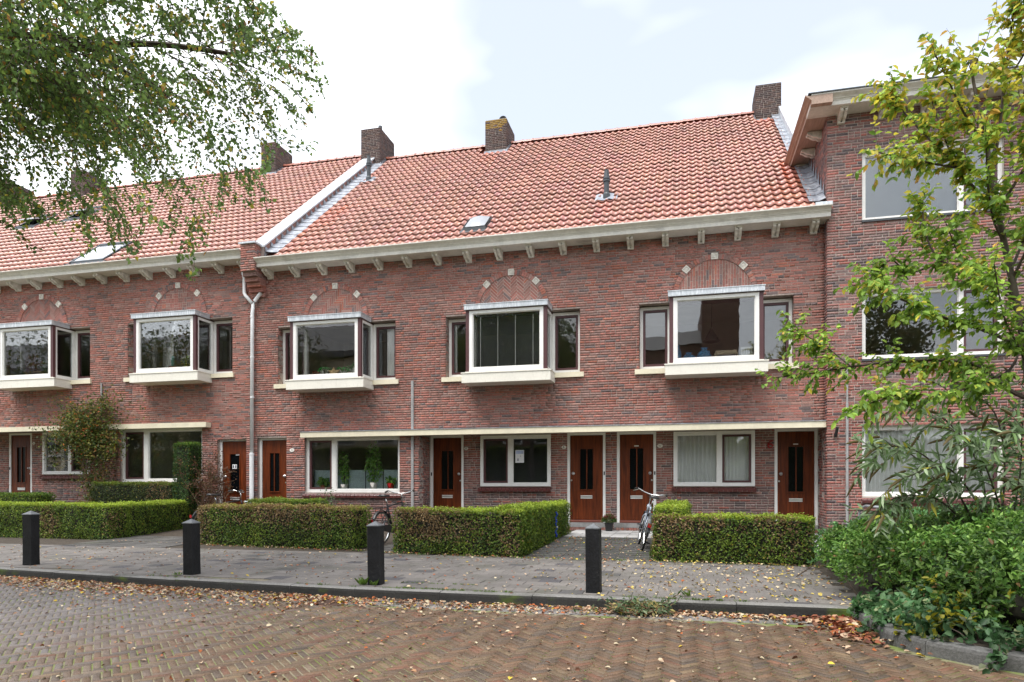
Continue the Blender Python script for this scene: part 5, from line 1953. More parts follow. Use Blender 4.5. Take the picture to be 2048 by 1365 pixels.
# ================================================================== BOLLARDS
def bollard(x, y, h, rz, label):
    t = thing('bollard', label, 'bollard', (x, y, 0), rz, 'black wooden bollards along the kerb')
    t.rotation_euler = (RNG.normal(0, 0.010), RNG.normal(0, 0.012), rz)
    b = MB()
    w = 0.072
    e = 0.006
    V, F = [], []
    rows = [(w * 1.02, -0.05), (w * 1.02, 0.01), (w, 0.10), (w, h - 0.065), (w - 0.004, h - 0.058)]
    for r, z in rows:
        c = e
        for sx, sy in ((1, -1), (1, 1), (-1, 1), (-1, -1)):
            if sx * sy < 0:
                V += [(sx * (r - c), sy * r, z), (sx * r, sy * (r - c), z)]
            else:
                V += [(sx * r, sy * (r - c), z), (sx * (r - c), sy * r, z)]
    for i in range(len(rows) - 1):
        for k in range(8):
            F.append((i * 8 + k, i * 8 + (k + 1) % 8, (i + 1) * 8 + (k + 1) % 8, (i + 1) * 8 + k))
    b.mesh(V, F)
    b.build('post', M['bollard'], t, local=True)
    c = MB()
    r = w + 0.004
    V = [(-r, -r, h - 0.058), (r, -r, h - 0.058), (r, r, h - 0.058), (-r, r, h - 0.058), (-r, -r, h - 0.048), (r, -r, h - 0.048), (r, r, h - 0.048), (-r, r, h - 0.048), (0, 0, h)]
    c.mesh(V, [(0, 3, 2, 1)] + [(i, (i + 1) % 4, 4 + (i + 1) % 4, 4 + i) for i in range(4)] + [(4 + i, 4 + (i + 1) % 4, 8) for i in range(4)])
    c.build('cap', M['lead_cap'], t, local=True)
M['lead_cap'] = mat('painted_cap', (0.10, 0.105, 0.11), 0.35, nscale=12, namt=0.3, spec=0.6)
bollard(-8.80, -7.40, 0.755, math.radians(4), 'leftmost black bollard in front of the long green hedge')
bollard(-5.91, -7.74, 0.69, math.radians(-2), 'black bollard in front of the left end of the browning hedge')
bollard(-3.31, -7.99, 0.705, math.radians(2), 'black bollard in front of the black bicycle with grass at its foot')
bollard(-0.885, -7.98, 0.71, math.radians(-3), 'rightmost black bollard in front of the paired middle doors')

# ================================================================== BICYCLES
def bicycle(label, loc, heading, lean, frame_m, accent, scale=0.9, crate=False, steer=0.0, rear=True, lowstep=False):
    t = thing('bicycle', label, 'bicycle', loc, 0)
    t.rotation_mode = 'XYZ'
    t.rotation_euler = (lean, 0, heading)
    t.scale = (scale,) * 3
    R = 0.335
    WB = 1.08
    def wheel(cx, name):
        n = 28
        V, F = [], []
        for i in range(n):
            a = 2 * PI * i / n
            for k in range(6):
                bta = 2 * PI * k / 6
                r = R - 0.019 + 0.019 * math.cos(bta)
                V.append((cx + r * math.cos(a), 0.019 * math.sin(bta), R + r * math.sin(a)))
        for i in range(n):
            for k in range(6):
                F.append((i * 6 + k, ((i + 1) % n) * 6 + k, ((i + 1) % n) * 6 + (k + 1) % 6, i * 6 + (k + 1) % 6))
        w = MB()
        w.mesh(V, F)
        wo = w.build(name, M['tyre'], t, local=True, smooth=True)
        rm = MB()
        V, F = [], []
        for i in range(n):
            a = 2 * PI * i / n
            for (r, y) in ((R - 0.034, -0.013), (R - 0.034, 0.013), (R - 0.052, 0.010), (R - 0.052, -0.010)):
                V.append((cx + r * math.cos(a), y, R + r * math.sin(a)))
        for i in range(n):
            for k in range(4):
                F.append((i * 4 + k, ((i + 1) % n) * 4 + k, ((i + 1) % n) * 4 + (k + 1) % 4, i * 4 + (k + 1) % 4))
        rm.mesh(V, F)
        rm.tube([(cx, -0.045, R), (cx, 0.045, R)], 0.022, 8)
        rm.build('rim', M['chrome'], wo, local=True)
        sp_ = MB()
        for i in range(18):
            a = 2 * PI * i / 18
            s = 0.03 if i % 2 else -0.03
            sp_.tube([(cx, s, R), (cx + (R - 0.04) * math.cos(a + 0.2), 0, R + (R - 0.04) * math.sin(a + 0.2))], 0.0022, 3)
        sp_.build('spokes', M['chrome'], wo, local=True)
        g = MB()
        pts = [(cx + (R + 0.022) * math.cos(a), R + (R + 0.022) * math.sin(a)) for a in [math.radians(q) for q in (range(8, 190, 14) if cx < 0.1 else range(-5, 150, 14))]]
        for (x0_, z0_), (x1_, z1_) in zip(pts, pts[1:]):
            g.mesh([(x0_, -0.03, z0_), (x0_, 0.03, z0_), (x1_, 0.03, z1_), (x1_, -0.03, z1_), (x0_, 0, z0_ + 0.01), (x1_, 0, z1_ + 0.01)], [(0, 4, 5, 3), (4, 1, 2, 5)])
        g.build('mudguard', M[accent], t, local=True)
    wheel(0.0, 'wheel')
    wheel(WB, 'wheel')
    f = MB()
    bb = (0.44, 0, 0.29)
    st, hd0, hd1 = (0.24, 0, 0.80), (0.88, 0, 0.66), (0.845, 0, 0.84)
    f.tube([bb, st], 0.017, 8)
    if lowstep:
        f.tube([(0.40, 0, 0.40), (0.62, 0, 0.44), hd1], 0.019, 8)
        f.tube([bb, (0.62, 0, 0.36), hd0], 0.021, 8)
    else:
        f.tube([(0.25, 0, 0.76), hd1], 0.016, 8)
        f.tube([bb, hd0], 0.018, 8)
    f.tube([hd0, hd1], 0.021, 8)
    for s in (-1, 1):
        f.tube([bb, (0.0, s * 0.055, R)], 0.011, 6)
        f.tube([(0.26, 0, 0.74), (0.0, s * 0.055, R)], 0.009, 6)
        f.tube([hd0, (0.90, s * 0.05, 0.60), (WB, s * 0.05, R)], 0.012, 6)
    f.tube([(0.245, 0, 0.78), (0.20, 0, 0.93)], 0.013, 8, mi=1)
    f.tube([hd1, (0.82, 0, 0.99), (0.845, 0, 1.02)], 0.013, 8, mi=1)
    f.build('frame', [M[frame_m], M['chrome']], t, local=True, smooth=True)
    s_ = MB()
    prof = [(-0.16, 0.085), (-0.10, 0.105), (-0.02, 0.075), (0.06, 0.035), (0.14, 0.02)]
    V, F = [], []
    for x, w in prof:
        for k in range(7):
            a = PI * k / 6
            V.append((0.19 + x, w * math.cos(a), 0.955 + 0.045 * math.sin(a) + (0.012 if x < -0.05 else 0)))
    for i in range(len(prof) - 1):
        for k in range(6):
            F.append((i * 7 + k, i * 7 + k + 1, (i + 1) * 7 + k + 1, (i + 1) * 7 + k))
        F.append((i * 7, (i + 1) * 7, (i + 1) * 7 + 6, i * 7 + 6))
    F += [tuple(range(7))[::-1], tuple(range(28, 35))]
    s_.mesh(V, F)
    s_.build('saddle', M['black'], t, local=True, smooth=True)
    h = MB()
    c, sn = math.cos(steer), math.sin(steer)
    def hb(x, y, z):
        return (0.845 + x * c - y * sn, x * sn + y * c, z)
    h.tube([hb(-0.20, -0.30, 1.06), hb(-0.08, -0.27, 1.085), hb(0.02, -0.14, 1.04), hb(0.0, 0, 1.02), hb(0.02, 0.14, 1.04), hb(-0.08, 0.27, 1.085), hb(-0.20, 0.30, 1.06)], 0.012, 7)
    ho = h.build('handlebar', M['chrome'], t, local=True, smooth=True)
    gp = MB()
    for s in (-1, 1):
        gp.tube([hb(-0.21, s * 0.302, 1.058), hb(-0.10, s * 0.275, 1.083)], 0.018, 7)
        gp.tube([hb(-0.06, s * 0.26, 1.06), hb(-0.17, s * 0.325, 1.02)], 0.006, 5, mi=1)
    gp.build('grips', [M['black'], M['chrome']], ho, local=True, kind='stuff')
    k = MB()
    k.tube([(0.44, -0.07, 0.29), (0.52, -0.075, 0.14)], 0.009, 6)
    k.tube([(0.44, 0.07, 0.29), (0.36, 0.075, 0.44)], 0.009, 6)
    k.box(0.47, 0.57, -0.16, -0.08, 0.125, 0.15)
    k.box(0.31, 0.41, 0.08, 0.16, 0.43, 0.455)
    k.build('crank', M['dark_metal'], t, local=True)
    cg = MB()
    cg.prism([(-0.05, R - 0.05), (0.0, R + 0.05), (0.40, 0.38), (0.50, 0.36), (0.53, 0.29), (0.50, 0.22), (0.42, 0.20), (0.0, R - 0.06)], -0.055, -0.035, 'y')
    cg.build('chain_guard', M[accent], t, local=True)
    if rear:
        c_ = MB()
        for s in (-1, 1):
            c_.tube([(0.22, s * 0.05, 0.73), (-0.18, s * 0.065, 0.74)], 0.007, 5)
            c_.tube([(-0.12, s * 0.065, 0.74), (0.0, s * 0.06, R)], 0.006, 5)
        c_.tube([(-0.18, -0.065, 0.74), (-0.18, 0.065, 0.74)], 0.007, 5)
        c_.tube([(-0.02, -0.06, 0.74), (-0.02, 0.06, 0.74)], 0.007, 5)
        c_.build('carrier', M[accent], t, local=True)
    l = MB()
    l.box(-0.375, -0.352, -0.03, 0.03, 0.45, 0.52)
    l.build('rear_light', M['red'], t, local=True)
    q = MB()
    q.tube([(WB - 0.16, 0, 0.80), (WB - 0.09, 0, 0.80)], [0.03, 0.038], 8)
    q.build('front_light', M['chrome'], t, local=True)
    return t
bicycle('black bicycle standing in the gap between two hedges behind a bollard', (-5.34, -3.45, gz(-3.45)), math.radians(83), math.radians(-2), 'black', 'black', 0.91, steer=math.radians(18))
bicycle('silver bicycle leaning on the right hedge in front of the paired doors', (-0.66, -3.55, gz(-3.55)), math.radians(97), math.radians(14), 'silver', 'dark_metal', 0.93, steer=math.radians(-12))
bicycle('bicycle mostly hidden behind the browning hedge with only saddle and curved handlebar showing', (-9.62, -2.75, gz(-2.75)), math.radians(62), 0, 'black', 'black', 0.89, steer=math.radians(-6))

# ================================================================== FLOWER POT
t = thing('flower_pot', 'black pot of dark red chrysanthemums between the paired doors', 'flower pot', (-1.585, 0.24, 0.105))
b = MB()
b.lathe([(0.075, 0.0), (0.095, 0.16), (0.105, 0.17), (0.105, 0.19), (0.088, 0.19), (0.085, 0.15)], -1.585, 0.24, 14, cz=0.105)
b.build('pot', M['black'], t, smooth=False)
rng = np.random.default_rng(51)
n = 900
d = unit(rng.normal(0, 1, (n, 3)))
d[:, 2] = np.abs(d[:, 2])
P = np.array([-1.585, 0.24, 0.31]) + d * np.array([0.165, 0.165, 0.17]) * (0.6 + 0.4 * rng.random((n, 1)))
fl = (d[:, 2] > 0.45) & (rng.random(n) < 0.6)
C = pick_cols([((0.045, 0.10, 0.02), 0.6), ((0.09, 0.16, 0.03), 0.4)], n, rng)
C[fl] = pick_cols([((0.16, 0.03, 0.03), 0.6), ((0.22, 0.06, 0.05), 0.4)], int(fl.sum()), rng)
leaves('foliage', P, d + rng.normal(0, 0.5, (n, 3)), rng.normal(0, 0.5, (n, 3)) + np.array([0, -0.3, 1]), 0.035, 0.02, rgba(C), t)

# ================================================================== NUMBER PLATES
def plate(x, z, y, text, label, w=0.115, h=0.08, body='enamel', bare=False, size=0.062):
    b = MB()
    n = 18
    if bare:
        pts = [(x + 0.05, z + 0.085), (x - 0.005, z + 0.075), (x - 0.04, z + 0.03), (x - 0.045, z - 0.03), (x - 0.01, z - 0.07), (x + 0.035, z - 0.06), (x + 0.05, z - 0.02), (x + 0.03, z + 0.015), (x - 0.015, z + 0.01), (x - 0.04, z - 0.015)]
        b.tube([(p, y - 0.02, q_) for p, q_ in pts], 0.016, 8)
        o = b.build('house_number', M['red'], None, smooth=True)
        return tag(o, label, 'house number', 'house number signs')
    V = [(x + w / 2 * math.cos(2 * PI * i / n), y - 0.012, z + h / 2 * math.sin(2 * PI * i / n)) for i in range(n)] + [(x + w / 2 * math.cos(2 * PI * i / n), y - 0.001, z + h / 2 * math.sin(2 * PI * i / n)) for i in range(n)]
    b.mesh(V, [tuple(range(n))[::-1]] + [(i, (i + 1) % n, n + (i + 1) % n, n + i) for i in range(n)])
    o = b.build('house_number', M[body])
    cu = bpy.data.curves.new('number', 'FONT')
    cu.body = text
    cu.size = size
    cu.align_x = 'CENTER'
    cu.align_y = 'CENTER'
    cu.extrude = 0.0008
    cu.materials.append(M['dark_metal'])
    tmp = bpy.data.objects.new('number_text', cu)
    me = bpy.data.meshes.new_from_object(tmp)
    bpy.data.objects.remove(tmp)
    q = bpy.data.objects.new('number', me)
    COL.objects.link(q)
    q.parent = o
    q.location = (x, y - 0.0135, z)
    q.rotation_euler = (PI / 2, 0, 0)
    return tag(o, label, 'house number', 'house number signs')
plate(-9.33, 1.995, 0.0, '3', 'white oval house number beside the door nearest the white downpipe', 0.13, 0.09)
plate(-5.06, 2.014, 0.70, '8', 'oval house number right of the recessed door nearest the cable duct', 0.105, 0.075)
plate(-2.675, 2.012, 0.70, '8\u00b7', 'oval house number left of the paired doors, right of the dark window')
plate(-0.49, 2.012, 0.70, '16\u207a', 'oval house number right of the paired doors beside the curtained window', 0.125, 0.085, size=0.055)
plate(1.84, 2.0, 0.70, '6', 'red figure six beside the rightmost door', bare=True)
plate(-18.08, 2.34, 0.70, '4', 'small round house number by the far left door', 0.09, 0.075)

# ================================================================== THINGS BEHIND THE WINDOWS
def bag(x, y, z, w, h, seed):
    rng = np.random.default_rng(seed)
    V, F = [], []
    n, m = 12, 8
    for i in range(m + 1):
        f = i / m
        r = math.sin(PI * min(1, f * 0.93 + 0.05)) ** 0.6 * (1 - 0.45 * f)
        if f > 0.8:
            r = 0.14 + 0.25 * (f - 0.8) / 0.2
        for k in range(n):
            a = 2 * PI * k / n
            rr_ = w / 2 * r * (1 + rng.normal(0, 0.09))
            V.append((x + rr_ * math.cos(a), y + 0.7 * rr_ * math.sin(a), z + h * f))
    for i in range(m):
        for k in range(n):
            F.append((i * n + k, i * n + (k + 1) % n, (i + 1) * n + (k + 1) % n, (i + 1) * n + k))
    b = MB()
    b.mesh(V, F)
    return b.build('plastic_bag', M['blue'])
SZ = 3.665
tag(bag(-0.09, -0.22, SZ, 0.17, 0.40, 1), 'tall narrow blue plastic bag at the left end of the right window box', 'bag', 'blue bags in the window')
tag(bag(0.13, -0.25, SZ, 0.36, 0.23, 2), 'squat blue plastic bag lying second from left in the right window box', 'bag', 'blue bags in the window')
tag(bag(0.44, -0.2, SZ, 0.38, 0.33, 3), 'blue plastic bag knotted at the top beside the carton in the right window box', 'bag', 'blue bags in the window')
b = MB()
b.box(0.64, 1.10, -0.32, -0.05, SZ, SZ + 0.055)
b.box(0.64, 0.66, -0.32, -0.05, SZ + 0.055, SZ + 0.19)
b.box(1.08, 1.10, -0.32, -0.05, SZ + 0.055, SZ + 0.19)
b.box(0.66, 1.08, -0.07, -0.05, SZ + 0.055, SZ + 0.235)
b.box(0.66, 1.08, -0.32, -0.30, SZ + 0.16, SZ + 0.235)
tag(b.build('carton', M['card']), 'open cardboard carton in the right window box', 'carton')
b = MB()
b.prism([(0.67, SZ + 0.06), (0.68, SZ + 0.13), (0.75, SZ + 0.155), (0.9, SZ + 0.145), (1.03, SZ + 0.155), (1.07, SZ + 0.12), (1.07, SZ + 0.06)], -0.29, -0.09, 'y')
tag(b.build('folded_blanket', M['fabric']), 'grey folded blanket inside the cardboard carton', 'blanket')
t = thing('chair', 'white slatted chair at the right end of the right window box', 'chair', (1.30, -0.1, SZ))
b = MB()
b.box(1.17, 1.42, -0.25, 0.03, SZ + 0.13, SZ + 0.155)
b.build('seat', M['white'], t)
for (x, y) in ((1.19, -0.23), (1.40, -0.23), (1.19, 0.01), (1.40, 0.01)):
    b = MB()
    b.box(x - 0.014, x + 0.014, y - 0.014, y + 0.014, SZ, SZ + 0.13)
    b.build('leg', M['white'], t)
b = MB()
for k in range(5):
    b.box(1.19 + k * 0.048, 1.215 + k * 0.048, 0.0, 0.02, SZ + 0.156, SZ + 0.31)
b.box(1.18, 1.42, -0.002, 0.022, SZ + 0.311, SZ + 0.345)
b.build('backrest', M['white'], t)
t = thing('pendant_lamp', 'dark pendant lamp hanging inside the right window box room', 'lamp', (0.66, 1.6, 5.58))
b = MB()
b.tube([(0.66, 1.6, 5.58), (0.66, 1.6, 4.75)], 0.006, 5)
b.build('cord', M['black'], t)
b = MB()
b.lathe([(0.03, 0.0), (0.05, -0.06), (0.13, -0.2), (0.20, -0.32), (0.19, -0.33), (0.12, -0.2)], 0.66, 1.6, 14, cz=4.80)
b.build('lamp_shade', M['dark_metal'], t, smooth=True)

# left bay of the middle house
X8 = XB[0]
def fan_plant(x, y, z, h, label, seed, col):
    rng = np.random.default_rng(seed)
    t = thing('window_plant', label, 'plant', (x, y, z), group='plants on the sill of the left window box')
    b = MB()
    tips = []
    for k in range(9):
        a = rng.uniform(0, 2 * PI)
        r = rng.uniform(0.05, 0.15)
        e = (x + r * math.cos(a), y + 0.5 * r * math.sin(a), z + h * rng.uniform(0.75, 1.0))
        b.tube([(x, y, z), ((x + e[0]) / 2, (y + e[1]) / 2, z + h * 0.6), e], 0.006, 4)
        tips.append(e)
    b.build('stems', M['white'], t, kind='stuff')
    P, D = [], []
    for e in tips:
        for k in range(16):
            P.append(e)
            D.append((rng.normal(0, 1), rng.normal(0, 1), rng.normal(0, 0.35)))
    P = np.array(P)
    n = len(P)
    leaves('foliage', P, np.array(D), np.tile([0, -0.3, 1.0], (n, 1)) + rng.normal(0, 0.2, (n, 3)), 0.075, 0.04, rgba(pick_cols(col, n, rng)), t)
GR = [((0.05, 0.40, 0.10), 0.6), ((0.09, 0.52, 0.14), 0.4)]
fan_plant(-8.33, -0.22, SZ, 0.27, 'bright green bushy plant left of the star in the left window box', 61, GR)
fan_plant(-7.80, -0.25, SZ, 0.24, 'bright green plant right of the star in the left window box', 62, GR)
fan_plant(-7.62, -0.1, SZ, 0.36, 'tall pale green plant nearest the right post of the left window box', 63, [((0.12, 0.33, 0.14), 1)])
b = MB()
cx, cz, R1, R2 = -8.03, SZ + 0.125, 0.16, 0.085
pts = [(cx + (R1 if k % 2 == 0 else R2) * math.cos(PI / 2 + k * PI / 6), cz + (R1 if k % 2 == 0 else R2) * math.sin(PI / 2 + k * PI / 6) * 0.85) for k in range(12)]
V = [(u, -0.33, v) for u, v in pts] + [(u, -0.27, v) for u, v in pts] + [(cx, -0.345, cz)]
b.mesh(V, [(i, (i + 1) % 12, 24) for i in range(12)] + [(i + 12, (i + 1) % 12 + 12, (i + 1) % 12, i) for i in range(12)])
tag(b.build('star_ornament', M['pine']), 'wooden star ornament on the sill of the left window box', 'ornament')
b = MB()
b.box(-8.66, -8.47, -0.2, -0.18, SZ, SZ + 0.21)
b.box(-8.60, -8.53, -0.206, -0.2005, SZ + 0.03, SZ + 0.09, mi=1)
tag(b.build('picture_frame', [M['wood'], M['enamel']]), 'small brown picture standing at the left of the left window box', 'picture')
b = MB()
for k in range(3):
    pts = [(-7.62 + 0.09 * k - 0.02, 0.02, SZ), (-7.62 + 0.09 * k, 0.02, SZ + 0.17), (-7.62 + 0.09 * k + 0.05, 0.02, SZ + 0.25), (-7.45 + 0.03 * k, 0.02, SZ + 0.27)]
    b.tube(pts, 0.012, 6)
b.box(-7.66, -7.40, 0.0, 0.2, SZ, SZ + 0.02)
tag(b.build('garden_chair', M['white']), 'white chair with curved back behind the left window box', 'chair')
# left house bays
b = MB()
Z2 = SZ + DZ
b.lathe([(0.035, 0), (0.042, 0.12), (0.04, 0.24), (0.02, 0.29), (0.004, 0.295)], -12.55, -0.28, 10, cz=Z2 + 0.12)
co_ = MB()
t = thing('cactus', 'columnar blue green cactus in a clay pot in the window box beside the downpipe', 'plant', (-12.55, -0.28, Z2))
b.build('stem', mat('cactus_skin', (0.14, 0.36, 0.30), 0.6, nscale=30, namt=0.3), t, smooth=True)
b = MB()
b.lathe([(0.07, 0), (0.10, 0.12), (0.10, 0.14), (0.08, 0.14), (0.07, 0.10)], -12.55, -0.28, 12, cz=Z2)
b.build('pot', M['terracotta'], t)
def bushy(name, label, c, r, n, seed, pal, leaf=0.07, group=None, cat='plant', pot=None, stem=True):
    rng = np.random.default_rng(seed)
    t = thing(name, label, cat, c, group=group)
    base = c[2]
    if pot:
        b = MB()
        b.lathe([(pot[0] * 0.75, 0), (pot[0], pot[1]), (pot[0] * 0.85, pot[1]), (pot[0] * 0.8, pot[1] * 0.8)], c[0], c[1], 12, cz=c[2])
        b.build('pot', M[pot[2]], t)
        base += pot[1] * 0.8
    if stem:
        b = MB()
        for k in range(7):
            a = rng.uniform(0, 2 * PI)
            e = (c[0] + r[0] * 0.7 * math.cos(a), c[1] + r[1] * 0.7 * math.sin(a), base + r[2] * rng.uniform(0.8, 1.7))
            b.tube([(c[0], c[1], base), ((c[0] * 2 + e[0]) / 3, c[1], base + r[2] * 0.7), e], 0.006, 4)
        b.build('stems', M['twig'], t, kind='stuff')
    d = unit(rng.normal(0, 1, (n, 3))) * rng.random((n, 1)) ** 0.45
    P = np.array([c[0], c[1], base + r[2]]) + d * np.array(r)
    leaves('foliage', P, d + rng.normal(0, 0.6, (n, 3)) + np.array([0, 0, -0.2]), rng.normal(0, 0.5, (n, 3)) + np.array([0, -0.4, 0.8]), leaf, leaf * 0.5, rgba(pick_cols(pal, n, rng)), t)
    return t
YG = [((0.46, 0.42, 0.05), 0.5), ((0.22, 0.32, 0.06), 0.5)]
DG = [((0.09, 0.22, 0.05), 0.6), ((0.16, 0.32, 0.08), 0.4)]
bushy('window_plant', 'yellow green leafy plant right of the cactus in the window box', (-12.05, -0.27, Z2), (0.20, 0.14, 0.16), 220, 71, YG, 0.08, pot=(0.06, 0.08, 'enamel'))
bushy('window_plant', 'low dark plant left of the cactus in the window box', (-12.95, -0.28, Z2), (0.16, 0.12, 0.07), 160, 72, [((0.05, 0.04, 0.05), 1)], 0.06)
bushy('window_plant', 'plant with purple leaves in the leftmost window box', (-17.02, -0.22, Z2), (0.24, 0.18, 0.26), 320, 73, [((0.24, 0.03, 0.07), 0.7), ((0.36, 0.06, 0.11), 0.3)], 0.08, pot=(0.08, 0.14, 'terracotta'))
bushy('window_plant', 'dark green plants on the sill of the leftmost window box', (-17.45, -0.28, Z2), (0.22, 0.13, 0.13), 260, 74, DG, 0.08)
bushy('window_plant', 'green plant right of the bench in the leftmost window box', (-16.5, -0.25, Z2), (0.20, 0.14, 0.2), 260, 75, DG, 0.09, pot=(0.07, 0.1, 'enamel'))
b = MB()
b.box(-17.3, -16.55, -0.32, -0.14, Z2 + 0.17, Z2 + 0.20)
for x in (-17.24, -16.66):
    for y in (-0.3, -0.18):
        b.prism([(x, Z2), (x + 0.03, Z2), (x + 0.055, Z2 + 0.169), (x + 0.025, Z2 + 0.169)], y, y + 0.03, 'y')
tag(b.build('small_bench', M['pine']), 'little wooden bench on the sill of the leftmost window box', 'bench')
curtain(left, -13.38, -13.05, 3.98, 5.3, 0.32, 0.03, 0.09, m='curtain')
curtain(left, -17.8, -17.45, 3.98, 5.3, 0.32, 0.03, 0.09, m='fabric')
curtain(mid, -6.95, -6.65, 3.66, 5.0, 0.33, 0.03, 0.09)
curtain(mid, -5.28, -5.16, 3.66, 5.0, 0.33, 0.02, 0.07)
curtain(left, -17.25, -16.95, 1.48, 2.62, 0.79, 0.03, 0.08)
curtain(left, -16.9, -16.86, 1.48, 2.62, 0.9, 0.03, 0.08)
curtain(left, -16.62, -16.35, 1.48, 2.62, 0.88, 0.03, 0.08)
curtain(mid, -0.14, 0.73, 1.14, 2.29, 0.785, 0.024, 0.09)
curtain(mid, 0.78, 1.47, 1.14, 2.29, 0.80, 0.026, 0.085)
# venetian blinds
def blinds(parent, x0, x1, z0, z1, y, pitch, cords, m='blind_slat'):
    b = MB()
    z = z0
    while z < z1:
        b.poly([(x0, y, z), (x1, y, z), (x1, y + 0.010, z + 0.0165), (x0, y + 0.010, z + 0.0165)])
        z += pitch
    b.box(x0, x1, y - 0.01, y + 0.02, z1, z1 + 0.03)
    bo = b.build('venetian_blind', M[m], parent)
    c = MB()
    for x in cords:
        c.box(x - 0.006, x + 0.006, y - 0.006, y - 0.003, z0, z1)
    c.build('ladder_tape', M['white'], bo)
M['blind_slat'] = mat('blind_slat', (0.035, 0.036, 0.042), 0.5, nscale=9, namt=0.1)
blinds(mid, -4.50, -3.03, 3.76, 4.88, -0.36, 0.021, (-4.38, -3.98, -3.58, -3.18))
blinds(mid, -4.62, -3.05, 1.18, 2.22, 0.80, 0.022, ())
b = MB()
b.box(-3.84, -3.63, 0.695, 0.699, 1.66, 1.96)
b.box(-3.825, -3.645, 0.6935, 0.6946, 1.87, 1.945, mi=1)
b.box(-3.79, -3.76, 0.6935, 0.6946, 1.70, 1.76, mi=2)
b.box(-3.72, -3.71, 0.6935, 0.6946, 1.80, 1.83, mi=2)
tag(b.build('paper_notice', [M['paper'], mat('print_blue', (0.42, 0.50, 0.72), 0.8, nscale=9, namt=0.2), mat('print_grey', (0.3, 0.3, 0.38), 0.8, nscale=9, namt=0.1)]), 'white paper notice with a blue heading taped inside the dark window', 'notice')
# plants and screen behind the wide window by the downpipe
b = MB()
for k in range(5):
    x0_ = -8.88 + k * 0.465
    b.box(x0_ + 0.012, x0_ + 0.453, 0.26, 0.265, 1.0, 1.50)
    b.box(x0_ - 0.01, x0_ + 0.011, 0.255, 0.27, 1.0, 1.51, mi=1)
tag(b.build('window_screen', [M['screen'], M['black']]), 'low blue green mesh screen behind the wide plant filled window', 'screen')
LG = [((0.24, 0.46, 0.10), 0.5), ((0.38, 0.56, 0.17), 0.3), ((0.12, 0.30, 0.06), 0.2)]
t = bushy('house_plant', 'tall pale green climbing house plant right of centre in the wide window', (-7.25, 0.21, 1.05), (0.21, 0.03, 0.5), 330, 81, LG, 0.085, group='house plants in the wide window', pot=(0.10, 0.14, 'enamel'))
bushy('house_plant', 'pale green house plant next to the white mullion of the wide window', (-8.03, 0.21, 1.05), (0.13, 0.03, 0.42), 200, 82, LG, 0.08, group='house plants in the wide window', pot=(0.10, 0.10, 'enamel'))
bushy('house_plant', 'grassy low house plant in a red pot at the right of the wide window', (-6.80, 0.20, 1.05), (0.10, 0.03, 0.08), 80, 83, LG, 0.09, group='house plants in the wide window', pot=(0.09, 0.13, 'red'))
bushy('house_plant', 'small fern on the left of the wide window behind the brown sash', (-8.6, 0.21, 1.05), (0.18, 0.03, 0.1), 120, 84, LG, 0.08, group='house plants in the wide window', pot=(0.07, 0.08, 'terracotta'))
bushy('rose_shrub', 'thin pale leaved shrub growing in front of the sill of the wide window', (-8.05, -0.55, 0.15), (0.32, 0.2, 0.46), 260, 85, [((0.11, 0.18, 0.09), 0.6), ((0.07, 0.12, 0.04), 0.4)], 0.06, cat='shrub')
# blue garland on the corner hedge
b = MB()
pts = [(-2.33, -2.2 + 0.04 * math.sin(k), 0.60 - 0.035 * k) for k in range(14)]
for k, p in enumerate(pts):
    b.mesh(*ball((p[0] + 0.012 * math.sin(k * 1.7), p[1], p[2]), 0.018, 6, 4), mi=1 if k == 8 else 0)
tag(b.build('blue_ribbon', [mat('blue_tinsel', (0.01, 0.05, 0.45), 0.35, nscale=60, namt=0.4), M['white']]), 'blue tinsel ribbon hanging on the inner side of the corner hedge', 'ribbon')

# ================================================================== TREES
def smooth_path(pts, n):
    P = [np.array(p, dtype=float) for p in pts]
    out = []
    for i in range(len(P) - 1):
        p0, p1, p2, p3 = P[max(i - 1, 0)], P[i], P[i + 1], P[min(i + 2, len(P) - 1)]
        for k in range(n):
            t = k / n
            out.append(0.5 * (2 * p1 + (p2 - p0) * t + (2 * p0 - 5 * p1 + 4 * p2 - p3) * t * t + (3 * p1 - p0 - 3 * p2 + p3) * t ** 3))
    out.append(P[-1])
    return out

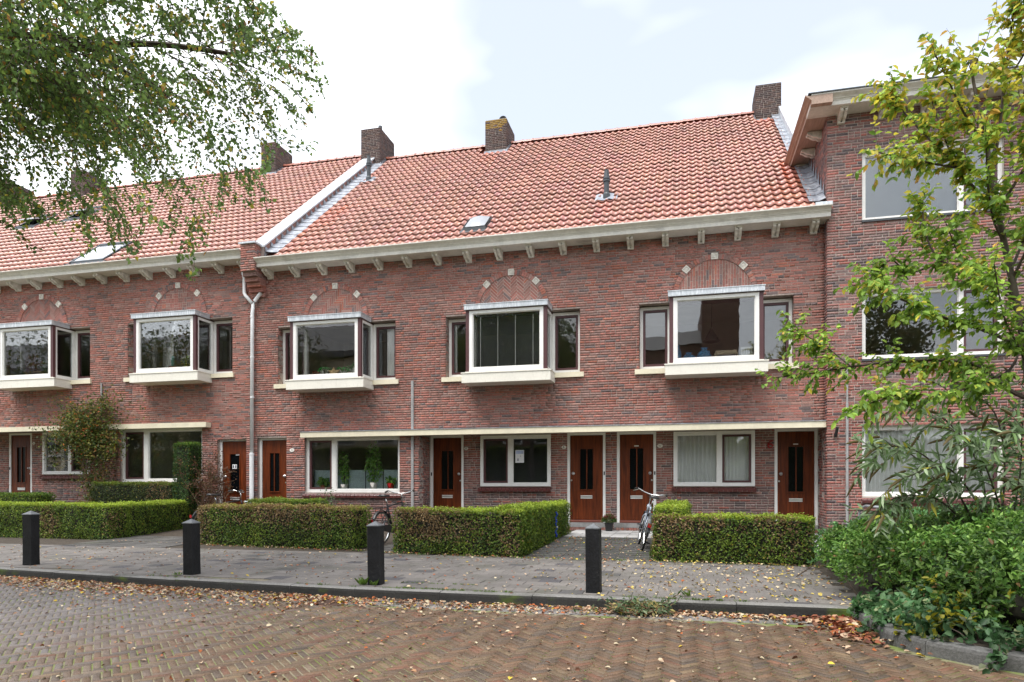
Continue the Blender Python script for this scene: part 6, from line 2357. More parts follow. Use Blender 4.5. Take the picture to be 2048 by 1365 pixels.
def right_tree():
    rng = np.random.default_rng(91)
    t = thing('young_tree', 'slender tree with green and yellow autumn leaves in the planted bed at the right', 'tree', (3.24, -7.6, 0))
    stem = [(3.27, -7.6, 0.0), (3.23, -7.6, 0.96), (3.19, -7.6, 1.67), (3.13, -7.6, 2.37), (3.02, -7.6, 3.04), (2.9, -7.6, 3.71), (2.82, -7.6, 4.29), (2.71, -7.6, 4.88), (2.67, -7.6, 5.22)]
    br_ = {
        'A': ([(3.17, -7.6, 1.9), (3.02, -7.46, 2.04), (2.86, -7.31, 2.27), (2.64, -7.17, 2.37), (2.22, -7.03, 2.41), (1.77, -6.89, 2.39), (1.39, -6.74, 2.36), (1.05, -6.6, 2.35)], 0.022),
        'A2': ([(1.8, -6.85, 2.39), (1.61, -6.7, 2.62), (1.35, -6.65, 2.82), (1.25, -6.6, 2.95)], 0.008),
        'B': ([(3.13, -7.6, 2.37), (2.79, -7.72, 2.53), (2.42, -7.84, 2.64), (2.09, -7.96, 2.77), (1.81, -8.08, 2.87), (1.63, -8.2, 2.97)], 0.016),
        'C': ([(2.92, -7.6, 3.66), (2.78, -7.52, 3.9), (2.6, -7.44, 4.25), (2.36, -7.36, 4.61), (2.15, -7.28, 4.96), (2.04, -7.2, 5.2)], 0.016),
        'C2': ([(2.6, -7.44, 4.22), (2.29, -7.57, 4.25), (2.03, -7.73, 4.25), (1.79, -7.9, 4.25)], 0.009),
        'D': ([(3.04, -7.6, 2.9), (2.81, -7.45, 3.12), (2.51, -7.3, 3.37), (2.42, -7.15, 3.73), (2.45, -7.0, 4.1)], 0.014),
        'D2': ([(2.54, -7.3, 3.35), (2.25, -7.27, 3.27), (2.05, -7.33, 3.39), (1.85, -7.4, 3.19)], 0.009),
        'E': ([(3.11, -7.6, 2.47), (2.94, -7.76, 2.17), (2.63, -7.92, 2.02), (2.26, -8.08, 1.92), (1.89, -8.24, 1.91), (1.52, -8.4, 1.79)], 0.012),
        'F': ([(2.86, -7.6, 4.05), (2.96, -7.5, 4.56), (3.04, -7.4, 5.09), (3.14, -7.3, 5.6), (3.2, -7.3, 6.1)], 0.013),
        'Q': ([(3.04, -7.4, 5.0), (3.25, -7.5, 5.4), (3.3, -7.55, 5.9), (3.2, -7.6, 6.2)], 0.009),
        'S': ([(3.02, -7.6, 3.04), (3.1, -7.9, 3.5), (3.0, -8.1, 4.0), (2.85, -8.2, 4.4)], 0.011),
        'T': ([(2.95, -7.6, 3.4), (2.8, -7.75, 3.6), (2.7, -7.9, 3.95), (2.65, -8.0, 4.3)], 0.010),
        'U': ([(3.15, -7.6, 2.2), (2.95, -7.9, 2.35), (2.75, -8.1, 2.6), (2.6, -8.3, 3.0)], 0.011),
        'G': ([(2.82, -7.6, 4.29), (2.58, -7.73, 4.59), (2.37, -7.87, 4.92), (2.24, -8.0, 5.05)], 0.011),
        'H': ([(3.09, -7.6, 2.66), (3.31, -7.47, 3.06), (3.49, -7.33, 3.62), (3.59, -7.2, 4.24)], 0.015),
        'I': ([(3.13, -7.6, 2.4), (3.4, -7.9, 2.9), (3.6, -8.2, 3.5), (3.7, -8.4, 4.2)], 0.015),
        'J': ([(3.0, -7.6, 3.1), (3.3, -7.3, 3.6), (3.7, -7.1, 4.0), (4.2, -7.0, 4.2)], 0.014),
        'K': ([(2.9, -7.6, 3.7), (3.2, -7.8, 4.3), (3.4, -8.0, 4.9), (3.5, -8.1, 5.5)], 0.013),
        'L': ([(3.17, -7.6, 1.95), (3.6, -7.5, 2.2), (4.1, -7.3, 2.4), (4.7, -7.1, 2.5)], 0.016),
        'N': ([(2.85, -7.6, 4.1), (2.62, -7.5, 4.2), (2.5, -7.4, 4.6), (2.42, -7.3, 5.05)], 0.010),
        'O': ([(3.05, -7.6, 2.85), (2.75, -7.8, 2.95), (2.5, -7.95, 3.1), (2.3, -8.1, 3.45)], 0.010),
    }
    b = MB()
    sp_ = smooth_path(stem, 3)
    b.tube(sp_, [0.055 * (1 - 0.86 * i / len(sp_)) for i in range(len(sp_))], 8)
    b.build('trunk', M['bark'], t, smooth=True)
    w = MB()
    P, D = [], []
    def twig(p, d, L, r, nl, droop):
        pts = [p.copy()]
        q = p.copy()
        dd = d / np.linalg.norm(d)
        for k in range(5):
            dd = dd + rng.normal(0, 0.14, 3) + np.array([0, 0, -droop])
            dd /= np.linalg.norm(dd)
            q = q + dd * L / 5
            pts.append(q.copy())
        w.tube(pts, [r * (1 - 0.15 * k) for k in range(6)], 4)
        for i in range(nl):
            f = (i + rng.random()) / nl * 5
            k = min(4, int(f))
            a = pts[k] + (pts[k + 1] - pts[k]) * (f - k)
            dv = pts[k + 1] - pts[k]
            dv = dv / np.linalg.norm(dv)
            side = np.cross(dv, (0, 0, 1)) * (1 if i % 2 else -1)
            P.append(a)
            D.append(dv * 0.5 + side * 0.7 + rng.normal(0, 0.3, 3) + np.array([0, 0, -0.45]))
    for key, (pts, r) in br_.items():
        sp2 = smooth_path(pts, 4)
        n = len(sp2)
        w.tube(sp2, [r * (1 - 0.8 * i / n) + 0.002 for i in range(n)], 6)
        Lb = sum(np.linalg.norm(sp2[i + 1] - sp2[i]) for i in range(n - 1))
        nt = int(Lb * 33)
        for i in range(nt):
            f = rng.uniform(0.25, 1.0)
            k = min(n - 2, int(f * (n - 1)))
            a = sp2[k]
            dv = sp2[k + 1] - sp2[k]
            dv = dv / np.linalg.norm(dv)
            sd = rng.normal(0, 1, 3)
            sd -= dv * sd.dot(dv)
            twig(a, dv * 0.6 + sd / np.linalg.norm(sd) * 0.8 + np.array([0, 0, 0.12]), rng.uniform(0.10, 0.34), 0.003, rng.integers(7, 14), 0.06)
        twig(sp2[-1], sp2[-1] - sp2[-2], 0.25, 0.003, 12, 0.03)
    for i in range(40):
        k = rng.integers(len(sp_) // 3, len(sp_))
        a = np.array(sp_[k])
        twig(a, rng.normal(0, 1, 3) + np.array([0, 0, 0.5]), rng.uniform(0.3, 0.7), 0.005, 16, 0.03)
    w.build('branches', M['twig'], t, kind='stuff')
    P, D = np.array(P), np.array(D)
    n = len(P)
    yel = np.clip((P[:, 2] - 3.0) / 2.0, 0, 1) * 0.75 + 0.14 + (vnoise(P, 2.0, 5) - 0.5) * 0.4
    isy = rng.random(n) < yel * 0.75
    C = pick_cols([((0.17, 0.28, 0.04), 0.45), ((0.26, 0.38, 0.06), 0.35), ((0.10, 0.18, 0.03), 0.2)], n, rng)
    C[isy] = pick_cols([((0.46, 0.40, 0.05), 0.45), ((0.32, 0.36, 0.05), 0.45), ((0.40, 0.24, 0.05), 0.10)], int(isy.sum()), rng)
    leaves('crown', P, D, rng.normal(0, 0.45, (n, 3)) + np.array([0, -0.15, 1.0]), 0.072 * (1 + rng.normal(0, 0.22, n)), 0.042, rgba(C * 1.3), t, oval=True)
    return n
n_right = right_tree()

def left_tree():
    rng = np.random.default_rng(92)
    t = thing('street_tree', 'large street tree whose drooping leafy branches hang in from the upper left', 'tree', (-9.6, -9.6, 0))
    b = MB()
    tr = smooth_path([(-9.6, -9.6, -0.1), (-9.58, -9.6, 1.5), (-9.5, -9.55, 3.2), (-9.3, -9.5, 4.8), (-9.0, -9.45, 6.4), (-8.8, -9.4, 8.2)], 4)
    b.tube(tr, [0.24 - 0.006 * i for i in range(len(tr))], 10)
    b.build('trunk', M['bark'], t, smooth=True)
    limbs = [
        [(-9.25, -9.5, 5.2), (-8.4, -9.3, 6.5), (-7.2, -9.0, 7.2), (-5.9, -8.8, 7.2), (-4.7, -8.7, 6.7)],
        [(-9.1, -9.45, 5.8), (-8.2, -9.9, 6.8), (-7.0, -10.1, 7.3), (-5.8, -10.2, 7.1), (-5.0, -10.2, 6.7)],
        [(-9.35, -9.5, 4.6), (-8.6, -9.0, 5.6), (-7.6, -8.4, 6.3), (-6.4, -8.0, 6.5), (-5.2, -7.8, 6.3)],
        [(-9.4, -9.5, 4.2), (-8.8, -9.6, 5.0), (-7.9, -9.5, 5.6), (-6.9, -9.4, 5.8), (-6.0, -9.3, 5.6)],
        [(-9.0, -9.45, 6.2), (-8.0, -9.3, 7.4), (-6.8, -9.2, 8.0), (-5.4, -9.2, 7.7), (-4.4, -9.2, 7.0)],
        [(-9.3, -9.5, 5.0), (-8.9, -8.6, 5.9), (-8.4, -7.6, 6.4), (-7.8, -6.8, 6.5)],
        [(-9.3, -9.5, 5.0), (-8.7, -10.4, 5.9), (-7.9, -10.8, 6.2), (-7.0, -11.0, 6.1)],
    ]
    w = MB()
    starts = []
    for lm in limbs:
        sp_ = smooth_path(lm, 6)
        n = len(sp_)
        w.tube(sp_, [0.075 * (1 - 0.8 * i / n) + 0.006 for i in range(n)], 7)
        starts += [(sp_[i], i / n) for i in range(2, n)]
    P, D = [], []
    XX = [-9.5, -8.0, -7.3, -6.4, -5.75, -5.25, -4.75, -4.2, -3.9, -3.55, -3.3]
    ZZ = [4.0, 4.0, 4.0, 3.9, 3.65, 3.32, 3.60, 4.0, 4.3, 4.6, 5.0]
    def zmin(x, y):
        # the skirt of the crown, lower where twigs hang, farther twigs may hang lower in the view
        k = (y + 15.0) / 6.0
        return 1.08 + (float(np.interp(x / k, XX, ZZ)) - 1.08) * k
    def xmax(y, z):
        k = (y + 15.0) / 6.0
        return k * float(np.interp(1.08 + (z - 1.08) / k, [4.2, 4.85, 5.35, 5.95, 7.0], [-3.40, -3.28, -3.48, -4.0, -4.6]))
    def hang(a, d, L, r, nl, sub=True):
        pts = [a]
        q = a.copy()
        dd = d / np.linalg.norm(d)
        m = 8
        for k in range(m):
            dd = dd + rng.normal(0, 0.10, 3) + np.array([0.02, 0, -0.13])
            dd /= np.linalg.norm(dd)
            q = q + dd * L / m
            if q[2] < zmin(q[0], q[1]) + rng.normal(0, 0.12) or q[0] > xmax(q[1], q[2]) + rng.normal(0, 0.10):
                break
            pts.append(q.copy())
            if sub and k > 1:
                for _ in range(2):
                    hang(q.copy(), dd + rng.normal(0, 0.55, 3), rng.uniform(0.25, 0.6), 0.003, rng.integers(7, 13), False)
        if len(pts) < 2:
            return
        w.tube(pts, [max(0.0018, r * (1 - 0.1 * k)) for k in range(len(pts))], 4)
        m = len(pts) - 1
        for i in range(nl):
            f = (i + rng.random()) / nl * m
            k = min(m - 1, int(f))
            a_ = pts[k] + (pts[k + 1] - pts[k]) * (f - k)
            P.append(a_ + rng.normal(0, 0.012, 3))
            D.append((pts[k + 1] - pts[k]) * 3 + rng.normal(0, 0.6, 3) + np.array([0, 0, -0.35]))
    for i in range(440):
        a, f = starts[int(rng.integers(0, len(starts)))]
        hang(np.array(a) + rng.normal(0, 0.05, 3), np.array([rng.uniform(0.3, 1.1), rng.normal(0, 0.6), rng.uniform(-0.35, 0.5)]), rng.uniform(0.9, 2.5), 0.008, rng.integers(12, 22))
    for i in range(26):        # long strands hanging out of the crown
        x = rng.uniform(-8.0, -3.9)
        y = -9.0 + rng.normal(0, 0.5)
        z0 = zmin(x, y) + rng.uniform(0.1, 0.7)
        L = rng.uniform(0.3, 0.65) * (1.25 if -5.9 < x < -4.6 else 1.0)
        q = np.array([x, y, z0])
        pts = [q]
        dd = np.array([rng.uniform(0.0, 0.7), rng.normal(0, 0.2), -0.8])
        for k in range(7):
            dd = dd + rng.normal(0, 0.16, 3) + np.array([0, 0, -0.1])
            dd /= np.linalg.norm(dd)
            pts.append(pts[-1] + dd * L / 7)
        w.tube(pts, [0.004 - 0.0003 * k for k in range(8)], 4)
        for k in range(7):
            for _ in range(int(3 + L * 5)):
                P.append(pts[k] + (pts[k + 1] - pts[k]) * rng.random() + rng.normal(0, 0.03, 3))
                D.append(dd + rng.normal(0, 0.7, 3) + np.array([0, 0, -0.3]))
    w.build('branches', M['twig'], t, kind='stuff')
    P, D = np.array(P), np.array(D)
    n = len(P)
    C = pick_cols([((0.095, 0.155, 0.042), 0.40), ((0.13, 0.20, 0.045), 0.28), ((0.065, 0.115, 0.035), 0.22), ((0.32, 0.27, 0.04), 0.07), ((0.26, 0.14, 0.04), 0.03)], n, rng)
    leaves('crown', P, D, rng.normal(0, 0.8, (n, 3)) + np.array([0, 0, 0.7]), 0.055 * (1 + rng.normal(0, 0.22, n)), 0.040, rgba(C * 1.7), t)
    return n
n_left = left_tree()

# ================================================================== SHRUBS IN THE BED
def buddleia():
    rng = np.random.default_rng(93)
    t = thing('flowering_shrub', 'arching shrub with long grey green leaves and brown flower spikes before the ground floor window', 'shrub', (2.95, -7.4, 0))
    arcs = [
        [(2.93, -7.4, 0.0), (2.83, -7.4, 0.57), (2.52, -7.53, 1.15), (2.18, -7.65, 1.44), (1.89, -7.78, 1.46), (1.73, -7.9, 1.29)],
        [(2.95, -7.4, 0.0), (2.91, -7.4, 0.57), (2.8, -7.48, 1.25), (2.52, -7.55, 1.69), (2.15, -7.62, 1.88), (1.85, -7.7, 1.76)],
        [(3.0, -7.4, 0.0), (3.0, -7.4, 0.57), (3.06, -7.35, 1.3), (3.0, -7.3, 1.8), (2.8, -7.25, 2.01), (2.54, -7.2, 1.97)],
        [(2.9, -7.4, 0.0), (2.83, -7.4, 0.5), (2.47, -7.55, 0.92), (2.17, -7.7, 1.0), (1.91, -7.85, 0.96), (1.74, -8.0, 0.82)],
        [(3.05, -7.4, 0.0), (3.08, -7.4, 0.57), (3.17, -7.4, 1.2), (3.19, -7.4, 1.68), (3.25, -7.4, 2.02)],
        [(2.95, -7.4, 0.0), (2.94, -7.4, 0.57), (2.72, -7.58, 0.96), (2.45, -7.75, 1.25), (2.23, -7.92, 1.25), (1.93, -8.1, 1.15)],
        [(3.0, -7.5, 0.0), (2.95, -7.6, 0.7), (2.75, -7.8, 1.2), (2.55, -7.95, 1.5), (2.3, -8.05, 1.62)],
        [(3.1, -7.5, 0.0), (3.15, -7.7, 0.7), (3.05, -8.0, 1.2), (2.9, -8.2, 1.5), (2.7, -8.35, 1.55)],
        [(3.1, -7.4, 0.0), (3.3, -7.4, 0.8), (3.5, -7.5, 1.4), (3.7, -7.6, 1.7), (4.0, -7.7, 1.7)],
        [(3.1, -7.3, 0.0), (3.3, -7.1, 0.8), (3.4, -6.8, 1.4), (3.3, -6.5, 1.7)],
        [(2.9, -7.3, 0.0), (2.7, -7.1, 0.8), (2.5, -6.9, 1.3), (2.2, -6.8, 1.55), (1.95, -6.7, 1.5)],
    ]
    b = MB()
    P, D, spikes = [], [], []
    def shoot(path, r, top):
        n = len(path)
        b.tube(path, [r * (1 - 0.7 * i / n) for i in range(n)], 5)
        Lt = 0
        for i in range(n - 1):
            dv = path[i + 1] - path[i]
            L = np.linalg.norm(dv)
            if i < top:
                continue
            for k in range(max(1, int(L / 0.021))):
                a = path[i] + dv * rng.random()
                d = dv / L
                sd = np.cross(d, rng.normal(0, 1, 3))
                sd /= np.linalg.norm(sd)
                P.append(a)
                D.append(d * 0.55 + sd * 0.8 + np.array([0, 0, -0.25]))
    for a in arcs:
        sp_ = [np.array(p) for p in smooth_path(a, 4)]
        n = len(sp_)
        shoot(sp_, 0.012, n // 3)
        spikes.append((sp_[-1], sp_[-1] - sp_[-2]))
        for i in range(n // 3, n - 1):
            if rng.random() < 0.8:
                dv = sp_[i + 1] - sp_[i]
                d = dv / np.linalg.norm(dv)
                d2 = d * 0.6 + rng.normal(0, 0.45, 3) + np.array([-0.1, -0.1, 0.15])
                L = rng.uniform(0.18, 0.42)
                q = [sp_[i]]
                dd = d2 / np.linalg.norm(d2)
                for k in range(4):
                    dd = dd + np.array([0, 0, -0.10])
                    dd /= np.linalg.norm(dd)
                    q.append(q[-1] + dd * L / 4)
                shoot(q, 0.004, 0)
                if rng.random() < 0.6:
                    spikes.append((q[-1], q[-1] - q[-2]))
    b.build('stems', M['twig'], t, kind='stuff')
    P, D = np.array(P), np.array(D)
    n = len(P)
    C = pick_cols([((0.17, 0.24, 0.13), 0.4), ((0.27, 0.33, 0.21), 0.25), ((0.11, 0.18, 0.06), 0.3), ((0.36, 0.33, 0.05), 0.05)], n, rng)
    leaves('foliage', P, D, rng.normal(0, 0.5, (n, 3)) + np.array([0, -0.2, 1]), 0.12 * (1 + rng.normal(0, 0.25, n)), 0.030, rgba(C * 1.5), t, oval=True)
    s = MB()
    for p, d in spikes:
        d = d / np.linalg.norm(d) + np.array([0, 0, -0.15])
        L = rng.uniform(0.12, 0.22)
        pts = [p + d * L * k / 6 + np.array([0, 0, -0.02 * (k / 6) ** 2]) for k in range(7)]
        s.tube([tuple(x) for x in pts], [0.011, 0.015, 0.014, 0.013, 0.011, 0.008, 0.003], 6, col=(0.17, 0.13, 0.05, 1))
    s.build('flower_spikes', M['leaf'], t, kind='stuff')
buddleia()

def bush(name, label, blobs, n, seed, pal, leaf, low=0.0, aspect=0.6, stems=60, oval=True):
    """clumpy shrub made of leafy shoots; blobs: (x, y, z, rx, ry, rz)"""
    rng = np.random.default_rng(seed)
    B = np.array(blobs)
    c = (B[:, 0].mean(), B[:, 1].mean(), low)
    t = thing(name, label, 'shrub', c)
    vol = B[:, 3] * B[:, 4] + B[:, 3] * B[:, 5] + B[:, 4] * B[:, 5]
    ns = n // 9
    idx = rng.choice(len(B), ns, p=vol / vol.sum())
    d = unit(rng.normal(0, 1, (ns, 3)))
    d[:, 2] = np.where(d[:, 2] < -0.35, -d[:, 2], d[:, 2])
    r = 1 - 0.35 * rng.random((ns, 1)) ** 2
    S = B[idx, :3] + d * B[idx, 3:] * r
    keep = S[:, 2] > low + 0.02
    S, d = S[keep], d[keep]
    ns = len(S)
    ax = unit(d + np.array([0, 0, 0.7]) + rng.normal(0, 0.35, (ns, 3)))
    P, D, Nn, shade = [], [], [], []
    for k in range(9):
        f = k / 8
        ang = rng.uniform(0, 2 * PI, ns)
        perp = unit(np.cross(ax, rng.normal(0, 1, (ns, 3))))
        P.append(S + ax * (leaf * 2.3 * f - 0.03) + rng.normal(0, 0.008, (ns, 3)))
        D.append(ax * (0.35 + 0.5 * f) + perp * 0.8)
        Nn.append(ax + rng.normal(0, 0.3, (ns, 3)))
        shade.append(np.full(ns, f))
    P, D, Nn = np.concatenate(P), np.concatenate(D), np.concatenate(Nn)
    n = len(P)
    C = pick_cols(pal, n, rng)
    pn = vnoise(P, 2.2, seed)
    C = C * (0.85 + 1.75 * pn ** 1.2)[:, None] * (1 + rng.normal(0, 0.15, (n, 1)))
    ye = (vnoise(P, 1.6, seed + 4) > 0.62) & (rng.random(n) < 0.45) & (P[:, 2] < low + 0.5)
    C[ye] = pick_cols([((0.26, 0.24, 0.02), 0.6), ((0.14, 0.16, 0.02), 0.4)], int(ye.sum()), rng)
    leaves('foliage', P, D, Nn, leaf * np.clip(1 + rng.normal(0, 0.32, n), 0.4, 1.9), leaf * aspect, rgba(C), t, oval=oval)
    b = MB()
    for i in range(stems):
        k = int(rng.integers(0, ns))
        e = S[k]
        a = np.array([e[0] + rng.normal(0, 0.12), e[1] + rng.normal(0, 0.12), low])
        b.tube([a, (a + e) / 2 + np.array([rng.normal(0, 0.04), rng.normal(0, 0.04), 0.05]), e], [0.007, 0.005, 0.003], 4)
    b.build('stems', M['twig'], t, kind='stuff')
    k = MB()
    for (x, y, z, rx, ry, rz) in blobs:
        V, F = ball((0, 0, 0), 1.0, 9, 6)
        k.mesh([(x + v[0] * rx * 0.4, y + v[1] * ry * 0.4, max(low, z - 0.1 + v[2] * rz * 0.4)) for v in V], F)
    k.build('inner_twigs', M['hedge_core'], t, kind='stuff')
    return t
GREEN = [((0.045, 0.10, 0.018), 0.36), ((0.080, 0.155, 0.026), 0.32), ((0.145, 0.235, 0.055), 0.22), ((0.022, 0.055, 0.012), 0.08), ((0.16, 0.09, 0.03), 0.02)]
bush('evergreen_bush', 'big dark green bush spilling over the kerb of the planted bed at the right', [
    (2.30, -6.5, 0.30, 0.75, 0.95, 0.36), (1.95, -7.6, 0.26, 0.46, 0.7, 0.34), (2.9, -7.3, 0.38, 0.8, 0.9, 0.42), (2.3, -8.4, 0.30, 0.62, 0.62, 0.40), (3.0, -8.5, 0.40, 0.75, 0.75, 0.48),
    (2.5, -9.15, 0.24, 0.56, 0.5, 0.38), (3.2, -9.4, 0.34, 0.8, 0.6, 0.50), (3.9, -8.3, 0.42, 0.9, 1.0, 0.52), (3.6, -6.6, 0.40, 1.0, 1.0, 0.42), (2.75, -5.6, 0.32, 0.8, 0.8, 0.36), (2.1, -9.0, 0.12, 0.30, 0.45, 0.26), (4.2, -9.4, 0.34, 0.7, 0.7, 0.5)],
     56000, 101, GREEN, 0.045)
bush('low_shrub', 'straggly pale green shrub at the corner by the grey ramp', [(1.95, -5.4, 0.2, 0.30, 0.5, 0.26), (2.35, -4.4, 0.25, 0.45, 0.5, 0.3), (2.9, -3.6, 0.25, 0.5, 0.5, 0.32), (3.3, -2.4, 0.3, 0.5, 0.6, 0.30), (3.9, -3.6, 0.35, 0.8, 1.0, 0.4)], 5200, 102, [((0.05, 0.12, 0.04), 0.5), ((0.085, 0.17, 0.06), 0.5)], 0.05, stems=70)
IVY = [((0.035, 0.085, 0.03), 0.6), ((0.075, 0.14, 0.06), 0.3), ((0.14, 0.16, 0.08), 0.1)]
bush('ivy', 'ivy creeping over the kerb at the corner of the planted bed', [(1.72, -8.55, -0.02, 0.24, 0.35, 0.12), (1.72, -9.1, -0.02, 0.22, 0.35, 0.12), (1.95, -9.45, 0.0, 0.28, 0.25, 0.13), (2.35, -9.85, 0.0, 0.3, 0.2, 0.12), (2.0, -8.9, 0.05, 0.3, 0.4, 0.15)], 2600, 103, IVY, 0.05, low=-0.06, aspect=0.9, stems=20)
t = MB()
rng = np.random.default_rng(104)
trails = [[(2.55, -9.95, 0.03), (2.52, -10.12, 0.03), (2.48, -10.22, -0.03), (2.45, -10.28, -0.09)], [(2.05, -9.75, 0.05), (2.0, -9.93, 0.02), (1.97, -9.98, -0.05), (1.9, -10.05, -0.09)], [(1.6, -9.0, 0.05), (1.5, -9.05, 0.02), (1.42, -9.08, -0.06), (1.35, -9.1, -0.09)]]
tv = thing('ivy_trails', 'ivy strands hanging down over the concrete kerb of the bed', 'ivy', (2.2, -9.9, 0))
P, D = [], []
for tr in trails:
    sp_ = smooth_path(tr, 5)
    t.tube(sp_, 0.004, 4)
    for p in sp_:
        for k in range(3):
            P.append(p + rng.normal(0, 0.02, 3))
            D.append(rng.normal(0, 1, 3) + np.array([0, -0.4, -0.5]))
t.build('stems', M['twig'], tv, kind='stuff')
n = len(P)
leaves('foliage', np.array(P), np.array(D), rng.normal(0, 0.4, (n, 3)) + np.array([-0.2, -0.7, 0.6]), 0.05, 0.045, rgba(pick_cols(IVY, n, rng)), tv, oval=True)

# ================================================================== LITTER, WEEDS, MOSS
def litter():
    rng = np.random.default_rng(111)
    pts = []
    def drop(n, fx, fy, fz, size):
        for i in range(n):
            x, y = fx(), fy()
            pts.append((x, y, fz(x, y), size * rng.uniform(0.7, 1.25)))
    rz_ = lambda x, y: ROADZ + 0.004
    # band of leaves in the gutter, thick at the left, thin at the right
    def gut(n, x0, x1, sd, size):
        for i in range(n):
            x = rng.uniform(x0, x1)
            y = kerb_y(x) - 0.03 - abs(rng.normal(0, sd))
            pts.append((x, y, ROADZ + 0.004 + rng.random() * 0.012, size * rng.uniform(0.7, 1.3)))
    gut(2300, -8.8, -3.6, 0.34, 0.040)
    gut(900, -4.2, -1.2, 0.24, 0.040)
    gut(800, -1.2, 1.42, 0.13, 0.042)
    gut(500, -9, 1.4, 0.7, 0.036)
    for i in range(1300):      # open road
        x, y = rng.uniform(-9, 2.2), rng.uniform(-12.4, -8.6)
        if in_view(x, y, 0.6) and x < bed_left(y) - 0.08:
            pts.append((x, y, ROADZ + 0.005, 0.030 * rng.uniform(0.4, 1.6)))
    for i in range(620):       # drift in the corner of the bed kerb
        y = -8.45 - abs(rng.normal(0, 0.42))
        x = min(bed_left(max(y, -10.2)) - 0.02, 1.44 + (0 if y > -9.3 else 0.3)) - abs(rng.normal(0, 0.16))
        pts.append((x, y, ROADZ + 0.004 + rng.random() * 0.03, 0.058 * rng.uniform(0.7, 1.3)))
    for i in range(1100):      # pavement
        x, y = rng.uniform(-12, 1.7), rng.uniform(-8.25, -4.75)
        if in_view(x, y, 0.6) and y > kerb_y(x) + 0.03:
            pts.append((x, y, 0.006, 0.036 * rng.uniform(0.5, 1.4)))
    for i in range(420):
        x, y = rng.uniform(-0.9, 1.7), rng.uniform(-8.2, -4.9)
        pts.append((x, y, 0.006, 0.045 * rng.uniform(0.6, 1.3)))
    for i in range(260):       # paths
        x, y = rng.uniform(-2.3, -0.6), rng.uniform(-4.7, -1.6)
        pts.append((x, y, gz(y) + 0.02, 0.04 * rng.uniform(0.6, 1.2)))
    for i in range(500):       # foot of the hedges
        x = rng.uniform(-11, 1.8)
        y = np.interp(x, [-11, -8.8, -5.2, -4.5, -2.4, -0.4, 1.8], [-3.75, -4.05, -4.45, -4.7, -4.9, -4.9, -5.05]) - abs(rng.normal(0, 0.07))
        pts.append((x, y, 0.008 + rng.random() * 0.02, 0.042 * rng.uniform(0.6, 1.3)))
    A = np.array(pts)
    n = len(A)
    P = A[:, :3].copy()
    ang = rng.uniform(0, 2 * PI, n)
    D = np.stack([np.cos(ang), np.sin(ang), rng.normal(0.05, 0.22, n)], 1)
    N = rng.normal(0, 0.33, (n, 3)) + np.array([0, 0, 1])
    curl = rng.uniform(-0.1, 0.45, n)
    C = pick_cols([((0.42, 0.30, 0.20), 0.30), ((0.28, 0.15, 0.08), 0.24), ((0.34, 0.10, 0.03), 0.14), ((0.16, 0.075, 0.045), 0.14), ((0.50, 0.42, 0.28), 0.12), ((0.46, 0.33, 0.04), 0.06)], n, rng)
    right = (A[:, 0] > -0.9) & (A[:, 2] > -0.02)
    k = right & (rng.random(n) < 0.6)
    C[k] = pick_cols([((0.55, 0.42, 0.10), 0.5), ((0.50, 0.40, 0.25), 0.5)], int(k.sum()), rng)
    drift = (A[:, 0] > 0.9) & (A[:, 2] < -0.02) & (A[:, 1] > -9.5) & (rng.random(n) < 0.75)
    C[drift] = pick_cols([((0.22, 0.07, 0.035), 0.45), ((0.13, 0.045, 0.03), 0.25), ((0.34, 0.20, 0.12), 0.2), ((0.42, 0.25, 0.03), 0.1)], int(drift.sum()), rng)
    o = leaves('fallen_leaves', P + np.array([0, 0, 0.003]), D, N, A[:, 3], A[:, 3] * 0.72, rgba(C), None, m='litter', oval=True, fold=0.2)
    o['label'] = 'fallen brown and yellow autumn leaves on the road and pavement'
    o['category'] = 'fallen leaves'
litter()

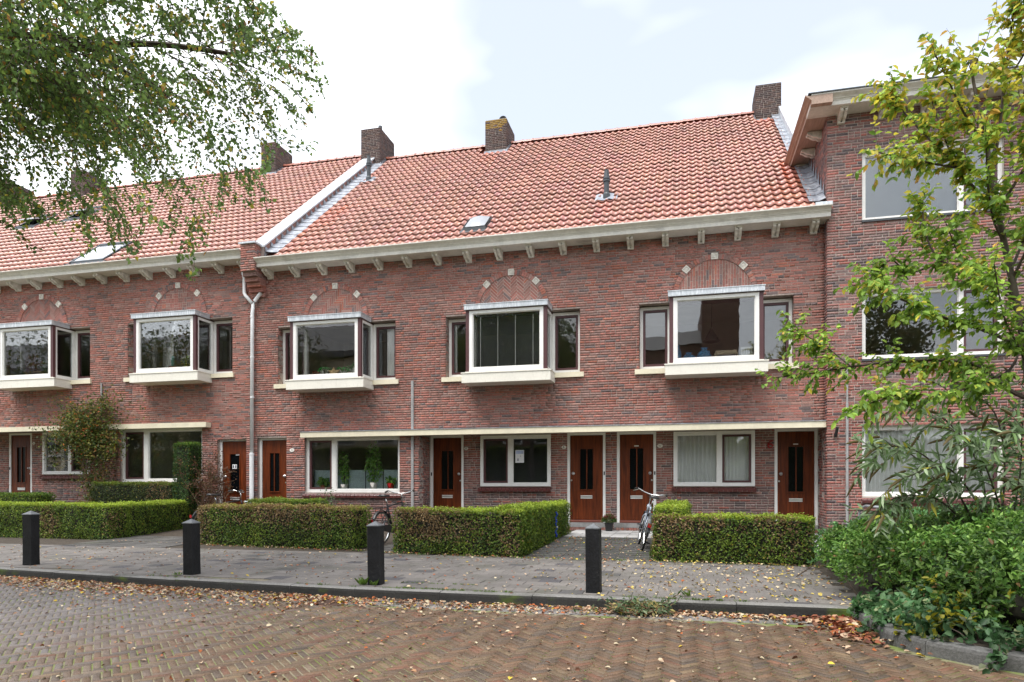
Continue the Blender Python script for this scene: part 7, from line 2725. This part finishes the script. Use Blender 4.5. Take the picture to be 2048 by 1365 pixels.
def weeds():
    rng = np.random.default_rng(112)
    P, D, L, C = [], [], [], []
    def tuft(x, y, z, n, h, r):
        for i in range(n):
            P.append((x + rng.normal(0, r), y + rng.normal(0, r * 0.6), z))
            a = rng.uniform(0, 2 * PI)
            D.append((0.7 * math.cos(a), 0.7 * math.sin(a), rng.uniform(0.4, 1.3)))
            L.append(h * rng.uniform(0.5, 1.2))
    for x0_, x1_, n in ((-3.1, -1.6, 60), (-0.55, 0.6, 44), (-4.2, -3.4, 10), (-6.3, -5.6, 8)):
        for i in range(n):
            x = rng.uniform(x0_, x1_)
            tuft(x, kerb_y(x) + 0.125 + rng.normal(0, 0.008), 0.0, 7, 0.030, 0.012)
    for i in range(34):        # tile joints near the third bollard
        x = -3.1 + rng.random() * 0.9
        tuft(x, -7.80 + rng.normal(0, 0.01), 0.0, 6, 0.022, 0.012)
    tuft(-3.42, -8.07, 0, 34, 0.11, 0.02)
    tuft(-3.30, -8.08, 0, 20, 0.08, 0.04)
    tuft(-6.02, -7.85, 0, 24, 0.05, 0.05)
    tuft(0.05, -8.02, 0, 14, 0.09, 0.03)
    tuft(1.0, -7.9, 0, 12, 0.04, 0.06)
    for i in range(900):       # joints of the road
        x, y = rng.uniform(-6.5, 1.4), rng.uniform(-12.0, -8.9)
        if not in_view(x, y, 0.3):
            continue
        if vnoise(np.array([[x, y, 0.0]]), 1.1, 9)[0] > 0.45:
            # settle on the nearest joint of the herringbone
            u, v = (x + 3.0 + y + 10.0) * c45, (-(x + 3.0) + y + 10.0) * c45
            v = round(v / w_) * w_
            x, y = (u - v) * c45 - 3.0, (u + v) * c45 - 10.0
            if y < kerb_y(x) - 0.45 and x < bed_left(y) - 0.15:
                tuft(x, y, ROADZ - 0.006, 5, 0.017, 0.012)
    for i in range(120):       # dark path
        x, y = rng.uniform(-2.35, -0.45), rng.uniform(-4.7, -1.6)
        if rng.random() < 0.5:
            x = -2.37 + round((x + 2.37) / 0.2437) * 0.2437
        else:
            y = -4.72 + round((y + 4.72) / 0.2462) * 0.2462
        tuft(x, y, gz(y) + 0.006, 7, 0.03, 0.02)
    for i in range(110):       # foot of the hedges
        x = rng.uniform(-11, 1.8)
        y = np.interp(x, [-11, -8.8, -5.2, -4.5, -2.4, -0.4, 1.8], [-3.75, -4.05, -4.45, -4.7, -4.9, -4.9, -5.05]) - 0.02
        tuft(x, y, 0.0, 9, 0.05, 0.05)
    P, D, L = np.array(P), np.array(D), np.array(L)
    n = len(P)
    C = pick_cols([((0.11, 0.19, 0.03), 0.5), ((0.16, 0.25, 0.04), 0.3), ((0.07, 0.12, 0.025), 0.2)], n, rng)
    o = leaves('weeds', P, D, rng.normal(0, 1, (n, 3)), L, np.maximum(0.004, L * 0.22), rgba(C), None)
    o['label'] = 'small green weeds and grass in the joints of the paving'
    o['category'] = 'weeds'
weeds()

# heap of cut twigs in the gutter
rng = np.random.default_rng(113)
t = thing('clippings_heap', 'heap of cut green twigs lying in the gutter right of the last bollard', 'clippings', (-0.40, -8.56, ROADZ))
b = MB()
P, D = [], []
for i in range(46):
    a = np.array([-0.40 + rng.normal(0, 0.16), -8.56 + rng.normal(0, 0.06), ROADZ + 0.02 + rng.random() * 0.06])
    d = np.array([rng.normal(0, 1), rng.normal(0, 0.5), rng.normal(0.05, 0.2)])
    d /= np.linalg.norm(d)
    L = rng.uniform(0.12, 0.34)
    q = [a - d * L / 2, a, a + d * L / 2 + np.array([0, 0, 0.03])]
    b.tube(q, 0.004, 4)
    for k in range(12):
        P.append(q[0] + (q[2] - q[0]) * rng.random() + rng.normal(0, 0.012, 3))
        D.append(d + rng.normal(0, 0.7, 3))
b.tube([(-0.66, -8.5, -0.02), (-0.50, -8.52, -0.05), (-0.30, -8.58, -0.06)], 0.004, 4)
b.tube([(-0.20, -8.62, -0.08), (0.02, -8.76, -0.085)], 0.004, 4)
b.build('twigs', M['twig_pale'], t, kind='stuff')
n = len(P)
P = np.array(P)
P[:, 2] = np.maximum(P[:, 2], ROADZ + 0.006)
leaves('leaves', P, np.array(D), rng.normal(0, 0.6, (n, 3)) + np.array([0, 0, 1]), 0.05, 0.026, rgba(pick_cols([((0.10, 0.16, 0.07), 0.5), ((0.20, 0.24, 0.13), 0.3), ((0.34, 0.28, 0.10), 0.2)], n, rng)), t)

# drain grate in the gutter
t = thing('drain_grate', 'rusty iron drain grate in the gutter left of the third bollard', 'drain', (-3.5, -8.60, ROADZ))
b = MB()
frame_x0, frame_x1, gy0, gy1 = -3.68, -3.32, -8.82, -8.56
b.box(frame_x0, frame_x1, gy0, gy0 + 0.03, ROADZ - 0.01, ROADZ + 0.006)
b.box(frame_x0, frame_x1, gy1 - 0.03, gy1, ROADZ - 0.01, ROADZ + 0.006)
b.box(frame_x0, frame_x0 + 0.03, gy0 + 0.03, gy1 - 0.03, ROADZ - 0.01, ROADZ + 0.006)
b.box(frame_x1 - 0.03, frame_x1, gy0 + 0.03, gy1 - 0.03, ROADZ - 0.01, ROADZ + 0.006)
b.box(frame_x0 + 0.03, frame_x1 - 0.03, gy0 + 0.03, gy1 - 0.03, ROADZ - 0.006, ROADZ + 0.001, mi=1)
M['rust'] = mat('rusty_iron', (0.085, 0.045, 0.03), 0.8, nscale=30, namt=0.35)
b.build('frame', [M['rust'], M['black']], t)
for k in range(7):
    b = MB()
    b.box(frame_x0 + 0.035, frame_x1 - 0.035, gy0 + 0.042 + k * 0.026, gy0 + 0.056 + k * 0.026, ROADZ + 0.0015, ROADZ + 0.007)
    b.build('bar', M['rust'], t)

# ================================================================== ACROSS THE STREET (seen in the window glass)
t = thing('beige_house', 'beige rendered house across the street, seen mirrored in the window panes', 'house', (-24, -33, 0))
b = MB()
b.box(-60, -15, -40, -31, -0.1, 10.5)
wo = b.build('wall', M['far_wall'], t)
for i in range(13):
    for z0 in (1.0, 4.2, 7.4):
        x = -57 + i * 3.2
        b = MB()
        frame_rect(b, x, x + 1.5, z0, z0 + 1.9, 0.1, -31.0, -30.93)
        w = b.build('window', M['white'], t)
        p = MB()
        p.box(x + 0.1, x + 1.4, -31.0, -30.97, z0 + 0.1, z0 + 1.8)
        p.build('pane', M['far_glass'], w)
b = MB()
b.box(-60.3, -14.7, -40.3, -30.6, 10.5, 10.9)
b.prism([(-40.3, 10.9), (-30.6, 10.9), (-35.5, 14.0)], -60.3, -14.7, 'x')
b.build('roof', M['far_roof'], t)
for z in (3.6, 6.9):
    b = MB()
    b.box(-60, -15, -30.99, -30.85, z, z + 0.18)
    b.build('string_course', M['white'], t)

t = thing('brick_house', 'brown brick house with narrow stair tower across the street, mirrored in the right window box', 'house', (-5, -33, 0))
b = MB()
b.box(-13.5, 1.2, -40, -32, -0.1, 10.4)
M['far_brick'] = mat('far_brick', (0.16, 0.085, 0.065), 0.85, nscale=3, namt=0.2)
b.build('wall', M['far_brick'], t)
b = MB()
b.box(1.21, 3.5, -40, -31.5, -0.1, 13.6)
b.build('stair_tower', M['far_brick'], t)
b = MB()
b.prism([(-40.2, 10.4), (-31.8, 10.4), (-33.5, 11.6), (-38.5, 11.6)], -13.6, 1.2, 'x')
b.build('roof', M['far_roof'], t)
for i in range(6):
    for z0 in (1.0, 4.2, 7.4):
        x = -12.7 + i * 2.3
        b = MB()
        frame_rect(b, x, x + 1.4, z0, z0 + 1.9, 0.1, -32.0, -31.93)
        w = b.build('window', M['white'], t)
        p = MB()
        p.box(x + 0.1, x + 1.3, -32.0, -31.97, z0 + 0.1, z0 + 1.8)
        p.build('pane', M['far_glass'], w)
hedge('tall dark hedge across the street, added to darken reflections in the ground floor windows', [(-45, -26.5, 16, -26.5, 1.6, 3.6)], 210, dens=60, leaf=0.16, group=None, top_col=(0.08, 0.11, 0.02))  # added out of view so the ground floor panes mirror something dark
def far_tree(label, x, y, h, r, seed, n=6000):
    rng = np.random.default_rng(seed)
    t = thing('street_tree', label, 'tree', (x, y, -0.1), group='street trees on the opposite side')
    b = MB()
    tr = smooth_path([(x, y, -0.1), (x + 0.05, y, h * 0.25), (x - 0.05, y, h * 0.5), (x, y, h * 0.85)], 3)
    b.tube(tr, [0.2 * (1 - 0.8 * i / len(tr)) for i in range(len(tr))], 7)
    for k in range(14):
        a = rng.uniform(0, 2 * PI)
        z = h * rng.uniform(0.35, 0.7)
        e = (x + r * 0.75 * math.cos(a), y + r * 0.75 * math.sin(a), z + h * 0.18)
        b.tube([(x, y, z), ((x + e[0]) / 2, (y + e[1]) / 2, z + h * 0.13), e], [0.07, 0.045, 0.012], 5)
    b.build('trunk', M['bark'], t)
    cl = unit(rng.normal(0, 1, (40, 3))) * rng.random((40, 1)) ** 0.4
    c = cl[rng.integers(0, 40, n)] * np.array([r, r, h * 0.36]) + np.array([x, y, h * 0.64])
    P = c + rng.normal(0, 1, (n, 3)) * r * 0.19
    C = pick_cols([((0.05, 0.075, 0.02), 0.5), ((0.09, 0.10, 0.025), 0.3), ((0.15, 0.11, 0.03), 0.2)], n, rng)
    leaves('crown', P, rng.normal(0, 1, (n, 3)), rng.normal(0, 1, (n, 3)), 0.22, 0.15, rgba(C), t)
far_tree('street tree opposite, mirrored in the window box left of the downpipe', -31.5, -22.0, 11.0, 3.6, 204)
far_tree('street tree opposite, mirrored in the leftmost window box', -42.0, -22.5, 11.0, 3.8, 205)
far_tree('street tree opposite, mirrored in the windows of the tall block', 9.2, -22.0, 10.5, 2.2, 206)
far_tree('broad street tree opposite, mirrored dark in the middle window box', -8.6, -22.5, 11.5, 3.0, 201)
far_tree('street tree opposite, mirrored in the window box right of the downpipe', -24.5, -23.5, 11.0, 3.0, 202)
far_tree('smaller street tree opposite, mirrored in the right window box', 5.2, -22.0, 7.5, 1.9, 203)
print('leaves', n_left, n_right)
